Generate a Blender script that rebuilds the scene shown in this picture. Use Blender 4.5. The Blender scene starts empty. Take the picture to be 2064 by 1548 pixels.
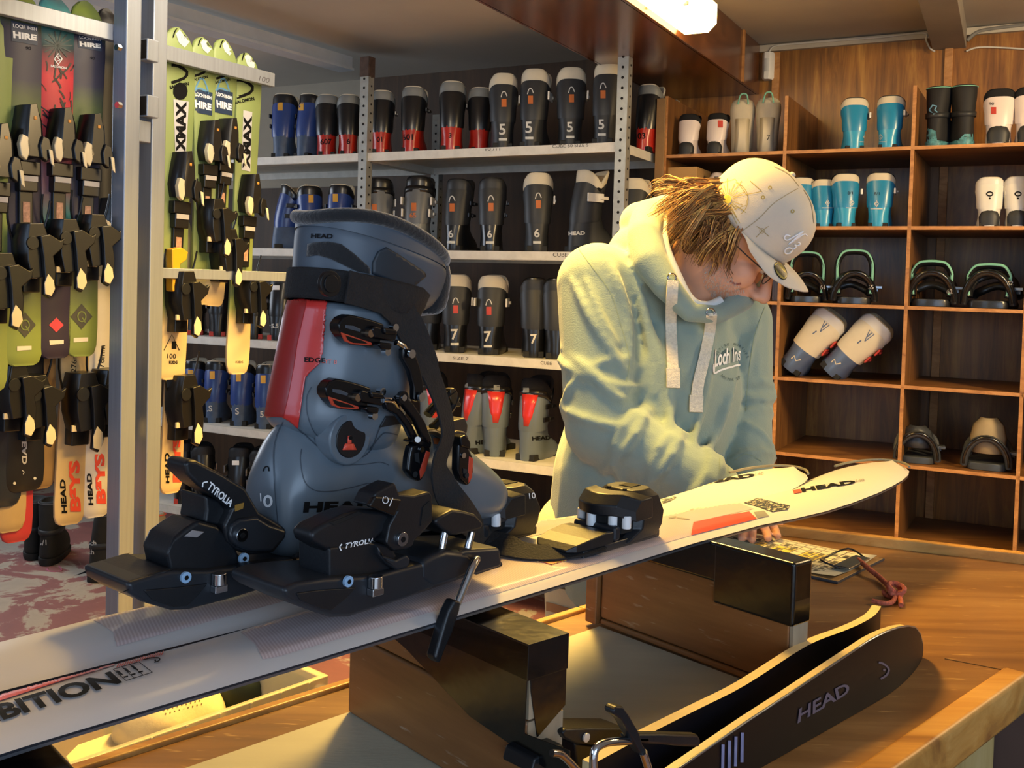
import bpy, bmesh, math, random
from mathutils import Vector, Matrix, noise
from mathutils.bvhtree import BVHTree
V = Vector
# ---------------------------------------------------------------- camera
F, CX, CY, HZ, ROLL = 2050., 1032., 640., 575., .03
CAM = V((0, 0, 1.43))
_p = math.atan((CY - HZ) / F)
FWD = V((0, math.cos(_p), -math.sin(_p))); _u = V((0, math.sin(_p), math.cos(_p))); _r = V((1, 0, 0))
UP = _u * math.cos(ROLL) - _r * math.sin(ROLL); RT = _r * math.cos(ROLL) + _u * math.sin(ROLL)
SC = bpy.context.scene
cd = bpy.data.cameras.new('camera'); cam = bpy.data.objects.new('camera', cd); SC.collection.objects.link(cam)
cam.matrix_world = Matrix(((RT.x, UP.x, -FWD.x, CAM.x), (RT.y, UP.y, -FWD.y, CAM.y), (RT.z, UP.z, -FWD.z, CAM.z), (0, 0, 0, 1)))
cd.sensor_width = 36; cd.lens = F / 2064 * 36; cd.shift_y = (CY - 774) / 2064; cd.clip_start = .02; cd.clip_end = 60
SC.camera = cam
SC.view_settings.view_transform = 'Standard'; SC.view_settings.look = 'None'; SC.view_settings.gamma = 1
def ray(x, y): return (FWD * F + RT * (x - CX) - UP * (y - CY)).normalized()
def onz(x, y, z): d = ray(x, y); return CAM + d * ((z - CAM.z) / d.z)
def ond(x, y, D): d = ray(x, y); return CAM + d * (D / d.y)
def onp(x, y, p, n): d = ray(x, y); return CAM + d * ((p - CAM).dot(n) / d.dot(n))
def pix(P): q = P - CAM; z = q.dot(FWD); return (CX + F * q.dot(RT) / z, CY - F * q.dot(UP) / z)
# ---------------------------------------------------------------- materials
def lin(h):
    if not isinstance(h, str): return tuple(h) + (1,)
    h = h.lstrip('#'); c = [int(h[i:i + 2], 16) / 255 for i in (0, 2, 4)]
    return tuple(x / 12.92 if x < .04045 else ((x + .055) / 1.055) ** 2.4 for x in c) + (1,)
MATS = {}
class NT:
    def __init__(s, m): s.m = m; m.use_nodes = True; s.t = m.node_tree; s.n = s.t.nodes; s.b = s.n['Principled BSDF']
    def add(s, k, **kw):
        n = s.n.new(k)
        for a, b in kw.items():
            if a.startswith('i_'):
                a = a[2:].replace('_', ' '); n.inputs[a].default_value = b
            else: setattr(n, a, b)
        return n
    def ln(s, a, b): s.t.links.new(a, b)
def mat(name, col, rough=.5, metal=0, var=0., vs=8., bump=0., bs=60., stretch=(1, 1, 1), col2=None, coat=0, emit=None, es=0, alpha=1, trans=0, ior=1.45, sheen=0, spec=.5):
    if name in MATS: return MATS[name]
    m = bpy.data.materials.new(name); t = NT(m); b = t.b
    b.inputs['Base Color'].default_value = lin(col); b.inputs['Roughness'].default_value = rough; b.inputs['Metallic'].default_value = metal
    b.inputs['Coat Weight'].default_value = coat; b.inputs['Coat Roughness'].default_value = .15; b.inputs['Specular IOR Level'].default_value = spec
    b.inputs['Transmission Weight'].default_value = trans; b.inputs['IOR'].default_value = ior; b.inputs['Sheen Weight'].default_value = sheen
    if emit: b.inputs['Emission Color'].default_value = lin(emit); b.inputs['Emission Strength'].default_value = es
    if alpha < 1: b.inputs['Alpha'].default_value = alpha
    tc = t.add('ShaderNodeTexCoord'); mp = t.add('ShaderNodeMapping'); mp.inputs['Scale'].default_value = stretch; t.ln(tc.outputs['Object'], mp.inputs['Vector'])
    c1 = lin(col); c2 = lin(col2) if col2 else tuple(max(0, x * (1 - var)) for x in c1[:3]) + (1,)
    if not col2 and not var: var = .12; c2 = tuple(x * .88 for x in c1[:3]) + (1,)
    n = t.add('ShaderNodeTexNoise'); n.inputs['Scale'].default_value = vs; n.inputs['Detail'].default_value = 5; n.inputs['Roughness'].default_value = .6; t.ln(mp.outputs[0], n.inputs['Vector'])
    r = t.add('ShaderNodeValToRGB'); r.color_ramp.elements[0].position = .38; r.color_ramp.elements[1].position = .66
    r.color_ramp.elements[0].color = c1; r.color_ramp.elements[1].color = c2; t.ln(n.outputs[0], r.inputs[0]); t.ln(r.outputs[0], b.inputs['Base Color'])
    if bump:
        n2 = t.add('ShaderNodeTexNoise'); n2.inputs['Scale'].default_value = bs; n2.inputs['Detail'].default_value = 3; t.ln(mp.outputs[0], n2.inputs['Vector'])
        bp = t.add('ShaderNodeBump'); bp.inputs['Strength'].default_value = bump; bp.inputs['Distance'].default_value = .002; t.ln(n2.outputs[0], bp.inputs['Height']); t.ln(bp.outputs[0], b.inputs['Normal'])
    MATS[name] = m; return m
def wood(name, a, b_, c, rough=.45, axis=0, scale=6., dist=3., coat=0, scr=0, blotch=0):
    """grain runs along local axis"""
    if name in MATS: return MATS[name]
    m = bpy.data.materials.new(name); t = NT(m); b = t.b
    tc = t.add('ShaderNodeTexCoord'); mp = t.add('ShaderNodeMapping'); st = [14., 14., 14.]; st[axis] = 1.1; mp.inputs['Scale'].default_value = [x * scale / 6 for x in st]; t.ln(tc.outputs['Object'], mp.inputs['Vector'])
    n = t.add('ShaderNodeTexNoise'); n.inputs['Scale'].default_value = 2.2; n.inputs['Detail'].default_value = 8; n.inputs['Roughness'].default_value = .65; n.inputs['Distortion'].default_value = dist * .3; t.ln(mp.outputs[0], n.inputs['Vector'])
    r = t.add('ShaderNodeValToRGB'); e = r.color_ramp.elements; e[0].position = .3; e[0].color = lin(a); e[1].position = .72; e[1].color = lin(c); k = e.new(.5); k.color = lin(b_); t.ln(n.outputs[0], r.inputs[0])
    n3 = t.add('ShaderNodeTexNoise'); n3.inputs['Scale'].default_value = 2.5; n3.inputs['Detail'].default_value = 4; t.ln(tc.outputs['Object'], n3.inputs['Vector'])
    mx = t.add('ShaderNodeMixRGB', blend_type='MULTIPLY'); mx.inputs[0].default_value = .35 + blotch; r3 = t.add('ShaderNodeValToRGB'); r3.color_ramp.elements[0].position = .35; r3.color_ramp.elements[0].color = (.35, .33, .3, 1); r3.color_ramp.elements[1].position = .62
    t.ln(n3.outputs[0], r3.inputs[0]); t.ln(r.outputs[0], mx.inputs[1]); t.ln(r3.outputs[0], mx.inputs[2]); out = mx.outputs[0]
    if scr:
        mp2 = t.add('ShaderNodeMapping'); mp2.inputs['Rotation'].default_value = (.3, .2, .5); mp2.inputs['Scale'].default_value = (9, 60, 60); t.ln(tc.outputs['Object'], mp2.inputs['Vector'])
        n4 = t.add('ShaderNodeTexNoise'); n4.inputs['Scale'].default_value = 3; n4.inputs['Detail'].default_value = 2; t.ln(mp2.outputs[0], n4.inputs['Vector'])
        r4 = t.add('ShaderNodeValToRGB'); r4.color_ramp.elements[0].position = .66; r4.color_ramp.elements[1].position = .74; t.ln(n4.outputs[0], r4.inputs[0])
        m4 = t.add('ShaderNodeMixRGB'); m4.inputs[2].default_value = lin(scr); q = t.add('ShaderNodeMath', operation='MULTIPLY'); q.inputs[1].default_value = .5; t.ln(r4.outputs[0], q.inputs[0]); t.ln(q.outputs[0], m4.inputs[0]); t.ln(out, m4.inputs[1]); out = m4.outputs[0]
    t.ln(out, b.inputs['Base Color']); b.inputs['Roughness'].default_value = rough; b.inputs['Coat Weight'].default_value = coat; b.inputs['Coat Roughness'].default_value = .25
    bp = t.add('ShaderNodeBump'); bp.inputs['Strength'].default_value = .25; bp.inputs['Distance'].default_value = .001; t.ln(n.outputs[0], bp.inputs['Height']); t.ln(bp.outputs[0], b.inputs['Normal'])
    MATS[name] = m; return m
# ---------------------------------------------------------------- mesh tools
class MB:
    def __init__(s): s.v = []; s.f = []; s.m = []
    def add(s, vf, M=None, mi=0):
        o = len(s.v); v, f = vf
        s.v += [(M @ V(p)) if M else V(p) for p in v]; s.f += [tuple(i + o for i in q) for q in f]; s.m += [mi] * len(f); return s
def box(x0, x1, y0, y1, z0, z1):
    v = [(x, y, z) for z in (z0, z1) for x, y in ((x0, y0), (x1, y0), (x1, y1), (x0, y1))]
    return v, [(3, 2, 1, 0), (4, 5, 6, 7), (0, 1, 5, 4), (1, 2, 6, 5), (2, 3, 7, 6), (3, 0, 4, 7)]
def obox(p0, p1, up, w, h):
    """bar from p0 to p1; h along up, w across"""
    p0, p1, up = V(p0), V(p1), V(up); d = (p1 - p0).normalized(); s = d.cross(up).normalized(); u = s.cross(d).normalized()
    v = [p + s * a * w / 2 + u * b * h / 2 for p in (p0, p1) for a, b in ((-1, -1), (1, -1), (1, 1), (-1, 1))]
    return v, [(0, 1, 2, 3), (7, 6, 5, 4), (0, 4, 5, 1), (1, 5, 6, 2), (2, 6, 7, 3), (3, 7, 4, 0)]
def loft(rings, cap=(1, 1), closed=True):
    v = []; f = []; n = len(rings[0])
    for r in rings: v += list(r)
    for i in range(len(rings) - 1):
        for j in range(n if closed else n - 1):
            a = i * n + j; b = i * n + (j + 1) % n; f.append((a, b, b + n, a + n))
    if closed and cap[0]: f.append(tuple(range(n - 1, -1, -1)))
    if closed and cap[1]: f.append(tuple(range((len(rings) - 1) * n, len(rings) * n)))
    return v, f
def ering(c, ax, ay, a, b, n=24, e=2.):
    c, ax, ay = V(c), V(ax), V(ay); o = []
    for i in range(n):
        t = 2 * math.pi * i / n; x, y = math.cos(t), math.sin(t)
        o.append(c + ax * (a * math.copysign(abs(x) ** (2 / e), x)) + ay * (b * math.copysign(abs(y) ** (2 / e), y)))
    return o
def smoothpath(pts, k=6):
    pts = [V(p) for p in pts]; o = []
    for i in range(len(pts) - 1):
        p0 = pts[max(i - 1, 0)]; p1 = pts[i]; p2 = pts[i + 1]; p3 = pts[min(i + 2, len(pts) - 1)]
        for j in range(k):
            t = j / k; o.append(.5 * ((2 * p1) + (p2 - p0) * t + (2 * p0 - 5 * p1 + 4 * p2 - p3) * t * t + (3 * p1 - p0 - 3 * p2 + p3) * t ** 3))
    o.append(pts[-1]); return o
def lerpath(pts, k):
    pts = [V(p) for p in pts]; return [pts[i].lerp(pts[i + 1], j / k) for i in range(len(pts) - 1) for j in range(k)] + [pts[-1]]
def tube(path, r, n=8, up=None, flat=1., k=0, e=2.):
    if k: path = smoothpath(path, k)
    path = [V(p) for p in path]; N = len(path); rings = []; prev = None
    for i, p in enumerate(path):
        d = (path[min(i + 1, N - 1)] - path[max(i - 1, 0)]).normalized()
        if prev is None:
            u = V(up) if up else (V((0, 0, 1)) if abs(d.z) < .9 else V((1, 0, 0)))
        else: u = prev
        if up: u = V(up)
        s = d.cross(u)
        if s.length < 1e-5: s = d.cross(V((.3, .9, .1)))
        s.normalize(); u = s.cross(d).normalized(); prev = u
        rr = r(i / (N - 1)) if callable(r) else (r[i] if isinstance(r, (list, tuple)) else r)
        rings.append(ering(p, s, u, rr, rr * flat, n, e))
    return loft(rings)
def ell(c, r, n=16, M=None):
    if not isinstance(r, (tuple, list)): r = (r, r, r)
    rings = []
    for i in range(1, n):
        t = math.pi * i / n; rings.append([V((c[0] + r[0] * math.sin(t) * math.cos(a), c[1] + r[1] * math.sin(t) * math.sin(a), c[2] - r[2] * math.cos(t))) for a in [2 * math.pi * j / (n * 1.5) for j in range(int(n * 1.5))]])
    return loft(rings)
def cyl(p0, p1, r, n=20, r1=None):
    p0, p1 = V(p0), V(p1); d = (p1 - p0).normalized(); u = V((0, 0, 1)) if abs(d.z) < .9 else V((1, 0, 0)); s = d.cross(u).normalized(); u = s.cross(d)
    return loft([ering(p0, s, u, r, r, n), ering(p1, s, u, r1 if r1 is not None else r, r1 if r1 is not None else r, n)])
def prism(poly, a, b):
    """poly: list of 3D points; extruded by vectors a..b"""
    n = len(poly); v = [V(p) + a for p in poly] + [V(p) + b for p in poly]
    return v, [tuple(range(n - 1, -1, -1)), tuple(range(n, 2 * n))] + [(i, (i + 1) % n, (i + 1) % n + n, i + n) for i in range(n)]
WM = {}
def wm(o): return WM[o.name] if o else Matrix()
def tag(o, label=None, cat=None, group=None, kind=None):
    for k, x in (('label', label), ('category', cat), ('group', group), ('kind', kind)):
        if x: o[k] = x
    return o
def empty(name, loc=(0, 0, 0), rz=0, label=None, cat=None, group=None, M=None):
    o = bpy.data.objects.new(name, None); SC.collection.objects.link(o); o.empty_display_size = .05
    o.matrix_world = M if M else Matrix.Translation(V(loc)) @ Matrix.Rotation(rz, 4, 'Z'); WM[o.name] = o.matrix_world.copy() if M is None else M.copy()
    return tag(o, label, cat, group)
def make(name, mb, mats, parent=None, world=True, bevel=0, seg=2, sub=0, smooth=35, mods=(), clean=False, label=None, cat=None, group=None, kind=None, fr=None):
    if isinstance(mb, tuple): mb = MB().add(mb)
    if fr: T_ = fr if isinstance(fr, Matrix) else wm(fr); mb.v = [T_ @ p for p in mb.v]; world = True
    if not isinstance(mats, (list, tuple)): mats = [mats]
    vs = mb.v
    if parent and world: Mi = wm(parent).inverted(); vs = [Mi @ p for p in vs]
    lo = V((min(p.x for p in vs), min(p.y for p in vs), min(p.z for p in vs))); hi = V((max(p.x for p in vs), max(p.y for p in vs), max(p.z for p in vs)))
    c = (lo + hi) / 2
    if not parent: c.z = lo.z
    me = bpy.data.meshes.new(name); me.from_pydata([p - c for p in vs], [], mb.f)
    for m in mats: me.materials.append(m)
    if len(mats) > 1: me.polygons.foreach_set('material_index', mb.m)
    bm = bmesh.new(); bm.from_mesh(me)
    if clean: bmesh.ops.remove_doubles(bm, verts=bm.verts, dist=1e-5)
    bmesh.ops.recalc_face_normals(bm, faces=bm.faces)
    if clean == 2: bmesh.ops.triangulate(bm, faces=[f for f in bm.faces if len(f.verts) > 4])
    bm.to_mesh(me); bm.free()
    if smooth:
        me.polygons.foreach_set('use_smooth', [True] * len(me.polygons)); me.set_sharp_from_angle(angle=math.radians(smooth))
    o = bpy.data.objects.new(name, me); SC.collection.objects.link(o)
    if parent: o.parent = parent
    o.location = c; WM[o.name] = wm(parent) @ Matrix.Translation(c)
    if bevel:
        b = o.modifiers.new('b', 'BEVEL'); b.width = bevel; b.segments = seg; b.limit_method = 'ANGLE'; b.angle_limit = math.radians(38); b.harden_normals = True
    if sub:
        s = o.modifiers.new('s', 'SUBSURF'); s.levels = sub; s.render_levels = sub
    for k, kw in mods:
        md = o.modifiers.new(k.lower(), k)
        for a, x in kw.items(): setattr(md, a, x)
    return tag(o, label, cat, group, kind)
KIDS = {}
def dup(o, M=None, parent=None, label=None, group=None):
    c = o.copy(); SC.collection.objects.link(c); c.parent = parent
    if parent is None:
        c.matrix_world = M; WM[c.name] = M.copy()
    else: WM[c.name] = wm(parent) @ c.matrix_basis
    for ch in [x for x in PARENTS().get(o.name, [])]: dup(ch, parent=c)
    if label: c['label'] = label
    if group: c['group'] = group
    return c
def PARENTS():
    d = {}
    for x in SC.collection.objects:
        if x.parent: d.setdefault(x.parent.name, []).append(x)
    return d
# ---------------------------------------------------------------- decals traced on real surfaces
def bvh(objs):
    bpy.context.view_layer.update(); dg = bpy.context.evaluated_depsgraph_get(); vs = []; fs = []
    for o in objs:
        e = o.evaluated_get(dg); me = e.to_mesh(); M = wm(o); k = len(vs)
        vs += [M @ v.co for v in me.vertices]; fs += [tuple(i + k for i in p.vertices) for p in me.polygons]; e.to_mesh_clear()
    return BVHTree.FromPolygons(vs, fs)
FONT = {}
def textmesh(s, bold=0.):
    cu = bpy.data.curves.new('t', 'FONT'); cu.body = s; cu.size = 1; cu.offset = bold; cu.resolution_u = 3
    o = bpy.data.objects.new('t', cu); SC.collection.objects.link(o); bpy.context.view_layer.update()
    me = bpy.data.meshes.new_from_object(o.evaluated_get(bpy.context.evaluated_depsgraph_get()))
    bpy.data.objects.remove(o); v = [(p.co.x, p.co.y) for p in me.vertices]; f = [tuple(p.vertices) for p in me.polygons]; bpy.data.meshes.remove(me)
    return v, f
def refine(v, f, maxlen):
    bm = bmesh.new(); bv = [bm.verts.new((p[0], p[1], 0)) for p in v]
    for q in f:
        try: bm.faces.new([bv[i] for i in q])
        except ValueError: pass
    bmesh.ops.triangulate(bm, faces=bm.faces)
    for _ in range(6):
        e = [x for x in bm.edges if x.calc_length() > maxlen]
        if not e: break
        bmesh.ops.subdivide_edges(bm, edges=e, cuts=1); bmesh.ops.triangulate(bm, faces=[q for q in bm.faces if len(q.verts) > 3])
    bm.verts.index_update(); v = [(p.co.x, p.co.y) for p in bm.verts]; f = [tuple(x.index for x in q.verts) for q in bm.faces]; bm.free(); return v, f
def cast(v, f, tree, off=.0008):
    """v in photo pixels -> points on the surface"""
    P = []; N = []
    for x, y in v:
        d = ray(x, y); h, n, i, _ = tree.ray_cast(CAM, d)
        if h is None: P.append(None); N.append(None); continue
        if n.dot(d) > 0: n = -n
        P.append(h + n * off); N.append(n)
    mp = {}; vs = []; fs = []
    for q in f:
        if any(P[i] is None for i in q): continue
        ds = [(P[i] - CAM).length for i in q]
        if max(ds) - min(ds) > .06: continue
        for i in q:
            if i not in mp: mp[i] = len(vs); vs.append(P[i])
        fs.append(tuple(mp[i] for i in q))
    return vs, fs
def decal(name, shapes, tree, m, parent, off=.0008, maxlen=9, thick=0, label=None):
    """shapes: list of (v,f) in pixels"""
    vs = []; fs = []
    for v, f in shapes:
        v, f = refine(v, f, maxlen); a, b = cast(v, f, tree, off); k = len(vs); vs += a; fs += [tuple(i + k for i in q) for q in b]
    if not fs: print('DECAL MISS', name, parent.name if parent else None, shapes[0][0][:2]); return None
    o = MB(); o.v = vs; o.f = fs; o.m = [0] * len(fs)
    ob = make(name, o, m, parent, smooth=60)
    if label: ob['label'] = label
    if thick:
        md = ob.modifiers.new('t', 'SOLIDIFY'); md.thickness = thick; md.offset = 1
    return ob
def txt(s, x, y, h, ang=0, wide=1., slant=0., bold=.0, q=None):
    """text baseline start (x,y) px, cap height h px, ang deg (positive = rising to the right)"""
    v, f = textmesh(s, bold)
    if q:  # quad TL,TR,BR,BL maps the text's own box
        x0 = min(p[0] for p in v); x1 = max(p[0] for p in v); y0 = min(p[1] for p in v); y1 = max(p[1] for p in v); o = []
        for a, b in v:
            u = (a - x0) / (x1 - x0); w = (b - y0) / (y1 - y0 or 1); T = V(q[0]).lerp(V(q[1]), u); B = V(q[3]).lerp(V(q[2]), u); p = B.lerp(T, w); o.append((p.x, p.y))
        return o, f
    k = h / .73; ca, sa = math.cos(math.radians(ang)), math.sin(math.radians(ang)); o = []
    for a, b in v:
        a2 = (a * wide + b * slant) * k; b2 = b * k; o.append((x + a2 * ca - b2 * sa, y - a2 * sa - b2 * ca))
    return o, f
def pg(*p): return [tuple(q) for q in p], [tuple(range(len(p)))]
def stroke(pts, w, k=5):
    pp = smoothpath([V((a, b, 0)) for a, b in pts], k) if k else [V((a, b, 0)) for a, b in pts]; v = []; f = []
    for i, p in enumerate(pp):
        d = (pp[min(i + 1, len(pp) - 1)] - pp[max(i - 1, 0)]).normalized(); s = V((-d.y, d.x, 0)) * w / 2; v += [(p.x + s.x, p.y + s.y), (p.x - s.x, p.y - s.y)]
    for i in range(len(pp) - 1): f.append((2 * i, 2 * i + 1, 2 * i + 3, 2 * i + 2))
    return v, f
def disc(x, y, r, n=16, ry=None): return [(x + r * math.cos(2 * math.pi * i / n), y + (ry or r) * math.sin(2 * math.pi * i / n)) for i in range(n)], [tuple(range(n))]
def ringpx(x, y, r, w, n=28, ry=None, a0=0, a1=360):
    v = []; f = []; ry = ry or r; full = a1 - a0 >= 360; m = n if full else n + 1
    for i in range(m):
        a = math.radians(a0 + (a1 - a0) * i / n); v += [(x + (r + w / 2) * math.cos(a), y + (ry + w / 2) * math.sin(a)), (x + (r - w / 2) * math.cos(a), y + (ry - w / 2) * math.sin(a))]
    for i in range(n): j = (i + 1) % m; f.append((2 * i, 2 * i + 1, 2 * j + 1, 2 * j))
    return v, f
# ================================================================ room
SL = .6 * F / 2300; U = V((1, -SL, 0)).normalized(); N2 = V((SL, 1, 0)).normalized()   # along the back wall / away from the camera
def linept(c, x):  # point of the line  y = c - .6 x  seen at photo column x (ground plan)
    d = ray(x, 575 + .03 * (x - 1032)); k = c / (d.y + SL * d.x); return V((d.x * k, d.y * k, 0))
def wallhit(c, x, y): return onp(x, y, V((0, c, 0)), N2)
CW, CS, CQ = [c * F / 2300 for c in (5.722, 4.931, 5.372)]; CW = CQ + .68    # wall, metal shelving front, cubby front
CEIL = 2.60
ivory = mat('ivory paint', '#9d9484', .8, var=.15, vs=2)
ceilm = mat('ceiling paint', '#b9b5ac', .75, var=.1, vs=1.5)
ply = wood('plywood wall', '#643c12', '#946024', '#be8a3e', .38, axis=2, scale=3.2, dist=5, coat=.25, blotch=.3)
plyd = wood('plywood board', '#5c3a1a', '#7c5228', '#986a36', .5, axis=0, scale=4, coat=.1)
plyv = wood('plywood upright', '#5c3a1a', '#7c5228', '#986a36', .5, axis=2, scale=4, coat=.1)
edgew = wood('board edge', '#8a5a30', '#b07a42', '#c8935a', .5, axis=0, scale=4)
# floor with worn red paint
darkwall = wood('dark boarding and boot shade', '#2e1f10', '#3e2a16', '#4c351e', .6, axis=2, scale=3)
fm = bpy.data.materials.new('worn red floor paint'); t = NT(fm); tc = t.add('ShaderNodeTexCoord'); n = t.add('ShaderNodeTexNoise'); n.inputs['Scale'].default_value = 3.2; n.inputs['Detail'].default_value = 9; n.inputs['Roughness'].default_value = .62; n.inputs['Distortion'].default_value = .6
t.ln(tc.outputs['Object'], n.inputs['Vector']); r = t.add('ShaderNodeValToRGB'); e = r.color_ramp.elements; e[0].position = .50; e[0].color = lin('#865652'); e[1].position = .53; e[1].color = lin('#a79c8c'); k_ = e.new(.3); k_.color = lin('#77504c'); k_ = e.new(.8); k_.color = lin('#8d8478')
t.ln(n.outputs[0], r.inputs[0]); t.ln(r.outputs[0], t.b.inputs['Base Color']); t.b.inputs['Roughness'].default_value = .6
make('floor', box(-7, 5, -2.5, 9, -.1, 0), fm, kind='structure', smooth=0)
make('ceiling', box(-7, 5, -2.5, 9, CEIL, CEIL + .1), ceilm, kind='structure', smooth=0)
def wallseg(name, x0, x1, m, c=CW, z0=0, z1=CEIL, t=.1):
    a, b = (V((x, c - SL * x, 0)) for x in (x0, x1)); return make(name, prism([a + V((0, 0, z0)), b + V((0, 0, z0)), b + V((0, 0, z1)), a + V((0, 0, z1))], V((0, 0, 0)), N2 * t), m, kind='structure', smooth=0)
xs = linept(CW, 1322).x
wallseg('wall_back', xs, 4.2, ply)
# left part of the back wall with a high window opening
w0, w1 = linept(CW, -160).x, linept(CW, 232).x
mb = MB()
for a, b, z0, z1 in ((-6, w0, 0, CEIL), (w1, xs, 0, CEIL), (w0, w1, 0, 2.1), (w0, w1, 2.46, CEIL)):
    A, B = V((a, CW - SL * a, 0)), V((b, CW - SL * b, 0)); mb.add(prism([A + V((0, 0, z0)), B + V((0, 0, z0)), B + V((0, 0, z1)), A + V((0, 0, z1))], V((0, 0, 0)), N2 * .1))
make('wall_back_left', mb, ivory, kind='structure', smooth=0)
for i_, (a, b, z0, z1) in enumerate(((linept(CW, 728).x, xs - .002, 0, CEIL), (linept(CW, 180).x, linept(CW, 728).x, 0, 1.98))):  # dark wood; left bay sheet added, its dark colour standing for shade among boots
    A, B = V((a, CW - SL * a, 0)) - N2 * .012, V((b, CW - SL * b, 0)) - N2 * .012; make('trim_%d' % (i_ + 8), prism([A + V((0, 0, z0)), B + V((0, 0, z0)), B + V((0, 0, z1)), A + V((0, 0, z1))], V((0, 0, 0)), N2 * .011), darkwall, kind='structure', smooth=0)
mb = MB(); A, B = V((w0, CW - SL * w0, 0)), V((w1, CW - SL * w1, 0))
for p, q in ((A + V((0, 0, 2.12)), B + V((0, 0, 2.12))), (A + V((0, 0, 2.44)), B + V((0, 0, 2.44)))): mb.add(obox(p + N2 * .05, q + N2 * .05, (0, 0, 1), .05, .04))
for k in (0, .33, .66, 1): p = A.lerp(B, k) + N2 * .05; mb.add(obox(p + V((0, 0, 2.12)), p + V((0, 0, 2.44)), N2, .04, .05))
wf = make('window_1', mb, mat('white frame', '#d8d8d4', .5), kind='structure', smooth=0)
make('pane', prism([A + V((0, 0, 2.12)), B + V((0, 0, 2.12)), B + V((0, 0, 2.44)), A + V((0, 0, 2.44))], N2 * .05, N2 * .055), mat('window glass', '#ffffff', .05, trans=1, ior=1.1), parent=wf, smooth=0)
make('wall_left', box(-4.2, -4.1, -2.5, 8.4, 0, CEIL), ivory, kind='structure', smooth=0)
make('wall_right', box(3.6, 3.7, -2.5, 3.4, 0, CEIL), ivory, kind='structure', smooth=0)
# skirting of the wood wall top
p, q = V((xs, CW - SL * xs, CEIL - .02)) - N2 * .012, V((4, CW - SL * 4, CEIL - .02)) - N2 * .012
make('trim_1', obox(p, q, (0, 0, 1), .024, .03), mat('grey cream trim', '#b4ab9a', .6), kind='structure', smooth=0)
# vertical battens on the plywood
for i, xx in enumerate((1892, 1548)):
    q = linept(CW, xx); make('trim_%d' % (i + 2), obox(q - N2 * .008 + V((0, 0, 0)), q - N2 * .008 + V((0, 0, CEIL - .04)), N2, .034, .016), edgew, kind='structure', smooth=0, bevel=.002)
# boxed wooden beam
darkply = wood('varnished beam board', '#4a2a16', '#63391e', '#7a4a28', .22, axis=1, scale=2.2, coat=.6)
zb = 2.37
pa0, pa1 = onz(1114, 80, zb), onz(1320, 188, zb); pb0, pb1 = onz(1369, 80, zb), onz(1535, 190, zb)
dA = (pa1 - pa0).normalized(); dB = dA
A1 = pa1; 
def onwall(p, d, c): k = (c - p.y - SL * p.x) / (d.y + SL * d.x); return p + d * k
A_end, B_end = onwall(pa1, dA, CW), onwall(pb0, dA, CW); A_st, B_st = A_end - dA * 7, B_end - dA * 7
hgt = CEIL - zb
make('beam_casing', MB().add(prism([A_st, B_st, B_end, A_end], V((0, 0, 0)), V((0, 0, .018)))).add(prism([A_st, B_st, B_end, A_end], V((0, 0, hgt - .02)), V((0, 0, hgt)))).add(obox(B_st + V((0, 0, hgt / 2)), B_end + V((0, 0, hgt / 2)), (0, 0, 1), .018, hgt)).add(obox(A_st + V((0, 0, hgt / 2)), A_end + V((0, 0, hgt / 2)), (0, 0, 1), .018, hgt)),
     darkply, kind='structure', smooth=0, bevel=.003).name = 'trim_4'
bq = onz(1500, 167, zb); Ur = V((dA.y, -dA.x, 0))
make('trim_5', obox(onwall(pb0, dA, CW - .35) + Ur * .012, onwall(pb0, dA, CW - .35) + Ur * .012 + V((0, 0, hgt)), dA, .01, .02), edgew, kind='structure', smooth=0)
# grey beam on the right
zg = 2.515
g0, g1 = wallhit(CW, 1880, 112), wallhit(CW, 1947, 108); g0.z = g1.z = zg
gd = (onz(1880, 110, zg) - onz(1846, 2, zg)).normalized()
make('trim_6', prism([g0, g1, g1 - gd * 5, g0 - gd * 5], V((0, 0, 0)), V((0, 0, CEIL - zg))), mat('grey beam paint', '#8b857d', .6), kind='structure', smooth=0, bevel=.003)
# white steel beam left
zw = 2.44
a, b = onz(540, 82, 2.54), onz(700, 128, 2.54); d = (b - a).normalized()
make('trim_7', MB().add(obox(a - d * 3, b, (0, 0, 1), .07, .06)).add(obox(a - d * 3 + V((0, 0, -.035)), b + V((0, 0, -.035)), (0, 0, 1), .1, .012)), mat('white beam paint', '#b8c0c8', .5, var=.1), kind='structure', smooth=0)
# ---------------------------------------------------------------- metal shelving
steel = mat('galvanised steel', '#a9aba6', .42, metal=.55, var=.2, vs=14, bump=.1)
whites = mat('white shelf enamel', '#cfcdc4', .45, var=.14, vs=20)
black = mat('black plastic', '#101114', .42, var=.2)
holem = mat('hole shadow', '#0b0b0b', .9)
SZ = [2.027, 1.577, 1.117, .665, .21]
def sp(x, c=CS): return linept(c, x)
def bay(x0, x1, label, skip=()):
    a, b = sp(x0), sp(x1); root = empty('metal_shelving_bay', (a + b) / 2, label=label, cat='shelving', group=None)
    for z in SZ:
        A, B = a + V((0, 0, z)), b + V((0, 0, z)); mb = MB()
        mb.add(prism([A, B, B + N2 * .58, A + N2 * .58], V((0, 0, -.004)), V((0, 0, 0))))
        for P, Q in ((A, B), (A + N2 * .58, B + N2 * .58), (A, A + N2 * .58), (B, B + N2 * .58)): mb.add(obox(P + V((0, 0, -.019)), Q + V((0, 0, -.019)), (0, 0, 1), .004, .038))
        mb.add(obox(A + V((0, 0, -.037)) + N2 * .008, B + V((0, 0, -.037)) + N2 * .008, (0, 0, 1), .02, .003))
        make('shelf', mb, whites, root, smooth=0)
    return root, a, b
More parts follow.
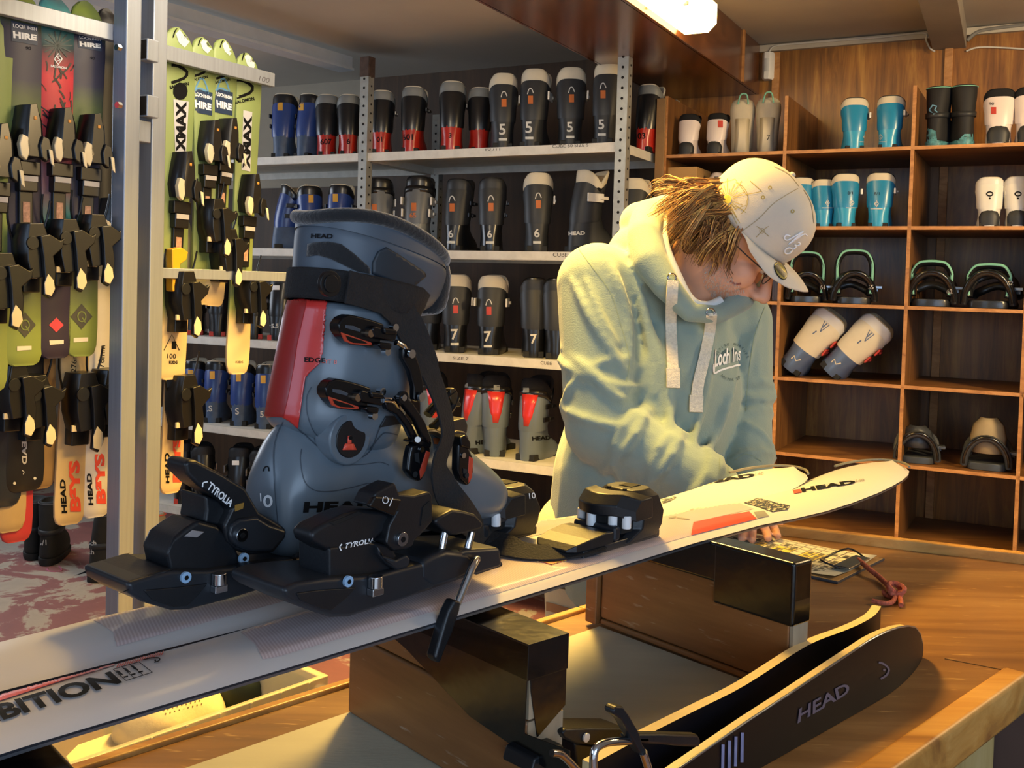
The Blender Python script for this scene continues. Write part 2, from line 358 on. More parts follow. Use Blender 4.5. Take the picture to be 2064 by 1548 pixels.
def upright(root, p, z1, rust=False):
    mb = MB().add(obox(p, p + V((0, 0, z1)), N2, .046, .003)).add(obox(p + U * .023 + N2 * .02, p + U * .023 + N2 * .02 + V((0, 0, z1)), U, .044, .003))
    o = make('upright', mb, steel, root, smooth=0); hb = MB(); z = .06
    while z < z1 - .03:
        hb.add(cyl(p + V((0, 0, z)) - N2 * .0018, p + V((0, 0, z)) - N2 * .0026, .006, 8)); hb.add(cyl(p + U * .0252 + N2 * .022 + V((0, 0, z + .01)), p + U * .026 + N2 * .022 + V((0, 0, z + .01)), .005, 8)); z += .042
    make('bolt_hole', hb, holem, o, smooth=0)['kind'] = 'stuff'
    if rust: make('rusty_cap', MB().add(obox(p - N2 * .003 + V((0, 0, z1 - .09)), p - N2 * .003 + V((0, 0, z1 + .002)), N2, .05, .003)).add(obox(p + U * .027 + N2 * .02 + V((0, 0, z1 - .09)), p + U * .027 + N2 * .02 + V((0, 0, z1 + .002)), U, .044, .003)), mat('rust', '#4a3a32', .8, var=.4, vs=40), o, smooth=0)
    return o
shR, a_, b_ = bay(733, 1242, 'grey metal shelving bay with perforated uprights, between the rusty upright and the cubbies')
shL, a2, b2 = bay(230, 716, 'grey metal shelving bay behind the ski rack, left of the rusty topped upright')
upright(shR, sp(727) - N2 * .01, 2.47, True); upright(shR, sp(1243) - N2 * .01, 2.40)
upright(shL, sp(232) - N2 * .01, 2.4)
for p in (a_ + N2 * .58, b_ + N2 * .58): upright(shR, p + N2 * .01, 2.3)
# ---------------------------------------------------------------- cubby unit
QZ = [2.015, 1.705, 1.395, 1.085, .775, .46, .15]
cub = empty('wooden_cubby_unit', linept(CQ, 1700), label='wall of open wooden cubby holes made of brown plywood, holding boots and bindings', cat='shelving')
QX = [1331, 1571, 1827, 2068, 2330]
qp = [linept(CQ, x) for x in QX]
DEP = .585
for z in QZ[:]:
    A, B = qp[0] + V((0, 0, z)), qp[-1] + V((0, 0, z)); o = make('shelf_board', prism([A, B, B + N2 * DEP, A + N2 * DEP], V((0, 0, -.012)), V((0, 0, 0))), plyd, cub, smooth=0, bevel=.001)
    make('board_edge', obox(A - N2 * .001 + V((0, 0, -.006)), B - N2 * .001 + V((0, 0, -.006)), (0, 0, 1), .003, .0135), edgew, o, smooth=0)
for i, p in enumerate(qp):
    ztop = (2.27, 2.24, 2.25, 2.015, 2.0)[i]
    o = make('divider', obox(p + N2 * (DEP / 2) + V((0, 0, .02)), p + N2 * (DEP / 2) + V((0, 0, ztop)), N2, .012, DEP - .002), plyv, cub, smooth=0, bevel=.001)
    make('board_edge', obox(p - N2 * .001 + V((0, 0, .02)), p - N2 * .001 + V((0, 0, ztop)), N2, .0135, .003), edgew, o, smooth=0)
# pale post at the left end
p = linept(CQ, 1322) ; make('end_post', obox(p + V((0, 0, 0)), p + V((0, 0, 2.26)), N2, .04, .03), mat('pale wood post', '#8a6a42', .5, var=.2), cub, smooth=0, bevel=.002)
# ---------------------------------------------------------------- counter
ZC = .975
ctop = wood('worn counter wood', '#6e4824', '#8f6434', '#ad8450', .36, axis=0, scale=3.0, dist=2, coat=.25, scr='#d8b070', blotch=.15)
lip = wood('counter lip', '#8a5a2c', '#b8853f', '#d6a860', .4, axis=0, scale=3)
cpoly = [(60, 1582), (168, 1548), (1171, 1231), (1330, 1181), (1545, 1070)]
L = [onz(x, y, ZC) for x, y in cpoly]; L0 = L[1] - (L[2] - L[1]).normalized() * .6
Rr = [onz(x, y, ZC) for x, y in ((2064, 1135), (1560, 1075))]; bd = (Rr[0] - Rr[1]).normalized(); far = Rr[0] + bd * .7
k1, k2 = onz(2049, 1356, ZC), onz(1775, 1548, ZC); rd = (k2 - k1).normalized(); R0 = k2 + rd * .9
seamd = (k1 - onz(1904, 1328, ZC)).normalized()
poly = [L0, L[2], L[3], L[4] + V((.0, .0, 0)), Rr[1], far, k1 + seamd * .8, k1, R0]
cnt = empty('counter', L[3] * V((1, 1, 0)), label='worn brown wooden workshop counter carrying skis, blocks and clipboard', cat='counter')
P0 = [V((p.x, p.y, 0)) for p in poly]
make('worktop', prism(P0, V((0, 0, ZC - .035)), V((0, 0, ZC))), ctop, cnt, smooth=0)
make('edge_lip', MB().add(obox(k1 + V((0, 0, -.02)), R0 + V((0, 0, -.02)), (0, 0, 1), .03, .05)), lip, cnt, bevel=.006, smooth=0, mods=())
make('edge_lip', MB().add(obox(L0 + V((0, 0, -.016)), L[2] + V((0, 0, -.016)), (0, 0, 1), .014, .042)).add(obox(L[2] + V((0, 0, -.016)), L[3] + V((0, 0, -.016)), (0, 0, 1), .014, .042)), lip, cnt, bevel=.003, smooth=0)
make('back_batten', obox(Rr[1] + V((0, 0, .008)), far + V((0, 0, .008)), (0, 0, 1), .02, .02), lip, cnt, smooth=0, bevel=.003)
make('worktop_seam', obox(onz(1904, 1328, ZC), k1, (0, 0, 1), .0022, .0008), mat('seam dirt', '#2a180c', .9), cnt, smooth=0)
# body panels
pale = wood('pale cladding', '#a5894f', '#bfa468', '#d2bb84', .5, axis=2, scale=3)
inn = V((-rd.y, rd.x, 0)); inn = inn if (inn.dot(P0[1] - P0[8]) > 0) else -inn
mb = MB(); nb = 9; kk1, kk0 = k1 + inn * .02 - rd * .0, R0 + inn * .02
for i in range(nb):
    a = kk1.lerp(kk0, i / nb + .004); b = kk1.lerp(kk0, (i + 1) / nb - .001); a.z = b.z = 0; mb.add(prism([a, b, b + V((0, 0, ZC - .04)), a + V((0, 0, ZC - .04))], V((0, 0, 0)), inn * .015))
make('cladding', mb, pale, cnt, smooth=0, bevel=.002)
cc = k1 + seamd * .05; make('body_panel', prism([V((q.x, q.y, 0)) for q in (k1 + inn * .03, k1 + seamd * .8, k1 + seamd * .8 + inn * .02, k1 + inn * .05)], V((0, 0, 0)), V((0, 0, ZC - .04))), mat('dark brown panel', '#4a342a', .6, var=.2), cnt, smooth=0)
li = (L[2] - L0).normalized(); lin_ = V((li.y, -li.x, 0)); a, b = L0 + lin_ * .05, L[2] + lin_ * .05; a.z = b.z = 0
make('body_panel', prism([a, b, b + V((0, 0, ZC - .04)), a + V((0, 0, ZC - .04))], V((0, 0, 0)), lin_ * .02), plyd, cnt, smooth=0)
# grey painted board lying on the counter
s0, s1, s2, s3 = onz(401, 1548, ZC), onz(1208, 1269, ZC), onz(1640, 1432, ZC), onz(1330, 1620, ZC)
s0 = s1 + (s0 - s1) * 1.5; s3 = s2 + (s0 - s1) * .8
make('painted_board', prism([V((q.x, q.y, ZC)) for q in (s0, s1, s2, s3)], V((0, 0, .0005)), V((0, 0, .0045))), mat('grey green board paint', '#bdb9a2', .42, var=.12, vs=3, stretch=(1, 6, 1), bump=.1), smooth=0,
     label='flat grey painted board lying on the counter beneath the wooden ski blocks', cat='board')
# ---------------------------------------------------------------- support blocks
bw = wood('block wood', '#6e4722', '#86582e', '#9a683a', .45, axis=0, scale=3.5, dist=1.5, coat=.08, scr='#b09a80')
raw = wood('raw end grain', '#8d7d66', '#a5947a', '#b7a88e', .7, axis=2, scale=5)
tape = mat('glossy black tape', '#08090b', .24, coat=.5, bump=1., bs=22, var=.3)
def block(c0, c1, wv, ztop, label, split=.5, end=None, tape_len=1., base=None):
    """c0,c1 front-bottom corners on the counter, wv horizontal thickness vector"""
    z0 = ZC + (.0046 if base is None else base); d = (c1 - c0); Ld = d.length; d.normalize(); c0 = V((c0.x, c0.y, 0)); root = empty('ski_support_block', (c0 + c1) / 2 + V((0, 0, 0)), math.atan2(d.y, d.x), label=label, cat='wooden block', group='wooden blocks supporting the skis')
    WM[root.name] = Matrix.Translation(V((c0.x, c0.y, z0))) @ Matrix.Rotation(math.atan2(d.y, d.x), 4, 'Z'); root.matrix_world = WM[root.name]
    w = wv.length; h = ztop - z0; s = h * split
    if (Matrix.Rotation(-math.atan2(d.y, d.x), 4, 'Z') @ wv).y < 0: sy = -1
    else: sy = 1
    y0, y1 = (0, w) if sy > 0 else (-w, 0)
    a = make('lower_plank', box(0, Ld, y0, y1, 0, s - .0006), bw, root, world=False, bevel=.003, smooth=0)
    b = make('upper_plank', box(0, Ld - .004, y0 + .001, y1 - .001, s, h), bw, root, world=False, bevel=.003, smooth=0)
    for zz0, zz1 in ((.001, s - .001), (s + .001, h - .02)): make('end_grain', box(Ld - .0035, Ld + .0008, y0 + .002, y1 - .002, zz0, zz1), raw, root, world=False, smooth=0)
    return root, Ld, h, w, y0, y1
ZS = 1.142
ZB = ZS - .014
n0, n1 = onz(700, 1444, ZC), onz(1054, 1661, ZC)
nw = onz(1107, 1274, ZB) - onz(1054, 1304, ZB)
blk1, Ld, h, w, y0, y1 = block(n0, n1, nw, ZB, 'brown wooden block with torn black tape under the skis, in front of the other block', .56)
tp = MB().add(box(-.004, Ld + .002, y0 - .0015, y1 + .0015, h - .03, h + .0012))
# tape skirt hanging obliquely on the front face and end
zz = lambda x, z: (x, y0 - .0015, z)
tp.add(prism([zz(.0, h - .03), zz(.10, h - .052), zz(.2, h - .085), zz(.325, h - .098), zz(.325, h - .07), zz(Ld, h - .075), zz(Ld + .002, h), zz(0, h)], V((0, 0, 0)), V((0, .001, 0))))
tp.add(prism([(Ld + .0006, y0, h), (Ld + .0006, y1, h), (Ld + .0006, y1, h - .062), (Ld + .0006, y0 + .012, h - .082), (Ld + .0006, y0 + .003, h - .04)], V((0, 0, 0)), V((.0012, 0, 0))))
make('black_tape', tp, tape, blk1, world=False, bevel=.002, smooth=40)
q0, q1 = onz(1208, 1266, ZC), onz(1590, 1413, ZC); qw = onz(1622, 1111, ZB) - onz(1588, 1119, ZB)
decal('chalk_mark', [stroke([(942, 1376), (940, 1396), (943, 1417)], 5)], bvh([o for o in SC.objects if o.parent == blk1 and 'plank' in o.name]), mat('chalk', '#c9c6c0', .9), blk1)
blk2, Ld, h, w, y0, y1 = block(q0, q1, qw, ZB, 'brown wooden block with neatly taped black top, beside the clipboard', .06)
tp = MB().add(box(.0, Ld + .002, y0 - .0015, y1 + .0015, h - .045, h + .0025))
tp.add(box(Ld - .11, Ld + .002, y0 - .002, y1 + .002, h - .07, h + .003))
make('black_tape', tp, tape, blk2, world=False, bevel=.004, seg=3, smooth=40)
make('end_board', box(-.022, -.002, y0 - .006, y1, .0, h), bw, blk2, world=False, bevel=.002, smooth=0)
m0 = onz(-60, 1560, ZB); M0 = Matrix
t0 = onz(98, 1497, ZB); t1 = onz(140, 1545, ZB); dn = (n1 - n0).normalized(); wn = V((-dn.y, dn.x, 0))
c1 = V((t1.x, t1.y, 0)) + dn * .02
blk3, Ld, h, w, y0, y1 = block(V((t0.x, t0.y, 0)) - dn * .13, V((t0.x, t0.y, 0)) + dn * .22, wn * -.07, ZB, 'black taped support block under the ski tails at the bottom left corner', .5, base=0.)
make('black_tape', box(-.002, Ld + .002, y0 - .002, y1 + .002, h - .1, h + .002), tape, blk3, world=False, bevel=.005, seg=3, smooth=40)
# ---------------------------------------------------------------- lights
warm = (1., .60, .12)
# fluorescent fitting on the side of the beam
fit = onz(1416, 60, zb + .03); fdir = -dA; fs = Ur
Z = V((0, 0, 1)); fx = fit - Ur * 0
root = empty('ceiling_light', fit, label='glowing yellowish fluorescent fitting fixed to the side of the brown ceiling beam', cat='light fitting')
prof = [(-.06, .10), (-.06, .03), (-.045, .0), (.045, .0), (.075, .03), (.075, .10)]
def fring(k, s=1, dz=0): return [fit + fdir * k + Ur * (a * s + 0.0) + Z * (b * s - .02 + dz) for a, b in prof]
# sits against the beam side plane
off = (B_end - fit).dot(Ur); 
fit = fit + Ur * (off + .075)
make('diffuser', loft([fring(.0, .7, .02), fring(.03), fring(2.15), fring(2.18, .7, .02)]), mat('glowing diffuser', '#ffd98a', .3, emit=(1., .66, .22), es=9), root, smooth=20)
make('end_clip', MB().add(obox(fit + fdir * .36 - Ur * .06 + Z * .0, fit + fdir * .36 + Ur * .075 + Z * .0, Z, .012, .012)), mat('grey clip', '#bdb6a0', .5), root, smooth=0)
def area(name, loc, tgt, sx, sy, col, e):
    l = bpy.data.lights.new(name, 'AREA'); l.shape = 'RECTANGLE'; l.size = sx; l.size_y = sy; l.color = col; l.energy = e; o = bpy.data.objects.new(name, l); SC.collection.objects.link(o)
    d = (V(tgt) - V(loc)).normalized(); o.matrix_world = Matrix.Translation(V(loc)) @ d.to_track_quat('-Z', 'Y').to_matrix().to_4x4(); return o
fm_ = fit + fdir * 1.4
area('fluorescent_lamp', fm_ + Z * -.06, fm_ + Z * -1 + Ur * .0, .16, 1.5, warm, 74)
bpy.data.lights['fluorescent_lamp'].spread = math.radians(120)
area('daylight_window', (1.3, -2.2, 1.7), (.1, 2.2, 1.1), 2.6, 1.6, (.52, .72, 1.), 46)
area('daylight_side', (-3.2, -.8, 1.9), (-.3, 1.6, 1.0), 2., 1.4, (.50, .70, 1.), 22)
area('daylight_back', (-3.4, 5.0, 1.9), (-1.2, 4.0, 1.0), 1.6, 1.2, (.8, .88, 1.), 30)
area('cubby_fill', (2.3, 2.2, 2.5), (1.8, 3.4, 1.3), .3, 1.3, (1., .70, .34), 80)  # unseen warm area light without a fitting, set to brighten the cubby wall
area('shelf_area_light', (-.6, 2.9, 2.52), (-.5, 3.9, 1.2), .3, 1.2, (1., .82, .58), 16)  # unseen warm area light aimed at the metal shelving, no fitting modelled
wd = bpy.data.worlds.new('world'); SC.world = wd; wd.use_nodes = True; bg = wd.node_tree.nodes['Background']; bg.inputs[0].default_value = (.78, .88, 1., 1); bg.inputs[1].default_value = .6
SC.view_settings.exposure = .38
# ================================================================ hero skis
skiw = mat('white ski top', '#d2cecc', .42, var=.05, vs=3, coat=.15)
skiedge = mat('ski sidewall', '#20242c', .35, var=.2)
skisteel = mat('ski steel edge', '#8f97a3', .3, metal=.9)
coral = mat('coral red ski print', '#e2513c', .35, var=.1)
inkm = mat('black print', '#0f1012', .6, var=.1, spec=.15)
greyp = mat('grey print', '#8b8a86', .4)
blk = mat('matt black plastic', '#15181d', .42, var=.25, vs=20, bump=.08, bs=300)
blk2_ = mat('dark grey plastic', '#20242a', .38, var=.2)
chrome = mat('chrome', '#d4d8de', .14, metal=1)
whitep = mat('white plastic', '#e6e8ea', .35)
whtink = mat('white print', '#e9ecef', .5)
def stripes(name, a, b, sc, ax=0, rot=0.):
    if name in MATS: return MATS[name]
    m = bpy.data.materials.new(name); t = NT(m); tc = t.add('ShaderNodeTexCoord'); mp = t.add('ShaderNodeMapping'); mp.inputs['Rotation'].default_value = (0, 0, rot); t.ln(tc.outputs['Object'], mp.inputs[0])
    w = t.add('ShaderNodeTexWave'); w.bands_direction = 'XYZ'[ax]; w.inputs['Scale'].default_value = sc; t.ln(mp.outputs[0], w.inputs[0]); r = t.add('ShaderNodeValToRGB'); e = r.color_ramp.elements; e[0].position = .35; e[0].color = lin(a); e[1].position = .6; e[1].color = lin(b); t.ln(w.outputs[0], r.inputs[0]); t.ln(r.outputs[0], t.b.inputs[0]); t.b.inputs['Roughness'].default_value = .32; t.b.inputs['Coat Weight'].default_value = .4
    MATS[name] = m; return m
pin = stripes('pinstriped ski print', '#d6c6c6', '#c4b0b0', 110, 0, .35)
P0 = onz(0, 1458, ZS); P1 = onz(1320, 1064, ZS); SD = (P1 - P0).normalized(); SP = V((-SD.y, SD.x, 0))
Q0 = onz(0, 1334, ZS); Q1 = onz(1320, 1003, ZS)
SPROF = [(-.42, .09, .012), (-.41, .094, .010), (-.2, .092, .009), (0, .087, .007), (.2, .093, .004), (.35, .104, .004), (.5, .108, .002), (.8, .112, -.001), (1.0, .112, -.007), (1.12, .112, -.014), (1.24, .114, -.019), (1.34, .117, -.020), (1.44, .121, -.018), (1.50, .122, -.015), (1.555, .118, -.012), (1.60, .105, -.010), (1.635, .084, -.009), (1.658, .056, -.008), (1.668, .018, -.007)]
def skimesh(prof, T=.0105, bev=.02):
    rings = []
    P = lerpath([V((s, w, z)) for s, w, z in prof], 3)
    for p in P:
        s, w, z = p; w = max(w, .006); b = min(bev, w * .35); rings.append([V((s, -w / 2, z - T)), V((s, -w / 2, z - T + .002)), V((s, -w / 2, z - .0068)), V((s, -w / 2 + b * .35, z - .0042)), V((s, -w / 2 + b, z)), V((s, 0, z + .0012)), V((s, w / 2 - b, z)), V((s, w / 2 - b * .35, z - .0042)), V((s, w / 2, z - .0068)), V((s, w / 2, z - T + .002)), V((s, w / 2, z - T))])
    v, f = loft(rings); mb = MB().add((v, f)); mb.m = []
    for q in f:
        if len(q) != 4: mb.m.append(1); continue
        k = min(q) % 11
        k = sorted(set(i % 11 for i in q)); k = k[0] if k != [0, 10] else 10
        mb.m.append(2 if k in (0, 9) else (1 if k in (1, 8, 10) else 0))
    return mb
def xf(p, d): return Matrix(((d.x, -d.y, 0, p.x), (d.y, d.x, 0, p.y), (0, 0, 1, p.z), (0, 0, 0, 1)))
skiF = empty('ski', M=xf(P0, SD), label='nearer of two white skis across the blocks, red stripe and black letters on its tail', cat='ski', group='pair of white hire skis on the blocks')
SD2 = (Q1 - Q0).normalized()
def tipx(O, d, k, prof): n = V((-d.y, d.x, 0)); return max(pix(O + d * (s + k) - n * (w / 2) + V((0, 0, z)))[0] for s, w, z in prof[-8:])
def bis(O, d, tx, prof):
    a, b = -.8, .8
    for _ in range(40):
        m = (a + b) / 2
        if tipx(O, d, m, prof) < tx: a = m
        else: b = m
    return a
dk = bis(P0, SD, 1833, SPROF); SPROF = [(s + dk * max(0, min(1, (s - .6) / .7)), w, z) for s, w, z in SPROF]
kk = bis(Q0, SD2, 1629, SPROF); print('dk', dk, 'kk', kk)
skiB = empty('ski', M=xf(Q0 + SD2 * kk, SD2), label='farther of two white skis across the blocks, the big grey boot standing on it', cat='ski', group='pair of white hire skis on the blocks')
for o in (skiF, skiB):
    b = make('ski_body', skimesh(SPROF), [skiw, skiedge, skisteel], o, world=False, smooth=50)
    if o is skiF: bF = b
    else: bB = b
TF, TB = bvh([bF]), bvh([bB])
blackgrey = mat('tip protector', '#8a8268', .4, var=.2)
def feather(name, polyg, tr, par):
    m = MATS.get('ink scribble')
    if not m:
        m = bpy.data.materials.new('ink scribble'); t = NT(m); tc = t.add('ShaderNodeTexCoord'); mp = t.add('ShaderNodeMapping'); mp.inputs['Scale'].default_value = (60, 160, 1); t.ln(tc.outputs['Object'], mp.inputs[0]); n = t.add('ShaderNodeTexNoise'); n.inputs['Scale'].default_value = 1.6; n.inputs['Detail'].default_value = 3; t.ln(mp.outputs[0], n.inputs[0])
        r = t.add('ShaderNodeValToRGB'); r.color_ramp.interpolation = 'CONSTANT'; r.color_ramp.elements[0].color = lin('#182438'); r.color_ramp.elements[1].position = .57; r.color_ramp.elements[1].color = lin('#e4d9bc'); t.ln(n.outputs[0], r.inputs[0]); t.ln(r.outputs[0], t.b.inputs[0]); MATS['ink scribble'] = m
    decal(name, [pg(*polyg)], tr, m, par, off=.0009, maxlen=12)
decal('pinstripe_print', [pg((485, 1275), (560, 1232), (760, 1182), (1100, 1092), (1330, 1036), (1480, 1010), (1520, 1026), (1398, 1053), (1392, 1080), (1280, 1112), (1000, 1197), (780, 1260), (562, 1324), (530, 1330), (515, 1300))], TF, pin, skiF, off=.0004, maxlen=7)
decal('pinstripe_print', [pg((178, 1246), (270, 1216), (400, 1180), (1150, 1010), (1325, 980), (1390, 985), (1320, 1004), (1320, 1026), (900, 1120), (560, 1216), (235, 1304), (228, 1275), (200, 1256))], TB, pin, skiB, off=.0004, maxlen=7)
decal('red_stripe', [pg((-130, 1438), (0, 1401), (140, 1359), (236, 1334), (232, 1342), (120, 1376), (0, 1415), (-130, 1456)), pg((1398, 1053.6), (1470, 1039), (1510, 1032), (1525, 1047), (1392.6, 1080)), pg((1322, 1036), (1400, 1021), (1468, 1010), (1470, 1014), (1400, 1027), (1324, 1041))], TF, coral, skiF, off=.0010, maxlen=4.5)
hatch = [stroke([(240 + i * 5.0, 1340 - i * 1.4), (235 + i * 5.0, 1348 - i * 1.4)], 1.8, 0) for i in range(19)]
decal('red_hatching', hatch, TF, coral, skiF, off=.0010, maxlen=4)
decal('grey_print', [pg((1519, 1033), (1540, 1030), (1550, 1041), (1526, 1046)), pg((1347, 1043), (1363, 1041), (1363, 1044), (1348, 1047)), pg((1365, 1043), (1390, 1047), (1390, 1049), (1365, 1046))], TF, greyp, skiF)
feather('scribble_print', [(1473, 1007.5), (1505, 998), (1550, 1010), (1592, 1020), (1587, 1028), (1557, 1033), (1524, 1021)], TF, skiF)
feather('scribble_print', [(1332, 1000), (1350, 1000), (1364, 1003), (1348, 1012), (1334, 1016)], TB, skiB)
decal('lettering', [txt('AMBITION', 0, 0, 0, q=((-128, 1459), (222, 1356), (247, 1379), (-108, 1492)), bold=.035),
    ], TF, inkm, skiF, off=.0012)
fr = [stroke([(228, 1352), (280, 1337)], 1.4, 0), stroke([(228, 1352), (254, 1375)], 1.4, 0), stroke([(254, 1375), (307, 1358)], 1.4, 0), stroke([(280, 1337), (307, 1358)], 1.4, 0), stroke([(245, 1347), (271, 1370)], 1.2, 0), stroke([(262, 1342), (289, 1364)], 1.2, 0)]
fr += [stroke([(233 + a * 15 + b * 2.6, 1354 - a * 5 + b * .5), (243 + a * 15 + b * 2.6, 1363 - a * 5 + b * .3)], 1.7, 0) for a in range(3) for b in range(3)]
fr += [stroke([(249 + a * 15, 1368 - a * 5), (258 + a * 15, 1366 - a * 5)], 3, 0) for a in range(3)]
fr += [stroke([(288, 1333), (305, 1329), (320, 1329), (321, 1334), (311, 1338)], 2.2), disc(313, 1334, 2)]
decal('printed_box', fr, TF, inkm, skiF, off=.0011)
for tr, par, q, rq in ((TF, skiF, ((1613, 985), (1721, 968), (1726, 975.5), (1617, 993)), [(1597, 989), (1613, 986.5), (1616, 993.5), (1600, 996)]), (TB, skiB, ((1403, 973), (1518, 954.5), (1524, 961), (1407, 979.5)), [(1392, 984), (1402, 980), (1404, 985), (1394, 989)])):
    decal('lettering', [txt('HEAD', 0, 0, 0, q=q, bold=.05)], tr, inkm, par, off=.0011, maxlen=6)
    decal('red_square', [pg(*rq)], tr, coral, par, off=.0011)
    decal('grey_number', [txt('140', q[1][0] + 2, q[1][1] + 5, 6, 5, wide=1.6)], tr, greyp, par, off=.0011)
# metal reinforced tip rim
for o in (skiF, skiB):
    pts = [V((s, w / 2 * sg, z + .0005)) for sg, rng in ((1, SPROF[-5:]), (-1, SPROF[-3:][::-1])) for s, w, z in rng]
    make('tip_protector', tube(pts, .0022, 6, k=3), blackgrey, o, world=False, smooth=60)
# ---------------------------------------------------------------- bindings (profiles extruded sideways across each ski)
def piece(name, pts, m, parent, P, o=.03, w=None, bevel=.0025, seg=2, **kw):
    w = 2 * o if w is None else w
    return make(name, prism([onp(x, y, P - SP * o, SP) for x, y in pts], V((0, 0, 0)), SP * w), m, parent, bevel=bevel, seg=seg, smooth=40, clean=2, **kw)
def onpl(x, y, P, o): return onp(x, y, P - SP * o, SP)
# --- near ski
PF = P0
hp = piece('heel_piece', [(664, 1172), (664, 1128), (664, 1104), (700, 1100), (745, 1092), (790, 1100), (812, 1140), (812, 1152), (790, 1166), (720, 1182), (680, 1188)], blk, skiF, PF, .028, .04)
piece('base_plate', [(571, 1187), (600, 1174), (655, 1166), (760, 1160), (850, 1136), (940, 1108), (1010, 1104), (1014, 1141), (905, 1178), (788, 1219), (706, 1245), (672, 1246), (640, 1236), (590, 1214), (576, 1204)], blk2_, hp, PF, .036, bevel=.004)
piece('plate_facet', [(598, 1196), (640, 1190), (720, 1184), (700, 1205), (668, 1232), (640, 1224), (606, 1210)], blk, hp, PF, .0375, .003, bevel=.001)
piece('heel_lever', [(626, 1077), (641, 1062), (690, 1038), (728, 1027), (775, 1030), (800, 1040), (792, 1060), (757, 1090), (705, 1112), (663, 1114), (632, 1096)], blk, hp, PF, .026, .026, bevel=.005, seg=3)
piece('lever_recess', [(665, 1054), (700, 1040), (724, 1030), (735, 1034), (700, 1050), (672, 1060)], mat('recess', '#07080a', .8), hp, PF, .0265, .01, bevel=.001)
piece('heel_cup', [(744, 1020), (757, 994), (779, 982), (797, 973), (806, 996), (835, 999), (866, 991), (872, 1000), (873, 1052), (850, 1078), (836, 1090), (834, 1100), (822, 1108), (795, 1112), (778, 1095), (784, 1060), (800, 1032)], blk, hp, PF, .033, .022, bevel=.005, seg=3)
piece('cup_window', [(853, 1022), (866, 1010), (868, 1040), (848, 1060)], mat('recess', '#07080a', .8), hp, PF, .0338, .002, bevel=0)
piece('release_scale', [(757, 1000), (812, 1006), (796, 1042), (744, 1021)], mat('glossy black label', '#0b0c0e', .2, coat=.6), hp, PF, .0345, .006, bevel=.002)
piece('crescent', [(762, 1098), (776, 1120), (800, 1128), (822, 1118), (829, 1128), (822, 1146), (802, 1152), (780, 1138), (764, 1118)], blk2_, hp, PF, .034, .02)
def screw(par, x, y, P, o, r, m=chrome, name='screw'):
    c = onpl(x, y, P, o); make(name, MB().add(cyl(c, c - SP * .003, r, 20)).add(cyl(c - SP * .003, c - SP * .0036, r * .45, 6), mi=1), [m, inkm], par, smooth=40, bevel=.0006)
screw(hp, 808, 1086, PF, .033, .006); screw(hp, 699, 1171, PF, .036, .0046, mat('pale blue rivet', '#8fb4d8', .3)); screw(hp, 681, 1040, PF, .0, .004)
def bolt(par, x, y, P, o):
    c = onpl(x, y, P, o); make('bolt', MB().add(cyl(c - V((0, 0, .006)), c + V((0, 0, .004)), .0062, 12)).add(box(-.006, .006, -.004, .004, -.012, -.006), Matrix.Translation(c) @ wm(par).to_3x3().to_4x4()), chrome, par, smooth=40, bevel=.0008)
bolt(hp, 757, 1170, PF, .040)
TH = bvh([o for o in SC.objects if o.parent == hp] + [hp])
lever = [o for o in SC.objects if o.parent == hp and o.name.startswith('heel_lever')][0]
decal('lettering', [txt('TYROLIA', 0, 0, 0, q=((697, 1094), (755, 1083), (756, 1093), (692, 1107)), bold=.03), stroke([(688, 1096), (684, 1103), (687, 1110)], 2.5)], TH, whtink, hp, off=.0006, maxlen=6)
decal('scale_number', [ringpx(776, 1008, 5.5, 1.6, ry=6.5), stroke([(791, 1003), (784, 1020)], 1.8, 0)], TH, whtink, hp, off=.0006, maxlen=6)
# brake of the near ski
br = piece('brake_pad', [(876, 1054), (883, 1042), (913, 1027), (935, 1030), (960, 1037), (976, 1055), (971, 1067), (925, 1079), (910, 1080), (890, 1066)], blk, skiF, PF, .034, .055, bevel=.003)
make('brake_wire', MB().add(tube([onpl(897, 1072, PF, .028), onpl(893, 1090, PF, .028), onpl(889, 1117, PF, .028)], .0035, 8)).add(tube([onpl(951, 1072, PF, .028), onpl(945, 1095, PF, .028), onpl(940, 1116, PF, .028)], .0035, 8)).add(tube([onpl(957, 1136, PF, .035), onpl(962, 1127, PF, .045), onpl(953, 1140, PF, .05), onpl(940, 1172, PF, .052), onpl(921, 1218, PF, .054)], .0036, 8, k=4)), chrome, br, smooth=60)
piece('brake_arm', [(917, 1209), (931, 1213), (928, 1232), (921, 1252), (914, 1275), (903, 1300), (894, 1322), (888, 1340), (876, 1328), (884, 1300), (895, 1262), (905, 1232)], blk, br, PF, .062, .012, bevel=.003)
piece('heel_track', [(850, 1132), (880, 1116), (905, 1108), (945, 1112), (957, 1124), (960, 1136), (957, 1158), (930, 1170), (872, 1190), (850, 1176)], blk2_, hp, PF, .037, bevel=.006)
piece('heel_track', [(950, 1130), (990, 1120), (1014, 1134), (1014, 1142), (960, 1160)], blk2_, hp, PF, .03, bevel=.003)
